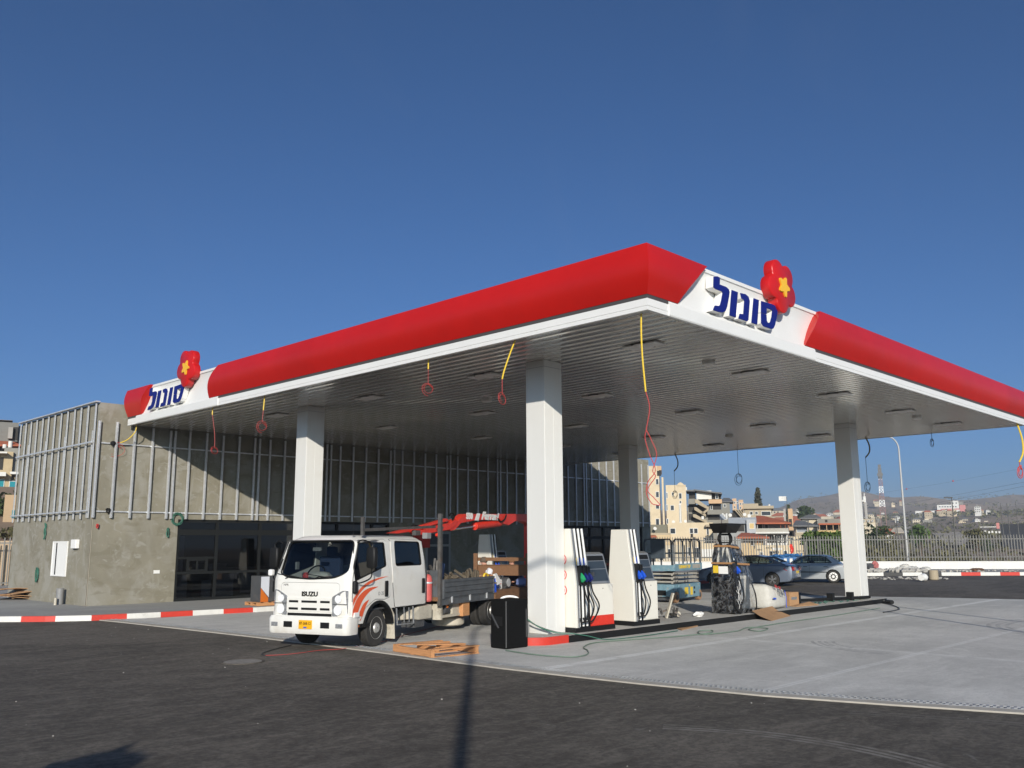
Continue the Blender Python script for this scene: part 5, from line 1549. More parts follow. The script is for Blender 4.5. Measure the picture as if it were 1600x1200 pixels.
# =================================================================== FUEL DISPENSERS (local: x along island, y into depth, front face y=0)
def dispenser(name, label, L, hoses, loc, stripe, emblem, cols, H=2.22, D=.78, group='fuel dispensers on the pump islands'):
    t = thing(name, label, 'fuel dispenser', loc, 0, group)
    hw = .16 + .13 * hoses     # hose tower width
    g = MB(); g.box(-.01, L, .02, D - .02, 0, .10); g.build('plinth', M['black'], t)
    # tapered hose tower
    g = MB()
    # side cheek: front edge leans back toward the top
    def ring(x0, x1, z, f, b): return [(x0, f, z), (x1, f, z), (x1, b, z), (x0, b, z)]
    g.loft([ring(0, .07, .10, .0, D), ring(0, .07, 1.0, .02, D - .02), ring(0, .07, H, .17, D - .14)]); ch = g.build('side_cheek', M['dispwhite'], t, bevel=.012)
    g = MB(); g.loft([ring(.071, .115, .10, -.005, D + .005), ring(.071, .115, 1.0, .015, D - .015), ring(.071, .115, H, .165, D - .135)]); g.build('cheek_trim', M['greyframe'], t)
    g = MB(); g.loft([ring(.116, hw, .10, .06, D - .06), ring(.116, hw, 1.0, .08, D - .08), ring(.116, hw, H, .21, D - .19)]); g.build('hose_tower', M['black'], t)
    for k in range(hoses):
        x = .155 + k * .13
        yf = lambda z: (.02 if z < 1 else .02 + (z - 1) * .12)
        g = MB(); g.tube([(x, .045, .12), (x, .060, 1.0)], .024, 8); g.tube([(x + .03, .075, 1.42), (x + .03, .19, H)], .026, 8)
        g.build('hose_guide', M['white'], t, smooth=True)
        g = MB(); g.box(x - .04, x + .06, -.02, .10, 1.0, 1.40); g.build('nozzle_boot', M['black'], t, bevel=.01)
        g = MB(); g.loft([[(x - .01, -.10, 1.20), (x + .03, -.10, 1.20), (x + .03, -.02, 1.27), (x - .01, -.02, 1.27)], [(x - .02, -.14, 1.12), (x + .04, -.14, 1.12), (x + .04, .0, 1.16), (x - .02, .0, 1.16)], [(x + .0, -.07, 1.06), (x + .04, -.07, 1.06), (x + .04, -.02, 1.06), (x + .0, -.02, 1.06)]])
        nz_ = g.build('nozzle', M[cols[k % len(cols)]], t, bevel=.012)
        g = MB(); g.tube(spline([(x + .02, -.06, 1.08), (x + .04, -.10, .85), (x + .10 + .05 * k, -.14, .55), (x + .04, -.12, .28), (x - .03, -.05, .22), (x - .03, .02, .30)]), .017, 7); g.build('hose', M['black'], nz_, smooth=True)
        g = MB(); g.box(x, x + .05, .105, .12, 1.43, 1.58); g.build('grade_sticker', M[('yelcable', 'nozblue', 'nozblue')[k % 3]], t)
    # cabinet
    g = MB(); g.box(hw + .002, L, .06, D - .06, .101, 1.0); cb = g.build('cabinet', M['dispwhite'], t, bevel=.018)
    g = MB(); g.cyl((hw + (L - hw) * .55, .055, .90), (hw + (L - hw) * .55, .062, .90), .012, n=10); g.build('lock', M['black'], cb)
    if stripe:
        g = MB(); g.box(hw + .006, L + .003, .056, D - .056, .105, .32); g.build('red_stripe', M['crane'], cb)
    # console with sloping screen
    def prof(x, o=0): return [(x, .10 + o, 1.002), (x, .20 + o, 1.66), (x, .30, 1.70), (x, D - .30, 1.70), (x, D - .20 - o, 1.66), (x, D - .10 - o, 1.002)]
    cw0, cw1 = hw + .02, L - .14
    g = MB(); r0 = prof(cw0); r1 = [(L - .04 if i in (0, 5) else L - .16, y, z) for i, (x, y, z) in enumerate(prof(L))]
    g.loft([r0, r1]); cs = g.build('display_console', M['greyframe'], t, bevel=.01)
    def fpt(u, z, o): # on the sloping face
        f = (z - 1.0) / .66; x = cw0 + .05 + u * ((L - .04 - .12 * f) - .05 - cw0 - .05)
        return (x, .10 + .10 * f - o, z)
    for z0, z1, mm in ((1.06, 1.32, 'screen'), (1.335, 1.50, 'screen'), (1.515, 1.62, 'black')):
        g = MB(); g.loft([[fpt(0, z0, .004), fpt(1, z0, .004), fpt(1, z1, .004), fpt(0, z1, .004)], [fpt(0, z0, -.01), fpt(1, z0, -.01), fpt(1, z1, -.01), fpt(0, z1, -.01)]]); g.build('display', M[mm], cs)
    g = MB(); a = fpt(.2, 1.22, .006); g.box(a[0] - .04, a[0] + .04, a[1] - .012, a[1] + .01, 1.18, 1.26); g.build('keypad', M['darkgrey'], cs)
    if emblem:
        for z in (1.55, 1.22, .89):
            yy = .37
            for r_, mm, o in ((.115, 'crane', 0), (.095, 'whiteplastic', .002), (.075, 'crane', .004)):
                g = MB(); g.cyl((-.0125 - o, yy, z), (-.005, yy, z), r_, n=20); g.build('round_sticker', M[mm], ch)
    return t
d1 = dispenser('fuel_dispenser', 'largest fuel dispenser with red base stripe and round red stickers beside the near column', 1.38, 3, (15.24, 12.88, .153), True, True, ('nozgreen', 'noznavy', 'noznavy'))
d2 = dispenser('fuel_dispenser', 'plain cream fuel dispenser with two blue nozzles, second along the near island', 1.03, 2, (17.36, 12.90, .153), False, False, ('nozblue', 'nozblue'))
d3 = dispenser('fuel_dispenser', 'fuel dispenser wrapped in clear plastic and brown tape beside the white bag', .95, 1, (21.95, 12.98, .153), False, False, ('nozblue', 'nozblue'), 1.82, .62)
p = atdist(767, 31.2)
d4 = dup(d2, (p.x - .2, 22.35, .153), None, 'fuel dispenser on the rear island seen behind the truck bed')
# tape and film around d3 (parts of that dispenser)
g = MB()
rings = []
random.seed(3)
for z, x0, x1, y0, y1 in ((.0, -.06, 1.0, -.05, .69), (.4, -.06, .99, -.06, .68), (.95, -.05, .98, -.03, .66), (1.2, -.04, .92, .03, .62), (1.5, -.03, .80, .08, .60), (1.7, -.02, .62, .10, .56), (1.86, .0, .46, .12, .52)):
    ring = []
    for k in range(28):
        u = k / 28 * 4; s_, f = int(u), u % 1
        c = [(x0, y0), (x1, y0), (x1, y1), (x0, y1)]
        a, b = c[s_], c[(s_ + 1) % 4]
        ring.append((a[0] + (b[0] - a[0]) * f + random.uniform(-.02, .02), a[1] + (b[1] - a[1]) * f + random.uniform(-.02, .02), z + random.uniform(-.03, .03)))
    rings.append(ring)
g.loft(rings, cap=False); g.build('plastic_film', M['wrapclear'], d3)
M['blackfilm'] = mat('black_stretch_film', (.014, .014, .014), .15, var=.3, bump=1.0, bscale=14, spec=.9)
g = MB(); g.loft([[(x * (1 if z < .9 else .93), y + random.uniform(-.02, .02), z + random.uniform(-.01, .01)) for x, y in ((-.03, -.08), (.08, -.11), (.18, -.10), (.26, -.06), (.26, .66), (.15, .68), (-.03, .66))] for z in (.03, .25, .5, .75, .95)])
g.build('black_film', M['blackfilm'], d3)
g = MB(); g.loft([[(x, y + random.uniform(-.015, .015), z) for x, y in ((-.03, -.02), (.14, -.04), (.14, .60), (-.03, .62))] for z in (.96, 1.15, 1.35)])
g.build('black_film', M['blackfilm'], d3)
g = MB()
for k in range(9):
    x = random.uniform(.0, .25); z = random.uniform(.1, .7); g.tube([(x, -.115, z), (x + random.uniform(-.05, .05), -.125, z + random.uniform(.05, .2)), (x + random.uniform(-.1, .1), -.11, z + .25)], .005, 4)
g.build('film_highlight', M['wrapwhite'] if 'wrapwhite' in M else M['whiteplastic'], d3)  # white threads stand in for highlights along the film's folds
for z, x0, x1, y0, y1 in ((1.76, -.03, .50, .07, .56), (1.30, -.05, .90, -.0, .64)):
    g = MB()
    g.loft([[(x0, y0, z + .02), (x1, y0, z - .03), (x1, y1, z - .03), (x0, y1, z + .02)], [(x0, y0, z + .07), (x1, y0, z + .02), (x1, y1, z + .02), (x0, y1, z + .07)]], cap=False)
    g.build('packing_tape', mat('brown_packing_tape', (.36, .19, .08), .35), d3)
g = MB(); g.box(-.062, -.055, .42, .58, 1.08, 1.28); g.build('yellow_sticker', M['yelcable'], d3)
g = MB(); g.box(-.062, -.055, .12, .41, 1.06, 1.26); g.build('paper_sheet', M['whiteplastic'], d3)
g = MB()
for x in (.04, .46):
    s_ = 1 if x > .3 else -1
    g.tube(spline([(x, .35, 1.85), (x + .05 * s_, .35, 1.98), (x, .35, 2.16)]), .028, 8)
    g.tube(spline([(x + .02 * s_, .35, 1.85), (x + .13 * s_, .35, 1.95), (x + .13 * s_, .35, 2.06), (x, .35, 2.18)]), .024, 8)
g.tube([(.04, .35, 1.9), (.46, .35, 1.9)], .02, 6); g.tube([(.0, .35, 2.12), (.5, .35, 2.12)], .03, 6)
g.build('hose_mast', M['black'], d3, smooth=True)
g = MB()
g.loft([[(-.22, .0, 2.42), (.72, .1, 2.42), (.72, .55, 2.42), (-.22, .55, 2.42)], [(-.20, .0, 2.36), (.70, .1, 2.36), (.70, .55, 2.36), (-.20, .55, 2.36)], [(-.02, .15, 2.16), (.52, .15, 2.16), (.52, .55, 2.16), (-.02, .55, 2.16)]])
g.build('mast_head', M['black'], d3)
g = MB(); g.tube(spline([(1.0, .2, 1.0), (1.10, .1, .8), (1.14, 0, .45), (1.06, -.05, .1), (1.02, .0, .05)]), .02, 7); g.build('side_hose', M['black'], d3, smooth=True)
g = MB(); g.tube(spline([(0.0, .0, .95), (-.10, -.05, .6), (-.12, -.1, .2), (.05, -.14, .03)]), .02, 7); g.build('side_hose', M['black'], d3, smooth=True)

# cable harness and box on the near column
t = thing('cable_bundle', 'green and black cables emerging beside the near column base', 'cable', (14.55, 13.95, .155))
g = MB()
for k, (m_, off) in enumerate((('palegreen', 0), ('blackcable', .04), ('green', -.03))):
    g = MB(); g.tube(spline([(-.3 + off, .1, .0), (-.35, .05, .45), (-.28 + off, -.1, .62), (-.25, -.25 + off, .45), (-.12, -.6, .20), (.05 + off, -1.0, .06), (.3, -1.30, .03)]), .014, 6); g.build('cable', M[m_], t, smooth=True)
g = MB(); g.box(14.30, 14.42, 13.50, 13.72, .153, .46)
tag(g.build('junction_box', M['grey'], bevel=.01), 'small grey junction box at the left foot of the near column', 'box')
g = MB(); g.box(14.36, 14.60, 13.80, 14.02, .153, .80); t = g.build('white_conduit_cover', M['white'], bevel=.01)
tag(t, 'narrow white cabinet standing against the left side of the near column', 'cabinet')
g = MB(); g.box(14.354, 14.3595, 13.86, 13.96, .62, .70); g.build('sticker', M['yelcable'], t)

# black bin / speaker case
c0 = ground(765, 1013); c1 = ground(791, 1016); c2 = ground(816, 1010)
def corner_box(c0, c1, c2, h):
    a, b = c1, c0; ex = (b - a); ey = (c2 - a)
    return a, ex, ey
ang = math.atan2(c0.y - c1.y, c0.x - c1.x)
t = thing('black_case', 'tall black padded case standing on the concrete in front of the near column', 'case', (c1.x, c1.y, .011), ang)
w1 = (c0 - c1).length; 
w1 = .46; w2 = .62
# local x toward c0, y toward the back/right
g = MB(); g.box(0, w1, -w2, 0, 0, 1.12)
rw = (c2 - c1).normalized()
lx = Vector((math.cos(ang), math.sin(ang), 0)); ly = Vector((-math.sin(ang), math.cos(ang), 0))
sy = 1 if rw.dot(ly) > 0 else -1
g = MB(); y0, y1 = (0, w2) if sy > 0 else (-w2, 0); g.box(0, w1, y0, y1, 0, .95); g.build('body', mat('black_padded_cover', (.006, .006, .006), .8, bump=.3, bscale=12, spec=.12), t, bevel=.035)
M['piping'] = mat('grey_piping', (.08, .08, .08), .5)
g = MB(); g.tube([(0.0, sy * .0, .03), (0.0, sy * .0, .92)], .010, 6); g.tube([(-.001, sy * (w2 - .06), .2), (-.001, sy * (w2 - .06), .75)], .008, 6); g.build('piping', M['piping'], t, smooth=True)
g = MB(); yy = -.006 * sy; g.box(.10, .34, min(yy, yy + .004), max(yy, yy + .004), .44, .62); g.build('handle_recess', M['black'], t, bevel=.01)
g = MB(); yy = -.02 * sy; g.beam((.40, yy, .66), (.20, yy, .40), .03, .02); g.build('handle', M['darkgrey'], t)

# white plastic chair behind it
p = ground(777, 996)
t = thing('plastic_chair', 'white plastic garden chair behind the black case', 'chair', (13.95, 13.70, .011), rad(215))
t.scale = (.95, .95, .93)
g = MB(); g.box(-.22, .22, -.22, .22, .41, .44); g.build('seat', M['whiteplastic'], t, bevel=.015)
for x in (-.2, .2):
    for y in (-.2, .2): g = MB(); g.cyl((x, y, .41), (x * 1.15, y * 1.15, 0), .022, .016, n=8); g.build('leg', M['whiteplastic'], t)
def bk(a, z): return (-.20 - (z - .44) * .22 - .03 * (1 - (a / .25) ** 2), a, z)
g = MB(); g.tube(spline([bk(-.22, .44), bk(-.25, .75), bk(-.20, .93), bk(-.08, .985), bk(.08, .985), bk(.20, .93), bk(.25, .75), bk(.22, .44)]), .026, 8)
for a in (-.13, -.045, .045, .13): g.tube(spline([bk(a * .6, .5), bk(a, .75), bk(a * 1.2, .95)], 5), .017, 6)
g.build('backrest', M['whiteplastic'], t, smooth=True)

# pallet in the foreground
a = ground(614, 1020); b = ground(700, 1034); c = ground(748, 1022)
ang = math.atan2(b.y - a.y, b.x - a.x)
t = thing('wooden_pallet', 'broken wooden pallet lying on the concrete beside the drain in front of the truck', 'pallet', (a.x, a.y, .011), ang)
Lp = (b - a).length; ny = Vector((-math.sin(ang), math.cos(ang), 0)); sy = 1 if (c - b).dot(ny) > 0 else -1; Wp = abs((c - b).dot(ny)); Wp = max(.95, min(1.25, Wp)); Lp = min(1.3, max(1.0, Lp))
for k, y in enumerate((.03, Wp / 2, Wp - .05)):
    if k == 1: continue
    g = MB(); g.beam((0, sy * y, .075), (Lp, sy * y, .075), .07, .115); g.build('stringer', M['wood'], t, bevel=.006)
g = MB(); g.beam((Lp * .05, sy * Wp / 2, .055), (Lp * .55, sy * Wp / 2, .075), .07, .10); g.build('stringer', M['wood'], t)
for x, w, r in ((.06, .12, 0), (.30, .10, .02), (Lp - .06, .13, 0), (Lp * .58, .14, .06)):
    g = MB(); g.beam((x, -.0, .144 + r), (x + r, sy * (Wp), .144), w, .02); g.build('board', M['wood'], t)
g = MB(); g.beam((-.05, sy * .1, .011), (-.05 + .1, sy * (Wp + .1), .011), .10, .02); g.beam((Lp * .5, sy * .0, .011), (Lp * .5, sy * Wp, .011), .10, .02); g.beam((Lp - .05, 0, .011), (Lp - .05, sy * Wp, .011), .10, .02); g.build('bottom_board', M['wood'], t)

# box on a small pallet by the shop window
a = ground(396, 947, .13)
t = thing('small_pallet', 'small wooden pallet under the printed carton by the shop window', 'pallet', (a.x, a.y - .2, .132))
g = MB()
for y in (0, .35, .7): g.beam((0, y, .05), (1.15, y, .05), .10, .09)
g.build('stringer', M['wood'], t)
g = MB()
for x in (.06, .34, .62, .9, 1.09): g.box(x - .06, x + .06, -.05, .75, .097, .115)
g.build('board', M['wood'], t)
t2 = thing('printed_carton', 'dark printed carton with orange corner standing on the small pallet', 'carton', (a.x + .15, a.y - .15, .249))
g = MB(); g.box(0, .95, 0, .62, 0, .82); g.build('carton', M['darkgrey'], t2)
g = MB(); g.prism([(-.001, .0), (-.001, .45), (.28, .12), (.28, 0)], lambda u, v, d: (u if u > 0 else 0, -.003 + d, v + .003), 0, .002); g.build('orange_print', M['amber'], t2)
g = MB(); g.prism([(.0, .46), (.0, .80), (.30, .80), (.30, .14)], lambda u, v, d: (u, -.003 + d, v), 0, .002); g.build('grey_print', M['intboard'], t2)
g = MB(); 
for z in (.28, .42, .58): g.cyl((.62, -.001, z), (.62, -.004, z), .05, n=12)
g.build('white_print', M['whiteplastic'], t2)

# cardboard / boards at the left edge
a = ground(0, 932, .13)
t = thing('flattened_cardboard', 'pile of flattened brown cardboard on the pavement by the left wall', 'cardboard', (ground(5, 938, .13).x, ground(5, 938, .13).y, .132), rad(-42))
t.scale = (1.35, 1.35, 1.3)
random.seed(5)
for k in range(7):
    g = MB(); w = random.uniform(1.3, 2.2); d = random.uniform(.7, 1.0); z = .03 + k * .035
    x = random.uniform(-.5, .3); y = random.uniform(-.1, .2)
    g.loft([[(x + w * f, y, z + .05 * math.sin(f * 5 + k) + .012 * k * f), (x + w * f, y + d, z + .04 * math.cos(f * 4 + k)), (x + w * f, y + d, z + .012 + .04 * math.cos(f * 4 + k)), (x + w * f, y, z + .012 + .05 * math.sin(f * 5 + k) + .012 * k * f)] for f in (0, .2, .4, .6, .8, 1)])
    g.build('sheet', M['card'], t)

# manhole
a = ground(379, 1034.5)
t = thing('manhole_cover', 'round dusty concrete manhole cover set in the asphalt at the left', 'manhole cover', (a.x, a.y, .002))
g = MB(); g.lathe((0, 0, 0), [(.33, 0), (.33, .010), (.31, .012)], n=40); g.build('cover', mat('dusty_cast_cover', (.20, .185, .165), .85, var=.3, scale=8), t, smooth=True)
g = MB(); rings = []
for k in range(49):
    q = 2 * PI * k / 48; rings.append([(r * math.cos(q), r * math.sin(q), z) for r, z in ((.335, .0), (.345, .014), (.375, .014), (.385, 0))])
g.loft(rings, cap=False); g.build('rim', M['asphalt'], t)
# thin cable loop on the ground in front of the truck
def gpts(P, z=.016): return [tuple(ground(x, y, z)) for x, y in P]
g = MB(); g.tube(spline(gpts([(455, 1008), (430, 1014), (409, 1021), (415, 1024)])), .010, 5); tag(g.build('thin_cable', M['blackcable'], smooth=True), 'thin black cable loop on the asphalt in front of the truck', 'cable')
g = MB(); g.tube(spline(gpts([(415, 1024), (440, 1023), (470, 1020), (500, 1016), (540, 1013), (600, 1002), (640, 990), (700, 975)])), .005, 5); tag(g.build('thin_cable', M['redcable'], smooth=True), 'thin red cable running across the drain under the truck', 'cable')
# hoses on the concrete
g = MB(); g.tube(spline(gpts([(790, 1016), (830, 1022), (870, 1025.5), (900, 1026), (918, 1022), (918, 1016), (912, 1011)], .03) + [tuple(ground(930, 1004, .03)), tuple(ground(990, 999, .03)), tuple(ground(1060, 994, .03)), tuple(ground(1108, 989, .03)), tuple(ground(1112, 985, .03)), tuple(ground(1092, 986, .03)), tuple(ground(1100, 991, .03)), tuple(ground(1150, 986, .03)), tuple(ground(1165, 981, .03)), tuple(ground(1178, 980, .03)), tuple(ground(1200, 982, .03)), tuple(ground(1186, 986, .03)), tuple(ground(1172, 982, .03)), tuple(ground(1230, 972, .03)), tuple(ground(1300, 962, .03)), tuple(ground(1375, 950, .03))]), .012, 6)
tag(g.build('garden_hose', M['palegreen'], smooth=True), 'long pale green hose snaking over the concrete along the near island', 'hose')
g = MB(); g.tube(spline([(14.9, 12.7, .18), (15.2, 12.55, .12), (15.6, 12.35, .03), (16.6, 12.2, .03), (18.2, 12.3, .03)]), .010, 6)
tag(g.build('garden_hose', M['green'], smooth=True), 'short darker green hose coming off the island beside the red end', 'hose')
g = MB(); g.tube(spline(gpts([(1370, 941), (1395, 946), (1405, 951), (1398, 954), (1380, 957)], .02)), .02, 6)
tag(g.build('black_hose', M['blackcable'], smooth=True), 'black hose curl on the concrete right of the island end', 'hose')
g = MB(); 
for P in ([(1372, 939), (1384, 939)], [(1385, 940), (1394, 941)]): g.cyl(*[ground(x, y, .08) for x, y in P], .07, n=10)
tag(g.build('pipe_fitting', M['black']), 'pair of black pipe fittings lying beyond the island end', 'pipe fitting')
# cardboard sheet against the island edge
a = ground(1202, 968); b = ground(1246, 962)
t = thing('cardboard_sheet', 'torn brown cardboard sheet leaning over the black island edge', 'cardboard', (22.2, 12.05, .012), rad(8))
g = MB(); g.loft([[(0, 0, .0), (1.9, .15, .0), (1.9, .16, .012), (0, .01, .012)], [(.1, .35, .10), (1.7, .45, .15), (1.7, .46, .16), (.1, .36, .11)], [(.4, .68, .20), (1.9, .66, .24), (1.9, .67, .25), (.4, .69, .21)]])
g.build('sheet', M['card'], t)
a = ground(1065, 986)
t = thing('cardboard_strip', 'flat strip of brown cardboard on the concrete below the island edge', 'cardboard', (a.x, a.y, .012), rad(10))
g = MB(); g.loft([[(0, 0, 0), (1.4, .1, 0), (1.4, .3, .0), (.3, .25, 0)], [(0, 0, .02), (1.4, .1, .03), (1.4, .3, .02), (.3, .25, .02)]]); g.build('sheet', M['card'], t)
# big white bag, carton, debris on the island
t = thing('bulk_bag', 'large slumped white woven bulk bag with faded print behind the wrapped dispenser', 'bulk bag', (24.55, 13.50, .155), rad(5))
t.scale = (.76, .9, .76)
g = MB(); rings = []
random.seed(8)
for z, s_, dx in ((0, 1.0, 0), (.12, 1.06, 0), (.4, 1.05, 0), (.68, 1.0, -.02), (.84, .93, -.05), (.92, .75, -.12), (.96, .30, -.2)):
    ring = []
    for k in range(28):
        a = 2 * PI * k / 28
        ca, sa = math.cos(a), math.sin(a)
        ex = (abs(ca) ** .45) * (1 if ca > 0 else -1); ey = (abs(sa) ** .45) * (1 if sa > 0 else -1)
        hh = z * (1.0 - .20 * (ex * .5 + .5)) if z > .3 else z
        ring.append((dx + ex * .86 * s_ * random.uniform(.965, 1.03), ey * .50 * s_ * random.uniform(.965, 1.03), hh + random.uniform(-.02, .02)))
    rings.append(ring)
g.loft(rings); bgm = g.build('bag', M['bag'], t, smooth=True); sb_ = bgm.modifiers.new('s', 'SUBSURF'); sb_.levels = 1; sb_.render_levels = 1
def bagtxt(s, size, m_, x, z, nm, sh=.2):
    text_obj(s, size, nm, m_, t, basis((x, -.63, z), (1, .0, -.22), (.22, .25, 1)), .004, .003, sh, 1.0)
bagtxt('TILIT', .26, M['darkgrey'], -.12, .60, 'bag_print')
text_obj('RA  M', .17, 'bag_print', M['redcable'], t, basis((-.42, -.60, .82), (1, 0, -.2), (.2, .3, 1)), .004, .004, .2, 1.2)
g = MB(); g.beam((-.75, -.56, .42), (-.50, -.565, .40), .004, .06); g.build('blue_tag', M['nozblue'], t)
g = MB(); g.tube([(.45, -.52, .66), (.42, -.575, .4), (.40, -.57, .02)], .010, 5); g.build('seam_cord', M['nozblue'], t)
t = thing('cardboard_box', 'small opened brown cardboard box right of the white bulk bag', 'cardboard box', (25.75, 13.35, .155), rad(-6))
g = MB(); g.box(0, .5, 0, .4, 0, .40); g.build('box', M['card'], t); g = MB(); g.loft([[(-.1, -.12, .0), (.9, -.12, .0), (.9, -.1, .1), (-.1, -.1, .02)], [(-.1, -.3, .0), (1.0, -.35, .0), (1.0, -.35, .02), (-.1, -.3, .02)]]); g.build('flap', M['card'], t)
g = MB(); g.box(.1, .4, -.003, -.0005, .18, .26); g.build('print', M['greyframe'], t)
t = thing('loose_fittings', 'pile of metal brackets and offcuts on the island floor', 'scrap', (19.8, 13.55, .155))
random.seed(4); g = MB()
for k in range(9):
    c = Vector((random.uniform(-.3, .4), random.uniform(-.2, .3), random.uniform(.03, .25))); d = Vector((random.uniform(-1, 1), random.uniform(-1, 1), random.uniform(-.2, 1))).normalized() * random.uniform(.08, .22)
    g.beam(c - d, c + d, .05, .04)
g.build('bracket', M['darksteel'], t); g = MB(); g.beam((-.1, .1, .0), (.1, .0, .62), .09, .04); g.cyl((.3, .0, .08), (.45, .2, .14), .07); g.build('offcut', M['creamdirt'], t)
t = thing('paper_scrap', 'crumpled white paper lying on the island', 'paper', (20.75, 13.35, .155)); g = MB(); g.blob((0, 0, .05), .2, .12, .07, 10, 6, .35); g.build('paper', M['whiteplastic'], t)
t = thing('black_pipe', 'long black pipe with couplings lying on the island toward the far column', 'pipe', (0, 0, 0))
a, b = Vector((26.9, 13.7, .25)), Vector((30.6, 12.95, .22))
g = MB(); g.cyl(a, b, .05); g.build('pipe', M['black'], t, smooth=True); g = MB()
for f in (0, .45, .72): c = a + (b - a) * f; g.box(c.x - .08, c.x + .08, c.y - .1, c.y + .1, .156, .42)
g.build('coupling', M['black'], t)
random.seed(6); g = MB()
for k in range(26): c = Vector((random.uniform(27.2, 30.2), random.uniform(12.95, 13.5), .16)); g.beam(c, c + Vector((random.uniform(-.2, .2), random.uniform(-.15, .15), .03)), .05, .012)
tag(g.build('plastic_scraps', M['green']), 'green and blue plastic strip scraps beside the black pipe', 'scraps', kind='stuff')
# wooden box between the dispensers at the back
t = thing('cable_drum_box', 'brown cardboard carton behind the second dispenser', 'carton', (atdist(954, 26.5).x, atdist(954, 26.5).y, .012), rad(20)); g = MB(); g.box(0, .55, 0, .5, 0, .85); g.build('carton', M['card'], t)

# =================================================================== SCISSOR LIFT (local x = long side to the right, near corner at the origin)
LL, LW = 2.35, 1.15
q0 = ground(1056, 943)
t = thing('scissor_lift', 'light blue scissor lift with folded arms and railed platform under the canopy', 'scissor lift', (q0.x, q0.y, .011), rad(10))
g = MB(); g.box(.0, LL, .05, LW - .05, .20, .62); g.box(.30, LL - .28, -.02, .05, .14, .60); g.build('base', M['liftblue'], t, bevel=.015)
g = MB(); g.box(.75, 1.05, -.026, -.021, .26, .50); g.box(1.25, 1.45, -.026, -.021, .22, .50); g.box(1.15, 1.22, -.026, -.021, .53, .59); g.build('yellow_label', M['yelcable'], t)
g = MB(); g.box(1.55, 1.66, -.026, -.021, .26, .34); g.box(1.55, 1.66, -.026, -.021, .42, .5); g.box(-.006, -.001, .35, .8, .24, .42); g.build('black_label', M['black'], t)
g = MB(); g.box(.1, 2.2, .15, 1.0, .08, .2); g.build('underside', M['darkgrey'], t)
for x, y in ((.16, .02), (2.16, .02), (.16, LW - .14), (2.16, LW - .14)):
    g = MB(); g.lathe((x, y + .06, .19), [(.05, -.07), (.17, -.08), (.19, -.06), (.19, .06), (.17, .08), (.05, .07)], 'y', 22); w_ = g.build('wheel', M['tan'], t, smooth=True)
    g = MB(); g.lathe((x, y + .06, .19), [(.09, -.09), (.05, -.10), (.02, -.10)], 'y', 12); g.build('hub', M['darkgrey'], w_)
for y in (.12, LW - .12):
    for k in range(3):
        z = .66 + k * .135
        for s_ in (1, -1):
            g = MB(); g.beam((.08, y + .035 * s_, z + .04 - .028 * s_), (LL - .1, y + .035 * s_, z + .04 + .028 * s_), .05, .065)
            g.build('scissor_arm', M['liftgrey'], t, bevel=.006)
        g = MB()
        for x in (.12, .30, .95, 1.2, LL - .2): g.cyl((x, y - .09, z + .04), (x, y + .09, z + .04), .03, n=10)
        g.build('pivot_pin', M['darksteel'], t)
g = MB()
for k in range(3):
    for x in (.12, 1.2): g.cyl((x, .1, .70 + k * .135), (x, LW - .1, .70 + k * .135), .035, n=8)
g.build('cross_tube', M['liftgrey'], t)
g = MB(); g.box(-.03, LL + .03, .0, LW, 1.08, 1.14); g.box(-.03, LL + .03, -.03, -.001, 1.08, 1.32); g.box(-.06, -.031, .0, LW, 1.08, 1.28); g.build('platform', M['liftblue'], t, bevel=.008)
text_obj('CUSHMAN TOP', .15, 'lift_lettering', M['yelcable'], t, basis((.80, -.032, 1.21), (1, 0, 0), (0, 0, 1)), .002, .008, 0, .95)
g = MB(); g.box(1.5, 2.2, -.034, -.031, 1.14, 1.28); g.build('worn_label', M['liftgrey'], t)
M['rail'] = mat('dark_blue_grey_rail', (.045, .06, .075), .5, var=.2)
def railframe(x0, x1, y, z0, z1, ax=0):
    f = (lambda a, z: (a, y, z)) if ax == 0 else (lambda a, z: (y, a, z))
    g = MB(); g.tube([f(x0, z0), f(x0, z1 - .12), f(x0 + .10, z1), f(x1 - .10, z1), f(x1, z1 - .12), f(x1, z0)], .022, 7); g.tube([f(x0, (z0 + z1) / 2 + .02), f(x1, (z0 + z1) / 2 + .02)], .018, 6)
    g.build('guard_rail', M['rail'], t, smooth=True)
for y in (.0, LW):
    for x0, x1 in ((.02, .72), (.76, 1.40), (1.44, 2.33)): railframe(x0, x1, y, 1.14, 2.17)
railframe(.04, LW - .04, -.02, 1.14, 2.17, 1); railframe(.04, LW - .04, LL, 1.14, 2.17, 1)
g = MB(); g.tube([(1.60, 0, 2.15), (1.80, 0, 1.14)], .018, 6); g.tube([(.40, 0, 1.14), (.40, 0, 2.15)], .018, 6); g.tube([(1.1, 0, 1.14), (1.1, 0, 2.15)], .018, 6); g.build('rail_brace', M['rail'], t)
g = MB(); g.box(-.10, -.05, .30, .85, 1.50, 2.15); g.build('control_panel', M['rail'], t, bevel=.02)

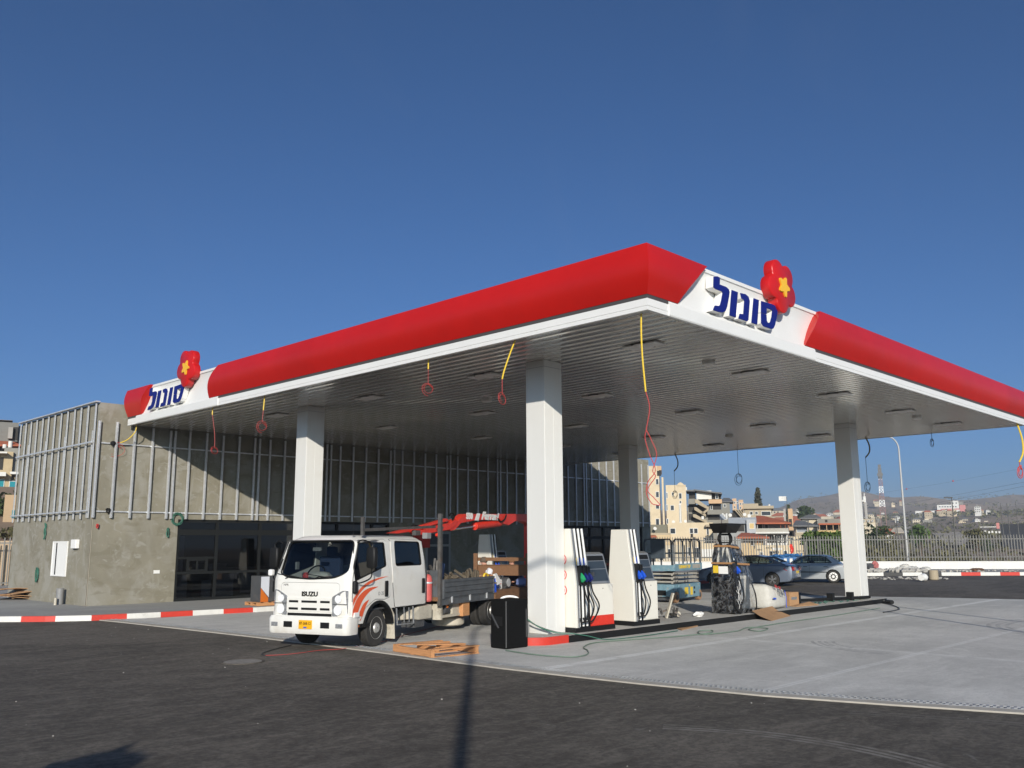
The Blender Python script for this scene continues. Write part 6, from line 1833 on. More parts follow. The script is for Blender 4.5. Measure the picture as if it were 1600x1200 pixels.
# =================================================================== CARS (local x = forward, y = left)
def car(label, loc, rz, paint, L, W_, H, style):
    t = thing('parked_car', label, 'car', loc, rz)
    hl = L / 2
    if style == 'fast':
        under = [(-hl, .42), (-hl + .10, .28), (-hl + .6, .22), (hl - .6, .22), (hl - .08, .30), (hl, .45)]
        top = [(hl, .45), (hl - .02, .62), (hl - .30, .78), (hl - .95, .92), (1.0, .98), (-1.3, 1.02), (-1.95, 1.03), (-hl + .05, .98), (-hl, .80), (-hl - .01, .6)]
        roof = [(1.15, .96), (.35, 1.36), (-.1, 1.44), (-.6, 1.45), (-1.3, 1.33), (-1.95, 1.05)]
        wx = (1.40, -1.38)
    else:
        under = [(-hl, .40), (-hl + .10, .27), (-hl + .6, .20), (hl - .6, .20), (hl - .08, .28), (hl, .42)]
        top = [(hl, .42), (hl - .02, .60), (hl - .22, .72), (hl - .9, .84), (1.0, .90), (-1.1, .93), (-1.5, .95), (-hl + .1, .92), (-hl, .78), (-hl, .6)]
        roof = [(1.05, .88), (.42, 1.33), (.0, 1.41), (-.7, 1.40), (-1.0, 1.34), (-1.55, .96)]
        wx = (1.28, -1.22)
    # body: loft across width
    def prof(inset, zs=0):
        P = under + top[1:]
        return [(x * (1 - inset * .10 / 1), max(.2, z - inset * .04)) for x, z in P]
    g = MB(); rings = []
    for yy, ins in ((-W_ / 2 + .0, .9), (-W_ / 2 + .05, .35), (-W_ / 2 + .22, .0), (W_ / 2 - .22, 0), (W_ / 2 - .05, .35), (W_ / 2, .9)):
        z_in = .06 if ins > .8 else 0
        rings.append([(x, yy, (z if z < .3 else z - z_in * (z - .3))) for x, z in prof(ins)])
    g.loft(rings); bd = tmp(g); bd.name = 'body'; bd.data.name = 'body'
    for x in wx:
        c = MB(); c.cyl((x, -W_, .32), (x, W_, .32), .365, n=28); boolean(bd, tmp(c))
    bd.parent = t; bd.data.materials.clear(); bd.data.materials.append(paint)
    bd.data.polygons.foreach_set('use_smooth', [True] * len(bd.data.polygons)); smooth_angle(bd, 28)
    g = MB(); g.box(-hl + .5, hl - .5, -W_ / 2 + .25, W_ / 2 - .25, .18, .6); g.build('underbody', M['black'], t)
    # greenhouse: pillars + roof in paint, glass between
    def wy(z): return W_ / 2 - .09 - (z - .95) * .42
    g = MB()
    g.loft([[(x, s * wy(z) * (1 if i not in (0, 5) else 1), z) for i, (x, z) in enumerate(roof)] for s in (-1, -.75, .75, 1)] if False else [[(x, y * wy(z), z) for x, z in roof] for y in (-1, 1)])
    gh = tmp(g); gh.name = 'roof'; gh.data.name = 'roof'
    inn = MB(); inn.loft([[(x * .97 - .01, y * (wy(z) - .05), z - .045 if z > 1.2 else z - .1) for x, z in roof] for y in (-1, 1)]); boolean(gh, tmp(inn))
    if style == 'fast':
        SW = [(.80, 1.03), (.30, 1.31), (-.1, 1.38), (-.62, 1.385), (-1.12, 1.29), (-1.48, 1.13), (-1.35, 1.06)]
        fwd = [(.95, 1.05), (.42, 1.31)]; bck = [(-1.02, 1.36), (-1.80, 1.10)]
        bp_ = (.0, -.78)
    else:
        SW = [(.84, .97), (.36, 1.27), (.02, 1.345), (-.66, 1.335), (-.90, 1.28), (-1.20, 1.0)]
        fwd = [(.92, .97), (.46, 1.27)]; bck = [(-1.06, 1.28), (-1.46, 1.02)]
        bp_ = (-.05, -.92)
    c = MB(); c.prism(roundpoly(SW, .05), lambda a, b, d: (a, d, b), -2, 2); boolean(gh, tmp(c))
    # windscreen / rear screen cutters
    for P in (fwd, bck):
        (xa, za), (xb, zb_) = P; dx, dz = xb - xa, zb_ - za; nx, nz_ = (dz, -dx); l = math.hypot(nx, nz_); nx, nz_ = nx / l * .12, nz_ / l * .12
        c = MB(); c.prism([(xa + nx, za + nz_), (xb + nx, zb_ + nz_), (xb - nx, zb_ - nz_), (xa - nx, za - nz_)], lambda a, b, d: (a, d, b), -wy(1.2) + .07, wy(1.2) - .07); boolean(gh, tmp(c))
    gh.parent = t; gh.data.materials.clear(); gh.data.materials.append(paint); gh.data.polygons.foreach_set('use_smooth', [True] * len(gh.data.polygons)); smooth_angle(gh, 28)
    for s in (-1, 1):
        g = MB(); g.prism([(.8 * 0 + a, b) for a, b in SW], lambda a, b, d: (a, s * (wy(b) - .025 + d), b), 0, .005); wn_ = g.build('side_window', M['carglass'], t)
        g = MB()
        for bx_ in bp_: g.beam((bx_ + .06, s * (wy(.98) - .008), .98), (bx_, s * (wy(1.36) - .008), 1.36), .06, .03, (1, 0, 0))
        g.build('pillar', M['black'], wn_)
        g = MB(); g.tube([(a, s * wy(b), b) for a, b in roundpoly(SW, .05)], .012, 5, close=True); g.build('window_trim', M['chrome'] if style == 'fast' else M['black'], wn_)
        # door seams, handles, moulding
        g = MB()
        for x in ((.95, -.02, -1.0) if style == 'fast' else (.85, -.08, -1.0)): g.box(x - .005, x + .005, min(s * (W_ / 2 - .045), s * (W_ / 2 + .0)), max(s * (W_ / 2 - .045), s * (W_ / 2 + .0)), .36, .90)
        g.build('door_seam', M['black'], t)
        for x in (.12, -.88):
            g = MB(); y = s * (W_ / 2 - .02); g.box(x - .1, x + .1, min(y, y + s * .035), max(y, y + s * .035), .80, .83); g.build('door_handle', M['black'] if style != 'fast' else paint, t, bevel=.008)
        if style != 'fast':
            g = MB(); g.box(-1.0, 1.0, min(s * (W_ / 2 - .02), s * (W_ / 2 + .015)), max(s * (W_ / 2 - .02), s * (W_ / 2 + .015)), .52, .56); g.build('side_moulding', M['black'], t)
        g = MB(); g.blob((.92, s * (W_ / 2 + .06), 1.0), .06, .10, .07, 10, 7); g.build('door_mirror', paint if style == 'fast' else M['black'], t, smooth=True)
        g = MB(); g.prism(roundpoly([(-hl - .004, .80), (-hl + .01, .93), (-hl + .36, .90), (-hl + .46, .82), (-hl + .30, .74)], .03), lambda a, b, d: (a, s * (W_ / 2 - .16 + .17 * min(1, (a + hl) / .3) - .012 + d), b), -.04, .016); g.build('tail_lamp', M['redlens'], t)
        g = MB(); g.box(-hl - .016, -hl + .1, min(s * .45, s * (W_ / 2 - .1)), max(s * .45, s * (W_ / 2 - .1)), .74, .90); g.build('tail_lamp', M['redlens'], t, bevel=.01)
        g = MB(); g.box(hl - .34, hl - .12, min(s * .5, s * (W_ / 2 - .06)), max(s * .5, s * (W_ / 2 - .06)), .60, .73); g.build('headlight', M['lens'], t, bevel=.02)
        for x in wx:
            w = thing('wheel', None, None); w.parent = t; w.location = (x, s * (W_ / 2 - .12), .32)
            g = MB(); g.lathe((0, 0, 0), [(.21, -.09), (.26, -.105), (.31, -.09), (.32, -.05), (.32, .05), (.31, .09), (.26, .105), (.21, .09)], 'y', 32); g.build('tyre', M['rubber'], w, smooth=True)
            g = MB()
            if style == 'fast':
                g.lathe((0, 0, 0), [(.215, s * .06), (.215, s * .09), (.20, s * .09), (.20, s * .04)], 'y', 28)
                for k in range(5):
                    for da in (-.16, .16):
                        a = 2 * PI * k / 5 + .3; g.beam((.03 * math.cos(a), s * .085, .03 * math.sin(a)), (.20 * math.cos(a + da), s * .075, .20 * math.sin(a + da)), .03, .03, (0, 1, 0))
                g.cyl((0, s * .06, 0), (0, s * .095, 0), .05, n=14); g.build('rim', M['rim'], w)
            else:
                g.lathe((0, 0, 0), [(.215, s * .05), (.215, s * .09), (.19, s * .10), (.10, s * .085), (.02, s * .10)], 'y', 28); rm = g.build('hubcap', M['rim'] if False else M['whiteplastic'], w, smooth=True)
                g = MB()
                for k in range(9): a = 2 * PI * k / 9; g.cyl((.165 * math.cos(a), s * .09, .165 * math.sin(a)), (.165 * math.cos(a), s * .101, .165 * math.sin(a)), .018, n=8)
                g.build('hole', M['black'], rm)
            g = MB(); g.cyl((0, s * .03, 0), (0, s * .045, 0), .21, n=24); g.build('brake', M['black'], w)
    g = MB(); g.box(-hl - .02, -hl + .02, -.26, .26, .60, .72); g.build('number_plate', M['yelcable'], t)
    g = MB(); g.box(-hl - .015, -hl + .1, -.75, .75, .30, .36); g.build('bumper_trim', M['black'], t)
    for x, y in ((.2, -.38), (.2, .38), (-.75, -.38), (-.75, .38)):
        g = MB(); g.box(x - .35, x - .22, y - .22, y + .22, .5, 1.10 if x > 0 else 1.05); g.build('seat', M['black'], t, bevel=.04)
    return t
hd = math.atan2(.965, -.262)
rwp = ground(1208, 916.5)   # near rear wheel contact of car 1
fx = Vector((math.cos(hd), math.sin(hd), 0)); fy = Vector((-math.sin(hd), math.cos(hd), 0))
c1 = rwp + fx * 1.38 - fy * .80
car('metallic blue grey hatchback with red tail lamps parked behind the white bulk bag', (c1.x, c1.y, .002), hd, M['carblue'], 4.75, 1.86, 1.45, 'fast')
hd2 = math.atan2(.95, -.31); fx = Vector((math.cos(hd2), math.sin(hd2), 0)); fy = Vector((-math.sin(hd2), math.cos(hd2), 0))
rw2 = ground(1303, 911)
c2 = rw2 + fx * 1.22 - fy * .74
car('silver saloon car with black side moulding parked just left of the far column', (c2.x, c2.y, .002), hd2, M['carsilver'], 4.35, 1.70, 1.41, 'sedan')

# =================================================================== LAMPS, WIRES AND SHADOW CASTERS
def street_lamp(loc, rz, label, h=9.9, arm=1.5):
    t = thing('street_lamp', label, 'street lamp', loc, rz)
    g = MB(); pts = [(0, 0, 0), (0, 0, h - 1.1)] + [(-arm * .55 * (1 - math.cos(a)), 0, h - 1.1 + 1.0 * math.sin(a)) for a in [rad(x) for x in (15, 30, 45, 60, 75, 90)]] + [(-arm * .8, 0, h - .06)]
    rr = [.10] + [.055] * 7 + [.045]; g.tube(pts, rr[:len(pts)] + [.045] * (len(pts) - len(rr)), 12); g.build('pole', M['lamppost'], t, smooth=True)
    g = MB(); g.loft([[(-arm * .75, y * .10, h - .10), (-arm * .75, y * .10, h - .02)] [::1] + [(-arm * .75, -y * .10, h - .02), (-arm * .75, -y * .10, h - .10)] for y in (1,)] + [[(-arm * .75 - .5, .16, h - .13), (-arm * .75 - .5, .16, h - .04), (-arm * .75 - .5, -.16, h - .04), (-arm * .75 - .5, -.16, h - .13)]] + [[(-arm * .75 - .75, .08, h - .13), (-arm * .75 - .75, .08, h - .09), (-arm * .75 - .75, -.08, h - .09), (-arm * .75 - .75, -.08, h - .13)]])
    g.build('lamp_head', M['darkgrey'], t)
    g = MB(); g.cyl((0, 0, 0), (0, 0, .5), .11, n=12); g.box(-.22, .22, -.22, .22, 0, .04); g.build('base', M['paling'], t)
    return t
lpp = wallp(0); 
lp = atdist(1416, 66.5); street_lamp((lp.x, lp.y, .17), math.atan2(-.72, .69) + 0.0, 'tall curved street lamp in front of the white wall beyond the canopy', 9.85, 1.6)
# lamp standing behind the photographer, whose shadow crosses the yard
sh = Vector((math.cos(rad(45.6)), math.sin(rad(45.6)), 0))
base = Vector((8.1, 8.54, 0)) - sh * 16.2
street_lamp((base.x, base.y, 0), rad(45.6 + 92), 'street lamp standing behind the camera', 9.6, 2.6)
# overhead wires whose shadows cross the concrete
def wire_from_shadow(p, q, h, ext0, ext1, label):
    tn = math.tan(rad(SUN_EL)); back = Vector((math.cos(rad(SUN_AZ)), math.sin(rad(SUN_AZ)), 0)) * (h / tn)
    a = p - back; b = q - back; d = (b - a).normalized()
    a = a - d * ext0; b = b + d * ext1; a.z = b.z = h
    pts = [a + (b - a) * (k / 24) + Vector((0, 0, -(1 - (2 * k / 24 - 1) ** 2) * .4 + .2)) for k in range(25)]
    g = MB(); g.tube(pts, .05, 6); tag(g.build('overhead_cable', M['blackcable'], smooth=True), label, 'cable'); return a, b
e1 = wire_from_shadow(ground(1340, 950), ground(1600, 988), 4.4, 1, 9, 'lower overhead power cable strung behind the camera')
e2 = wire_from_shadow(ground(1394, 948), ground(1600, 972), 4.6, 1, 9, 'upper overhead power cable strung behind the camera')
# =================================================================== VEGETATION
def leafmat(name, c1, c2):
    m = mat(name, c1, .8, var=.35, scale=.8)
    n = m.node_tree; b = n.nodes['Principled BSDF']
    b.inputs['Specular IOR Level'].default_value = .2
    src = b.inputs['Base Color'].links[0].from_socket
    g = n.nodes.new('ShaderNodeNewGeometry'); x = n.nodes.new('ShaderNodeMix'); x.data_type = 'RGBA'
    n.links.new(g.outputs['Random Per Island'], x.inputs[0]); n.links.new(src, x.inputs[6]); x.inputs[7].default_value = (*c2, 1)
    n.links.new(x.outputs[2], b.inputs['Base Color']); return m
M['leafdark'] = leafmat('dark_green_foliage', (.030, .050, .020), (.060, .085, .035))
M['leafgreen'] = leafmat('green_foliage', (.045, .085, .020), (.10, .15, .04))
M['leafolive'] = leafmat('olive_scrub_foliage', (.075, .072, .032), (.15, .14, .07))
M['leafgrey'] = leafmat('grey_cypress_foliage', (.045, .050, .035), (.10, .10, .07))
M['bark'] = mat('bark', (.10, .07, .045), .9, var=.3)
def leaves(g, c, rx, ry, rz, n, s, shell=.55):
    for _ in range(n):
        while True:
            p = Vector((random.uniform(-1, 1), random.uniform(-1, 1), random.uniform(-1, 1)))
            if p.length < 1 and p.length > shell * random.random(): break
        q = Vector((c[0] + p.x * rx, c[1] + p.y * ry, c[2] + p.z * rz))
        a = Vector((random.gauss(0, 1), random.gauss(0, 1), random.gauss(0, 1))).normalized(); b = a.cross(Vector((random.random(), random.random(), 1))).normalized()
        k = s * random.uniform(.5, 1.3)
        g.quad(q - a * k, q - b * k * .7, q + a * k, q + b * k * .7)
def tree(name, label, loc, h, r, m, n=500, s=.25, kind='round', cat='tree', group=None):
    t = thing(name, label, cat, loc, 0, group)
    g = MB(); th = h * (.35 if kind == 'round' else .12)
    g.tube([(0, 0, -1.5), (.05, 0, th * .5), (0, .05, th), (.1, -.05, h * .7)], [.05 * h * .5, .035 * h * .5, .03 * h * .5, .01 * h], 8)
    for k in range(5):
        a = k * 1.3; g.tube([(0, 0, th * .8), (r * .5 * math.cos(a), r * .5 * math.sin(a), h * .6)], [.012 * h, .004 * h], 5)
    g.build('trunk', M['bark'], t, smooth=True)
    g = MB()
    if kind == 'round':
        for k in range(9):
            a = random.uniform(0, 2 * PI); q = random.uniform(0, r * .62); z = h * random.uniform(.45, .85)
            rr = r * random.uniform(.35, .6)
            leaves(g, (q * math.cos(a), q * math.sin(a), z), rr, rr, rr * .8, n // 9, s)
    else:
        K = 14
        for k in range(K):
            f = k / K; rr = r * (1 - f) ** .6 * (1.0 if f > .12 else .7) * random.uniform(.85, 1.15) + .05
            leaves(g, (random.uniform(-.2, .2) * rr + f * r * .35, 0, h * (.10 + .88 * f)), rr, rr, h / K * .9, n // K, s)
    g.build('crown', m, t, recalc=False)
    return t
def tz(p): return terrain_z(p.x, p.y)
def place(px, d): p = atdist(px, d); return Vector((p.x, p.y, terrain_z(p.x, p.y)))
random.seed(21)
# scrub behind the fence
g = MB()
for k in range(420):
    px = random.uniform(1335, 1640); d = random.uniform(74, 118) * (1 + (1 if px > 1500 else 0) * .05)
    p = place(px, d); r = random.uniform(.7, 1.9)
    hgt = random.uniform(.8, 2.2) * (1.1 if d < 90 else .8)
    leaves(g, (p.x, p.y, p.z + hgt * .45), r, r, hgt * .6, 26, .24, .3)
tag(g.build('scrub', M['leafolive'], recalc=False), 'dry olive and brown scrub growing behind the palisade fence', 'scrub', kind='stuff')
g = MB()
for k in range(1500):
    px = random.uniform(1300, 1680); d = random.uniform(150, 900) ** 1.0
    p = place(px, d); r = random.uniform(.5, 1.6) * (1 + d / 700)
    leaves(g, (p.x, p.y, p.z + r * .3), r * 1.3, r * 1.3, r * .6, 6, .5 * (1 + d / 500), .2)
for k in range(900):
    px = random.uniform(1230, 1700); d = random.uniform(900, 1650)
    p = place(px, d); r = random.uniform(1.2, 2.6)
    leaves(g, (p.x, p.y, p.z + r * .2), r * 1.6, r * 1.6, r * .5, 4, 1.0, .2)
tag(g.build('hillside_bushes', M['leafolive'], recalc=False), 'scattered low bushes over the dry hillside', 'bushes', kind='stuff')
# hedge
g = MB()
for k in range(60):
    px = random.uniform(1262, 1312); p = place(px, random.uniform(84, 88)); leaves(g, (p.x, p.y, 2.0), .9, .9, 1.1, 40, .2, .3)
    leaves(g, (p.x, p.y, .6), .9, .9, 1.1, 20, .25, .3)
tag(g.build('hedge', M['leafgreen'], recalc=False), 'green hedge behind the fence left of the far column', 'hedge')
for px, d, h, r, m_, kind, n, s, lab in (
    (1186, 175, 13.0, 1.5, 'leafgrey', 'cyp', 1500, .30, 'tall leaning grey cypress rising above the village roofs'),
    (1259, 300, 11, 3.2, 'leafdark', 'round', 500, .6, 'dark pine left of two on the slope behind the village'),
    (1266, 310, 8, 2.2, 'leafdark', 'round', 400, .5, 'smaller dark pine beside the taller one on the slope'),
    (1234, 260, 7, 1.2, 'leafdark', 'cyp', 400, .4, 'small dark conifer under the flag'),
    (1360, 150, 8.0, 3.4, 'leafdark', 'round', 900, .35, 'dark bushy tree just right of the far column'),
    (1349, 120, 5.0, 2.0, 'leafolive', 'round', 500, .3, 'olive bush against the right side of the far column'),
    (1385, 130, 5.5, 2.4, 'leafolive', 'round', 600, .3, 'olive tree in front of the small red roof'),
    (1438, 190, 8.0, 3.0, 'leafgreen', 'round', 900, .4, 'bright green round tree right of the street lamp'),
    (1526, 170, 6.5, 2.2, 'leafolive', 'round', 500, .35, 'dull tree beside the black screened plot'),
    (1535, 175, 5, 2.6, 'leafdark', 'round', 500, .35, 'dark low tree left of the black screen'),
    (4, 75, 6.0, 3.0, 'leafdark', 'round', 700, .3, 'dark tree at the left edge below the tiled house')):
    p = place(px, d)
    zb_ = p.z
    ov = {1186: 4.6, 1259: 14, 1266: 12, 1234: 11}.get(px)
    if ov: p.z = max(p.z, 0); 
    if px == 1186:
        top = 2.05 + (846 - 758) / 1400 * d; p.z = top - h
    if px in (1259, 1266, 1234):
        ty = {1259: 783, 1266: 787, 1234: 787}[px]; p.z = 2.05 + (846 - ty) / 1400 * d - h
    if px == 1438: p.z = 2.05 + (846 - 817) / 1400 * d - h
    if px == 1360: p.z = 2.05 + (846 - 817) / 1400 * d - h
    if px == 4: p.z = 2.05 + (858 - 770) / 1400 * d - h
    tree('tree' if kind == 'round' else 'cypress_tree', lab, tuple(p), h, r, M[m_], n, s, kind)
# leafy caster added behind the camera for the soft round shadow at lower left
tree('blob_shadow_caster', 'unseen dense leafy crown added behind the camera to cast a round shadow', (-2.75, 2.45, 0), 3.68, .85, M['leafdark'], 6500, .10)

# =================================================================== HOUSES OF THE VILLAGE
HM = {}
def hmat(key, c):
    if key not in HM: HM[key] = mat(key, c, .85, var=.10, scale=.35, dirt=tuple(x * .7 for x in c), dscale=.5, dth=(.55, .8))
    return HM[key]
cream = hmat('cream_render', (.56, .46, .31)); tan_ = hmat('tan_render', (.36, .30, .21)); grey_ = hmat('grey_concrete_block', (.21, .20, .17)); white_ = hmat('white_render', (.62, .61, .57)); dgrey = hmat('dark_grey_cladding', (.10, .105, .11)); bluegrey = hmat('blue_grey_sheet', (.24, .26, .29)); yel_ = hmat('yellow_render', (.55, .40, .18)); pink_ = hmat('pink_render', (.5, .2, .18)); peach = hmat('peach_render', (.50, .33, .19))
M['tile'] = mat('red_clay_roof_tiles', (.36, .10, .045), .8, var=.25, scale=1.5)
M['greytile'] = mat('grey_roof_tiles', (.13, .13, .13), .8, var=.2)
M['winpane'] = mat('dark_window_pane', (.03, .035, .04), .15, var=.3)
M['cyanpane'] = mat('cyan_tinted_pane', (.02, .22, .26), .2)
M['shadevoid'] = mat('dark_opening_shade', (.035, .032, .028), .9)  # flat dark colour painted for the shade inside openings
class House:
    def __init__(s, name, label, px, dist, cat='house', group=None):
        c = atdist(px, dist); s.d = dist
        n = Vector((c.x, c.y, 0)).normalized(); s.n = n; s.r = Vector((n.y, -n.x, 0)); s.c = c
        s.root = thing(name, label, cat, (c.x, c.y, 0), math.atan2(s.r.y, s.r.x), group)
    def uv(s, px, py):   # to local lateral / height on the front plane
        d = ray(px, py); t = ((s.c - Vector((0, 0, 0))).dot(s.n) ) / (d.dot(s.n)); p = CAM + d * t
        return (p - s.c).dot(s.r), p.z
    def blk(s, x0, x1, y0, y1, m, depth, out=0.0, name='wall', par=None, down=None):
        a = s.uv(x0, y0); b = s.uv(x1, y1); z0 = b[1] if down is None else down
        g = MB(); g.box(min(a[0], b[0]), max(a[0], b[0]), -out, depth - out, z0, a[1]); return g.build(name, m, par or s.root)
    def win(s, rects, out=0.0, m=None, frame=True, par=None):
        for x0, x1, y0, y1 in rects:
            a = s.uv(x0, y0); b = s.uv(x1, y1)
            g = MB(); e = .03 + .0003 * s.d
            if frame:
                g.box(a[0] - e, b[0] + e, -out - .05, -out - .003, b[1] - e, b[1]); g.box(a[0] - e, b[0] + e, -out - .05, -out - .003, a[1], a[1] + e)
                g.box(a[0] - e, a[0], -out - .05, -out - .003, b[1], a[1]); g.box(b[0], b[0] + e, -out - .05, -out - .003, b[1], a[1])
                w = g.build('window', white_, par or s.root)
                g = MB(); g.box(a[0], b[0], -out - .03, -out - .003, b[1], a[1]); g.build('pane', m or M['winpane'], w)
            else:
                g.box(a[0], b[0], -out - .03, -out - .003, b[1], a[1]); g.build('window', m or M['winpane'], par or s.root)
    def roof(s, x0, x1, yt, yb, m, depth, xr0=None, xr1=None, out=.5, name='roof', par=None):
        a = s.uv(x0, yb); b = s.uv(x1, yb); xr0 = (x0 * .75 + x1 * .25) if xr0 is None else xr0; xr1 = (x0 * .25 + x1 * .75) if xr1 is None else xr1
        c = s.uv(xr0, yt); d = s.uv(xr1, yt)
        g = MB(); r0 = [(a[0] - .3, -out, a[1]), (b[0] + .3, -out, b[1]), (b[0] + .3, depth, b[1]), (a[0] - .3, depth, a[1])]
        r1 = [(c[0], depth * .45, c[1]), (d[0], depth * .45, d[1]), (d[0], depth * .55, d[1]), (c[0], depth * .55, c[1])]
        g.loft([[(x, y, z - .18) for x, y, z in r0], r0, r1]); return g.build(name, m, par or s.root)
    def cyl(s, px, y0, y1, rpx, m, name='water_tank', out=-1.5):
        a = s.uv(px, y0); b = s.uv(px, y1); r = rpx / 1400 * s.d
        g = MB(); g.cyl((a[0], -out, b[1]), (a[0], -out, a[1]), r, n=12); g.build(name, white_, s.root, smooth=False)
# --- cream tower
h = House('apartment_house', 'tall cream apartment house with stepped top and gabled bay, leftmost of the village', 1045, 150)
h.blk(1012, 1033.5, 735.5, 850, cream, 12, .6, down=-2); h.blk(1012, 1027, 728.5, 735.5, cream, 10, .6); h.blk(1027, 1033.5, 728.5, 735, peach, 10, .6); h.blk(1033.6, 1040, 746, 850, cream, 12, .3, down=-2)
h.blk(1040.1, 1075, 758, 850, cream, 12, 0, down=-2)
a, b, c = h.uv(1057, 758), h.uv(1063, 753.5), h.uv(1070, 758.5)
g = MB(); g.prism([(a[0], a[1] - .1), (h.uv(1060, 755)[0], h.uv(1060, 755)[1]), (b[0], b[1]), (h.uv(1067, 755.5)[0], h.uv(1067, 755.5)[1]), (c[0], c[1] - .1)], lambda u, v, d: (u, d, v), -.12, .5); g.build('gable', cream, h.root)
h.blk(1026.5, 1033, 736, 744, M['shadevoid'], .1, .62, 'loggia_shade')
h.win([(1025, 1029, 749, 757), (1025, 1029.5, 769, 777), (1025, 1030, 789, 795), (1025, 1030, 811, 820)], .6)
h.win([(1041.3, 1043, 770, 778), (1041.3, 1043, 789, 797), (1042, 1044, 811, 818), (1050, 1052.3, 770, 774), (1048, 1053, 790, 797), (1061, 1065, 771, 779), (1062, 1064.4, 783, 786)])
g_ = h.blk(1060.5, 1065.5, 787, 817, white_, .1, .08, 'stair_grille'); h.win([(1061, 1062.6, 789, 815), (1063.4, 1065, 789, 815)], .08, grey_, False, g_)
h.cyl(1072, 761, 766, 1.6, white_, out=-.5)
# --- low cream house in front
h = House('village_house', 'long low cream house in front of the cream apartment house', 1065, 122)
h.blk(1010, 1044, 820, 870, hmat('garden_wall', (.16, .15, .11)), 6, .4, down=-3); h.blk(1044, 1116, 817, 870, cream, 9, 0, down=-3); h.blk(1102, 1114, 820, 823, tan_, 1.2, 1.0, 'awning'); h.blk(1013, 1048, 833, 836, tan_, .8, .8, 'ledge')
h.blk(1013, 1050, 836, 870, hmat('cream2', (.50, .38, .22)), 3, 1.2, down=-3)
h.win([(1047.5, 1055, 826, 833.5), (1078, 1083, 826, 833), (1084.5, 1090, 826, 833), (1104.5, 1107.5, 826, 835), (1101, 1104, 841, 845)])
h.win([(1079, 1083, 833.5, 840)], 0, M['shadevoid'], False)
h.roof(1013, 1023, 832, 838, M['tile'], 3, out=2.2)
g = MB()
for x, y, r_ in ((1024, 826, 2.6), (1052, 815, 2.5), (1071, 814, 2.4)):
    u, v = h.uv(x, y); g.lathe((u, -1.4 if x < 1030 else 2, v), [(r_ / 1400 * 122, -.12), (r_ / 1400 * 122 * .6, .02), (.02, .06)], 'y', 14)
g.build('satellite_dish', white_, h.root)
# walls / shed behind the fence between lift and dispenser
h = House('village_house', 'low cream wall and shed seen through the fence behind the scissor lift', 1110, 84)
h.blk(1020, 1070, 852, 895, hmat('cream3', (.50, .43, .31)), 4, 0, down=-2); h.blk(1070, 1120, 849, 895, cream, 4, .3, down=-2); h.blk(1096, 1116, 858, 870, white_, .1, .42, 'panel'); h.win([(1099, 1106, 861, 869), (1075, 1080, 856, 868), (1086, 1093, 856, 872)], .3)
h.win([(1030, 1036, 860, 875), (1044, 1050, 858, 872)], 0)
# --- brownish terraced house with stairs
h = House('village_house', 'grey concrete terraced house with outside stairs and slanted sheet roof', 1100, 165)
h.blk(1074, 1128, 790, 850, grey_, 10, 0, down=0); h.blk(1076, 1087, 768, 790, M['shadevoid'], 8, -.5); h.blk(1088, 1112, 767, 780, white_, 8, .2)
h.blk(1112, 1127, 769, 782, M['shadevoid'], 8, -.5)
for P in ([(1072, 766), (1086, 766), (1086, 768.3), (1072, 768.3)], [(1084, 765), (1128, 770.5), (1128, 772.5), (1084, 767)]):
    g = MB(); g.prism([h.uv(*p) for p in P], lambda u, v, d: (u, d, v), -1.5, 8); g.build('roof', M['greytile'], h.root)
h.blk(1075.5, 1086.5, 780, 788, grey_, 2, 1.6, 'balcony'); h.blk(1107, 1128, 781, 787, peach, 2, 1.4, 'balcony'); h.blk(1105, 1128, 797, 804, grey_, 2, 1.6, 'balcony')
h.blk(1108, 1127, 787.5, 797, M['shadevoid'], .1, .05, 'loggia_shade'); h.blk(1076, 1100, 789, 800, M['shadevoid'], .1, .05, 'loggia_shade'); h.blk(1106, 1128, 804.5, 812, M['shadevoid'], .1, .05, 'loggia_shade'); h.blk(1076, 1100, 803, 812, M['shadevoid'], .1, .05, 'loggia_shade')
for P in ([(1086, 781), (1090, 781), (1107, 793), (1107, 797), (1086, 786)], [(1085, 793), (1088, 793), (1103, 804), (1103, 808), (1085, 797)], [(1083, 804), (1087, 804), (1105, 814), (1105, 818), (1083, 808)], [(1096, 802), (1106, 795), (1107, 798), (1097, 805)]):
    g = MB(); g.prism([h.uv(*p) for p in P], lambda u, v, d: (u, d, v), -1.8, -.6); g.build('stair_flight', tan_, h.root)
h.win([(1110, 1113, 790, 796), (1118, 1122, 772, 779)], .12, None, True)
g = MB(); g.box(*[h.uv(1096, 808)[0], h.uv(1100, 808)[0]], -2, -1, h.uv(1096, 812)[1], h.uv(1096, 807)[1]); g.build('boiler', white_, h.root)
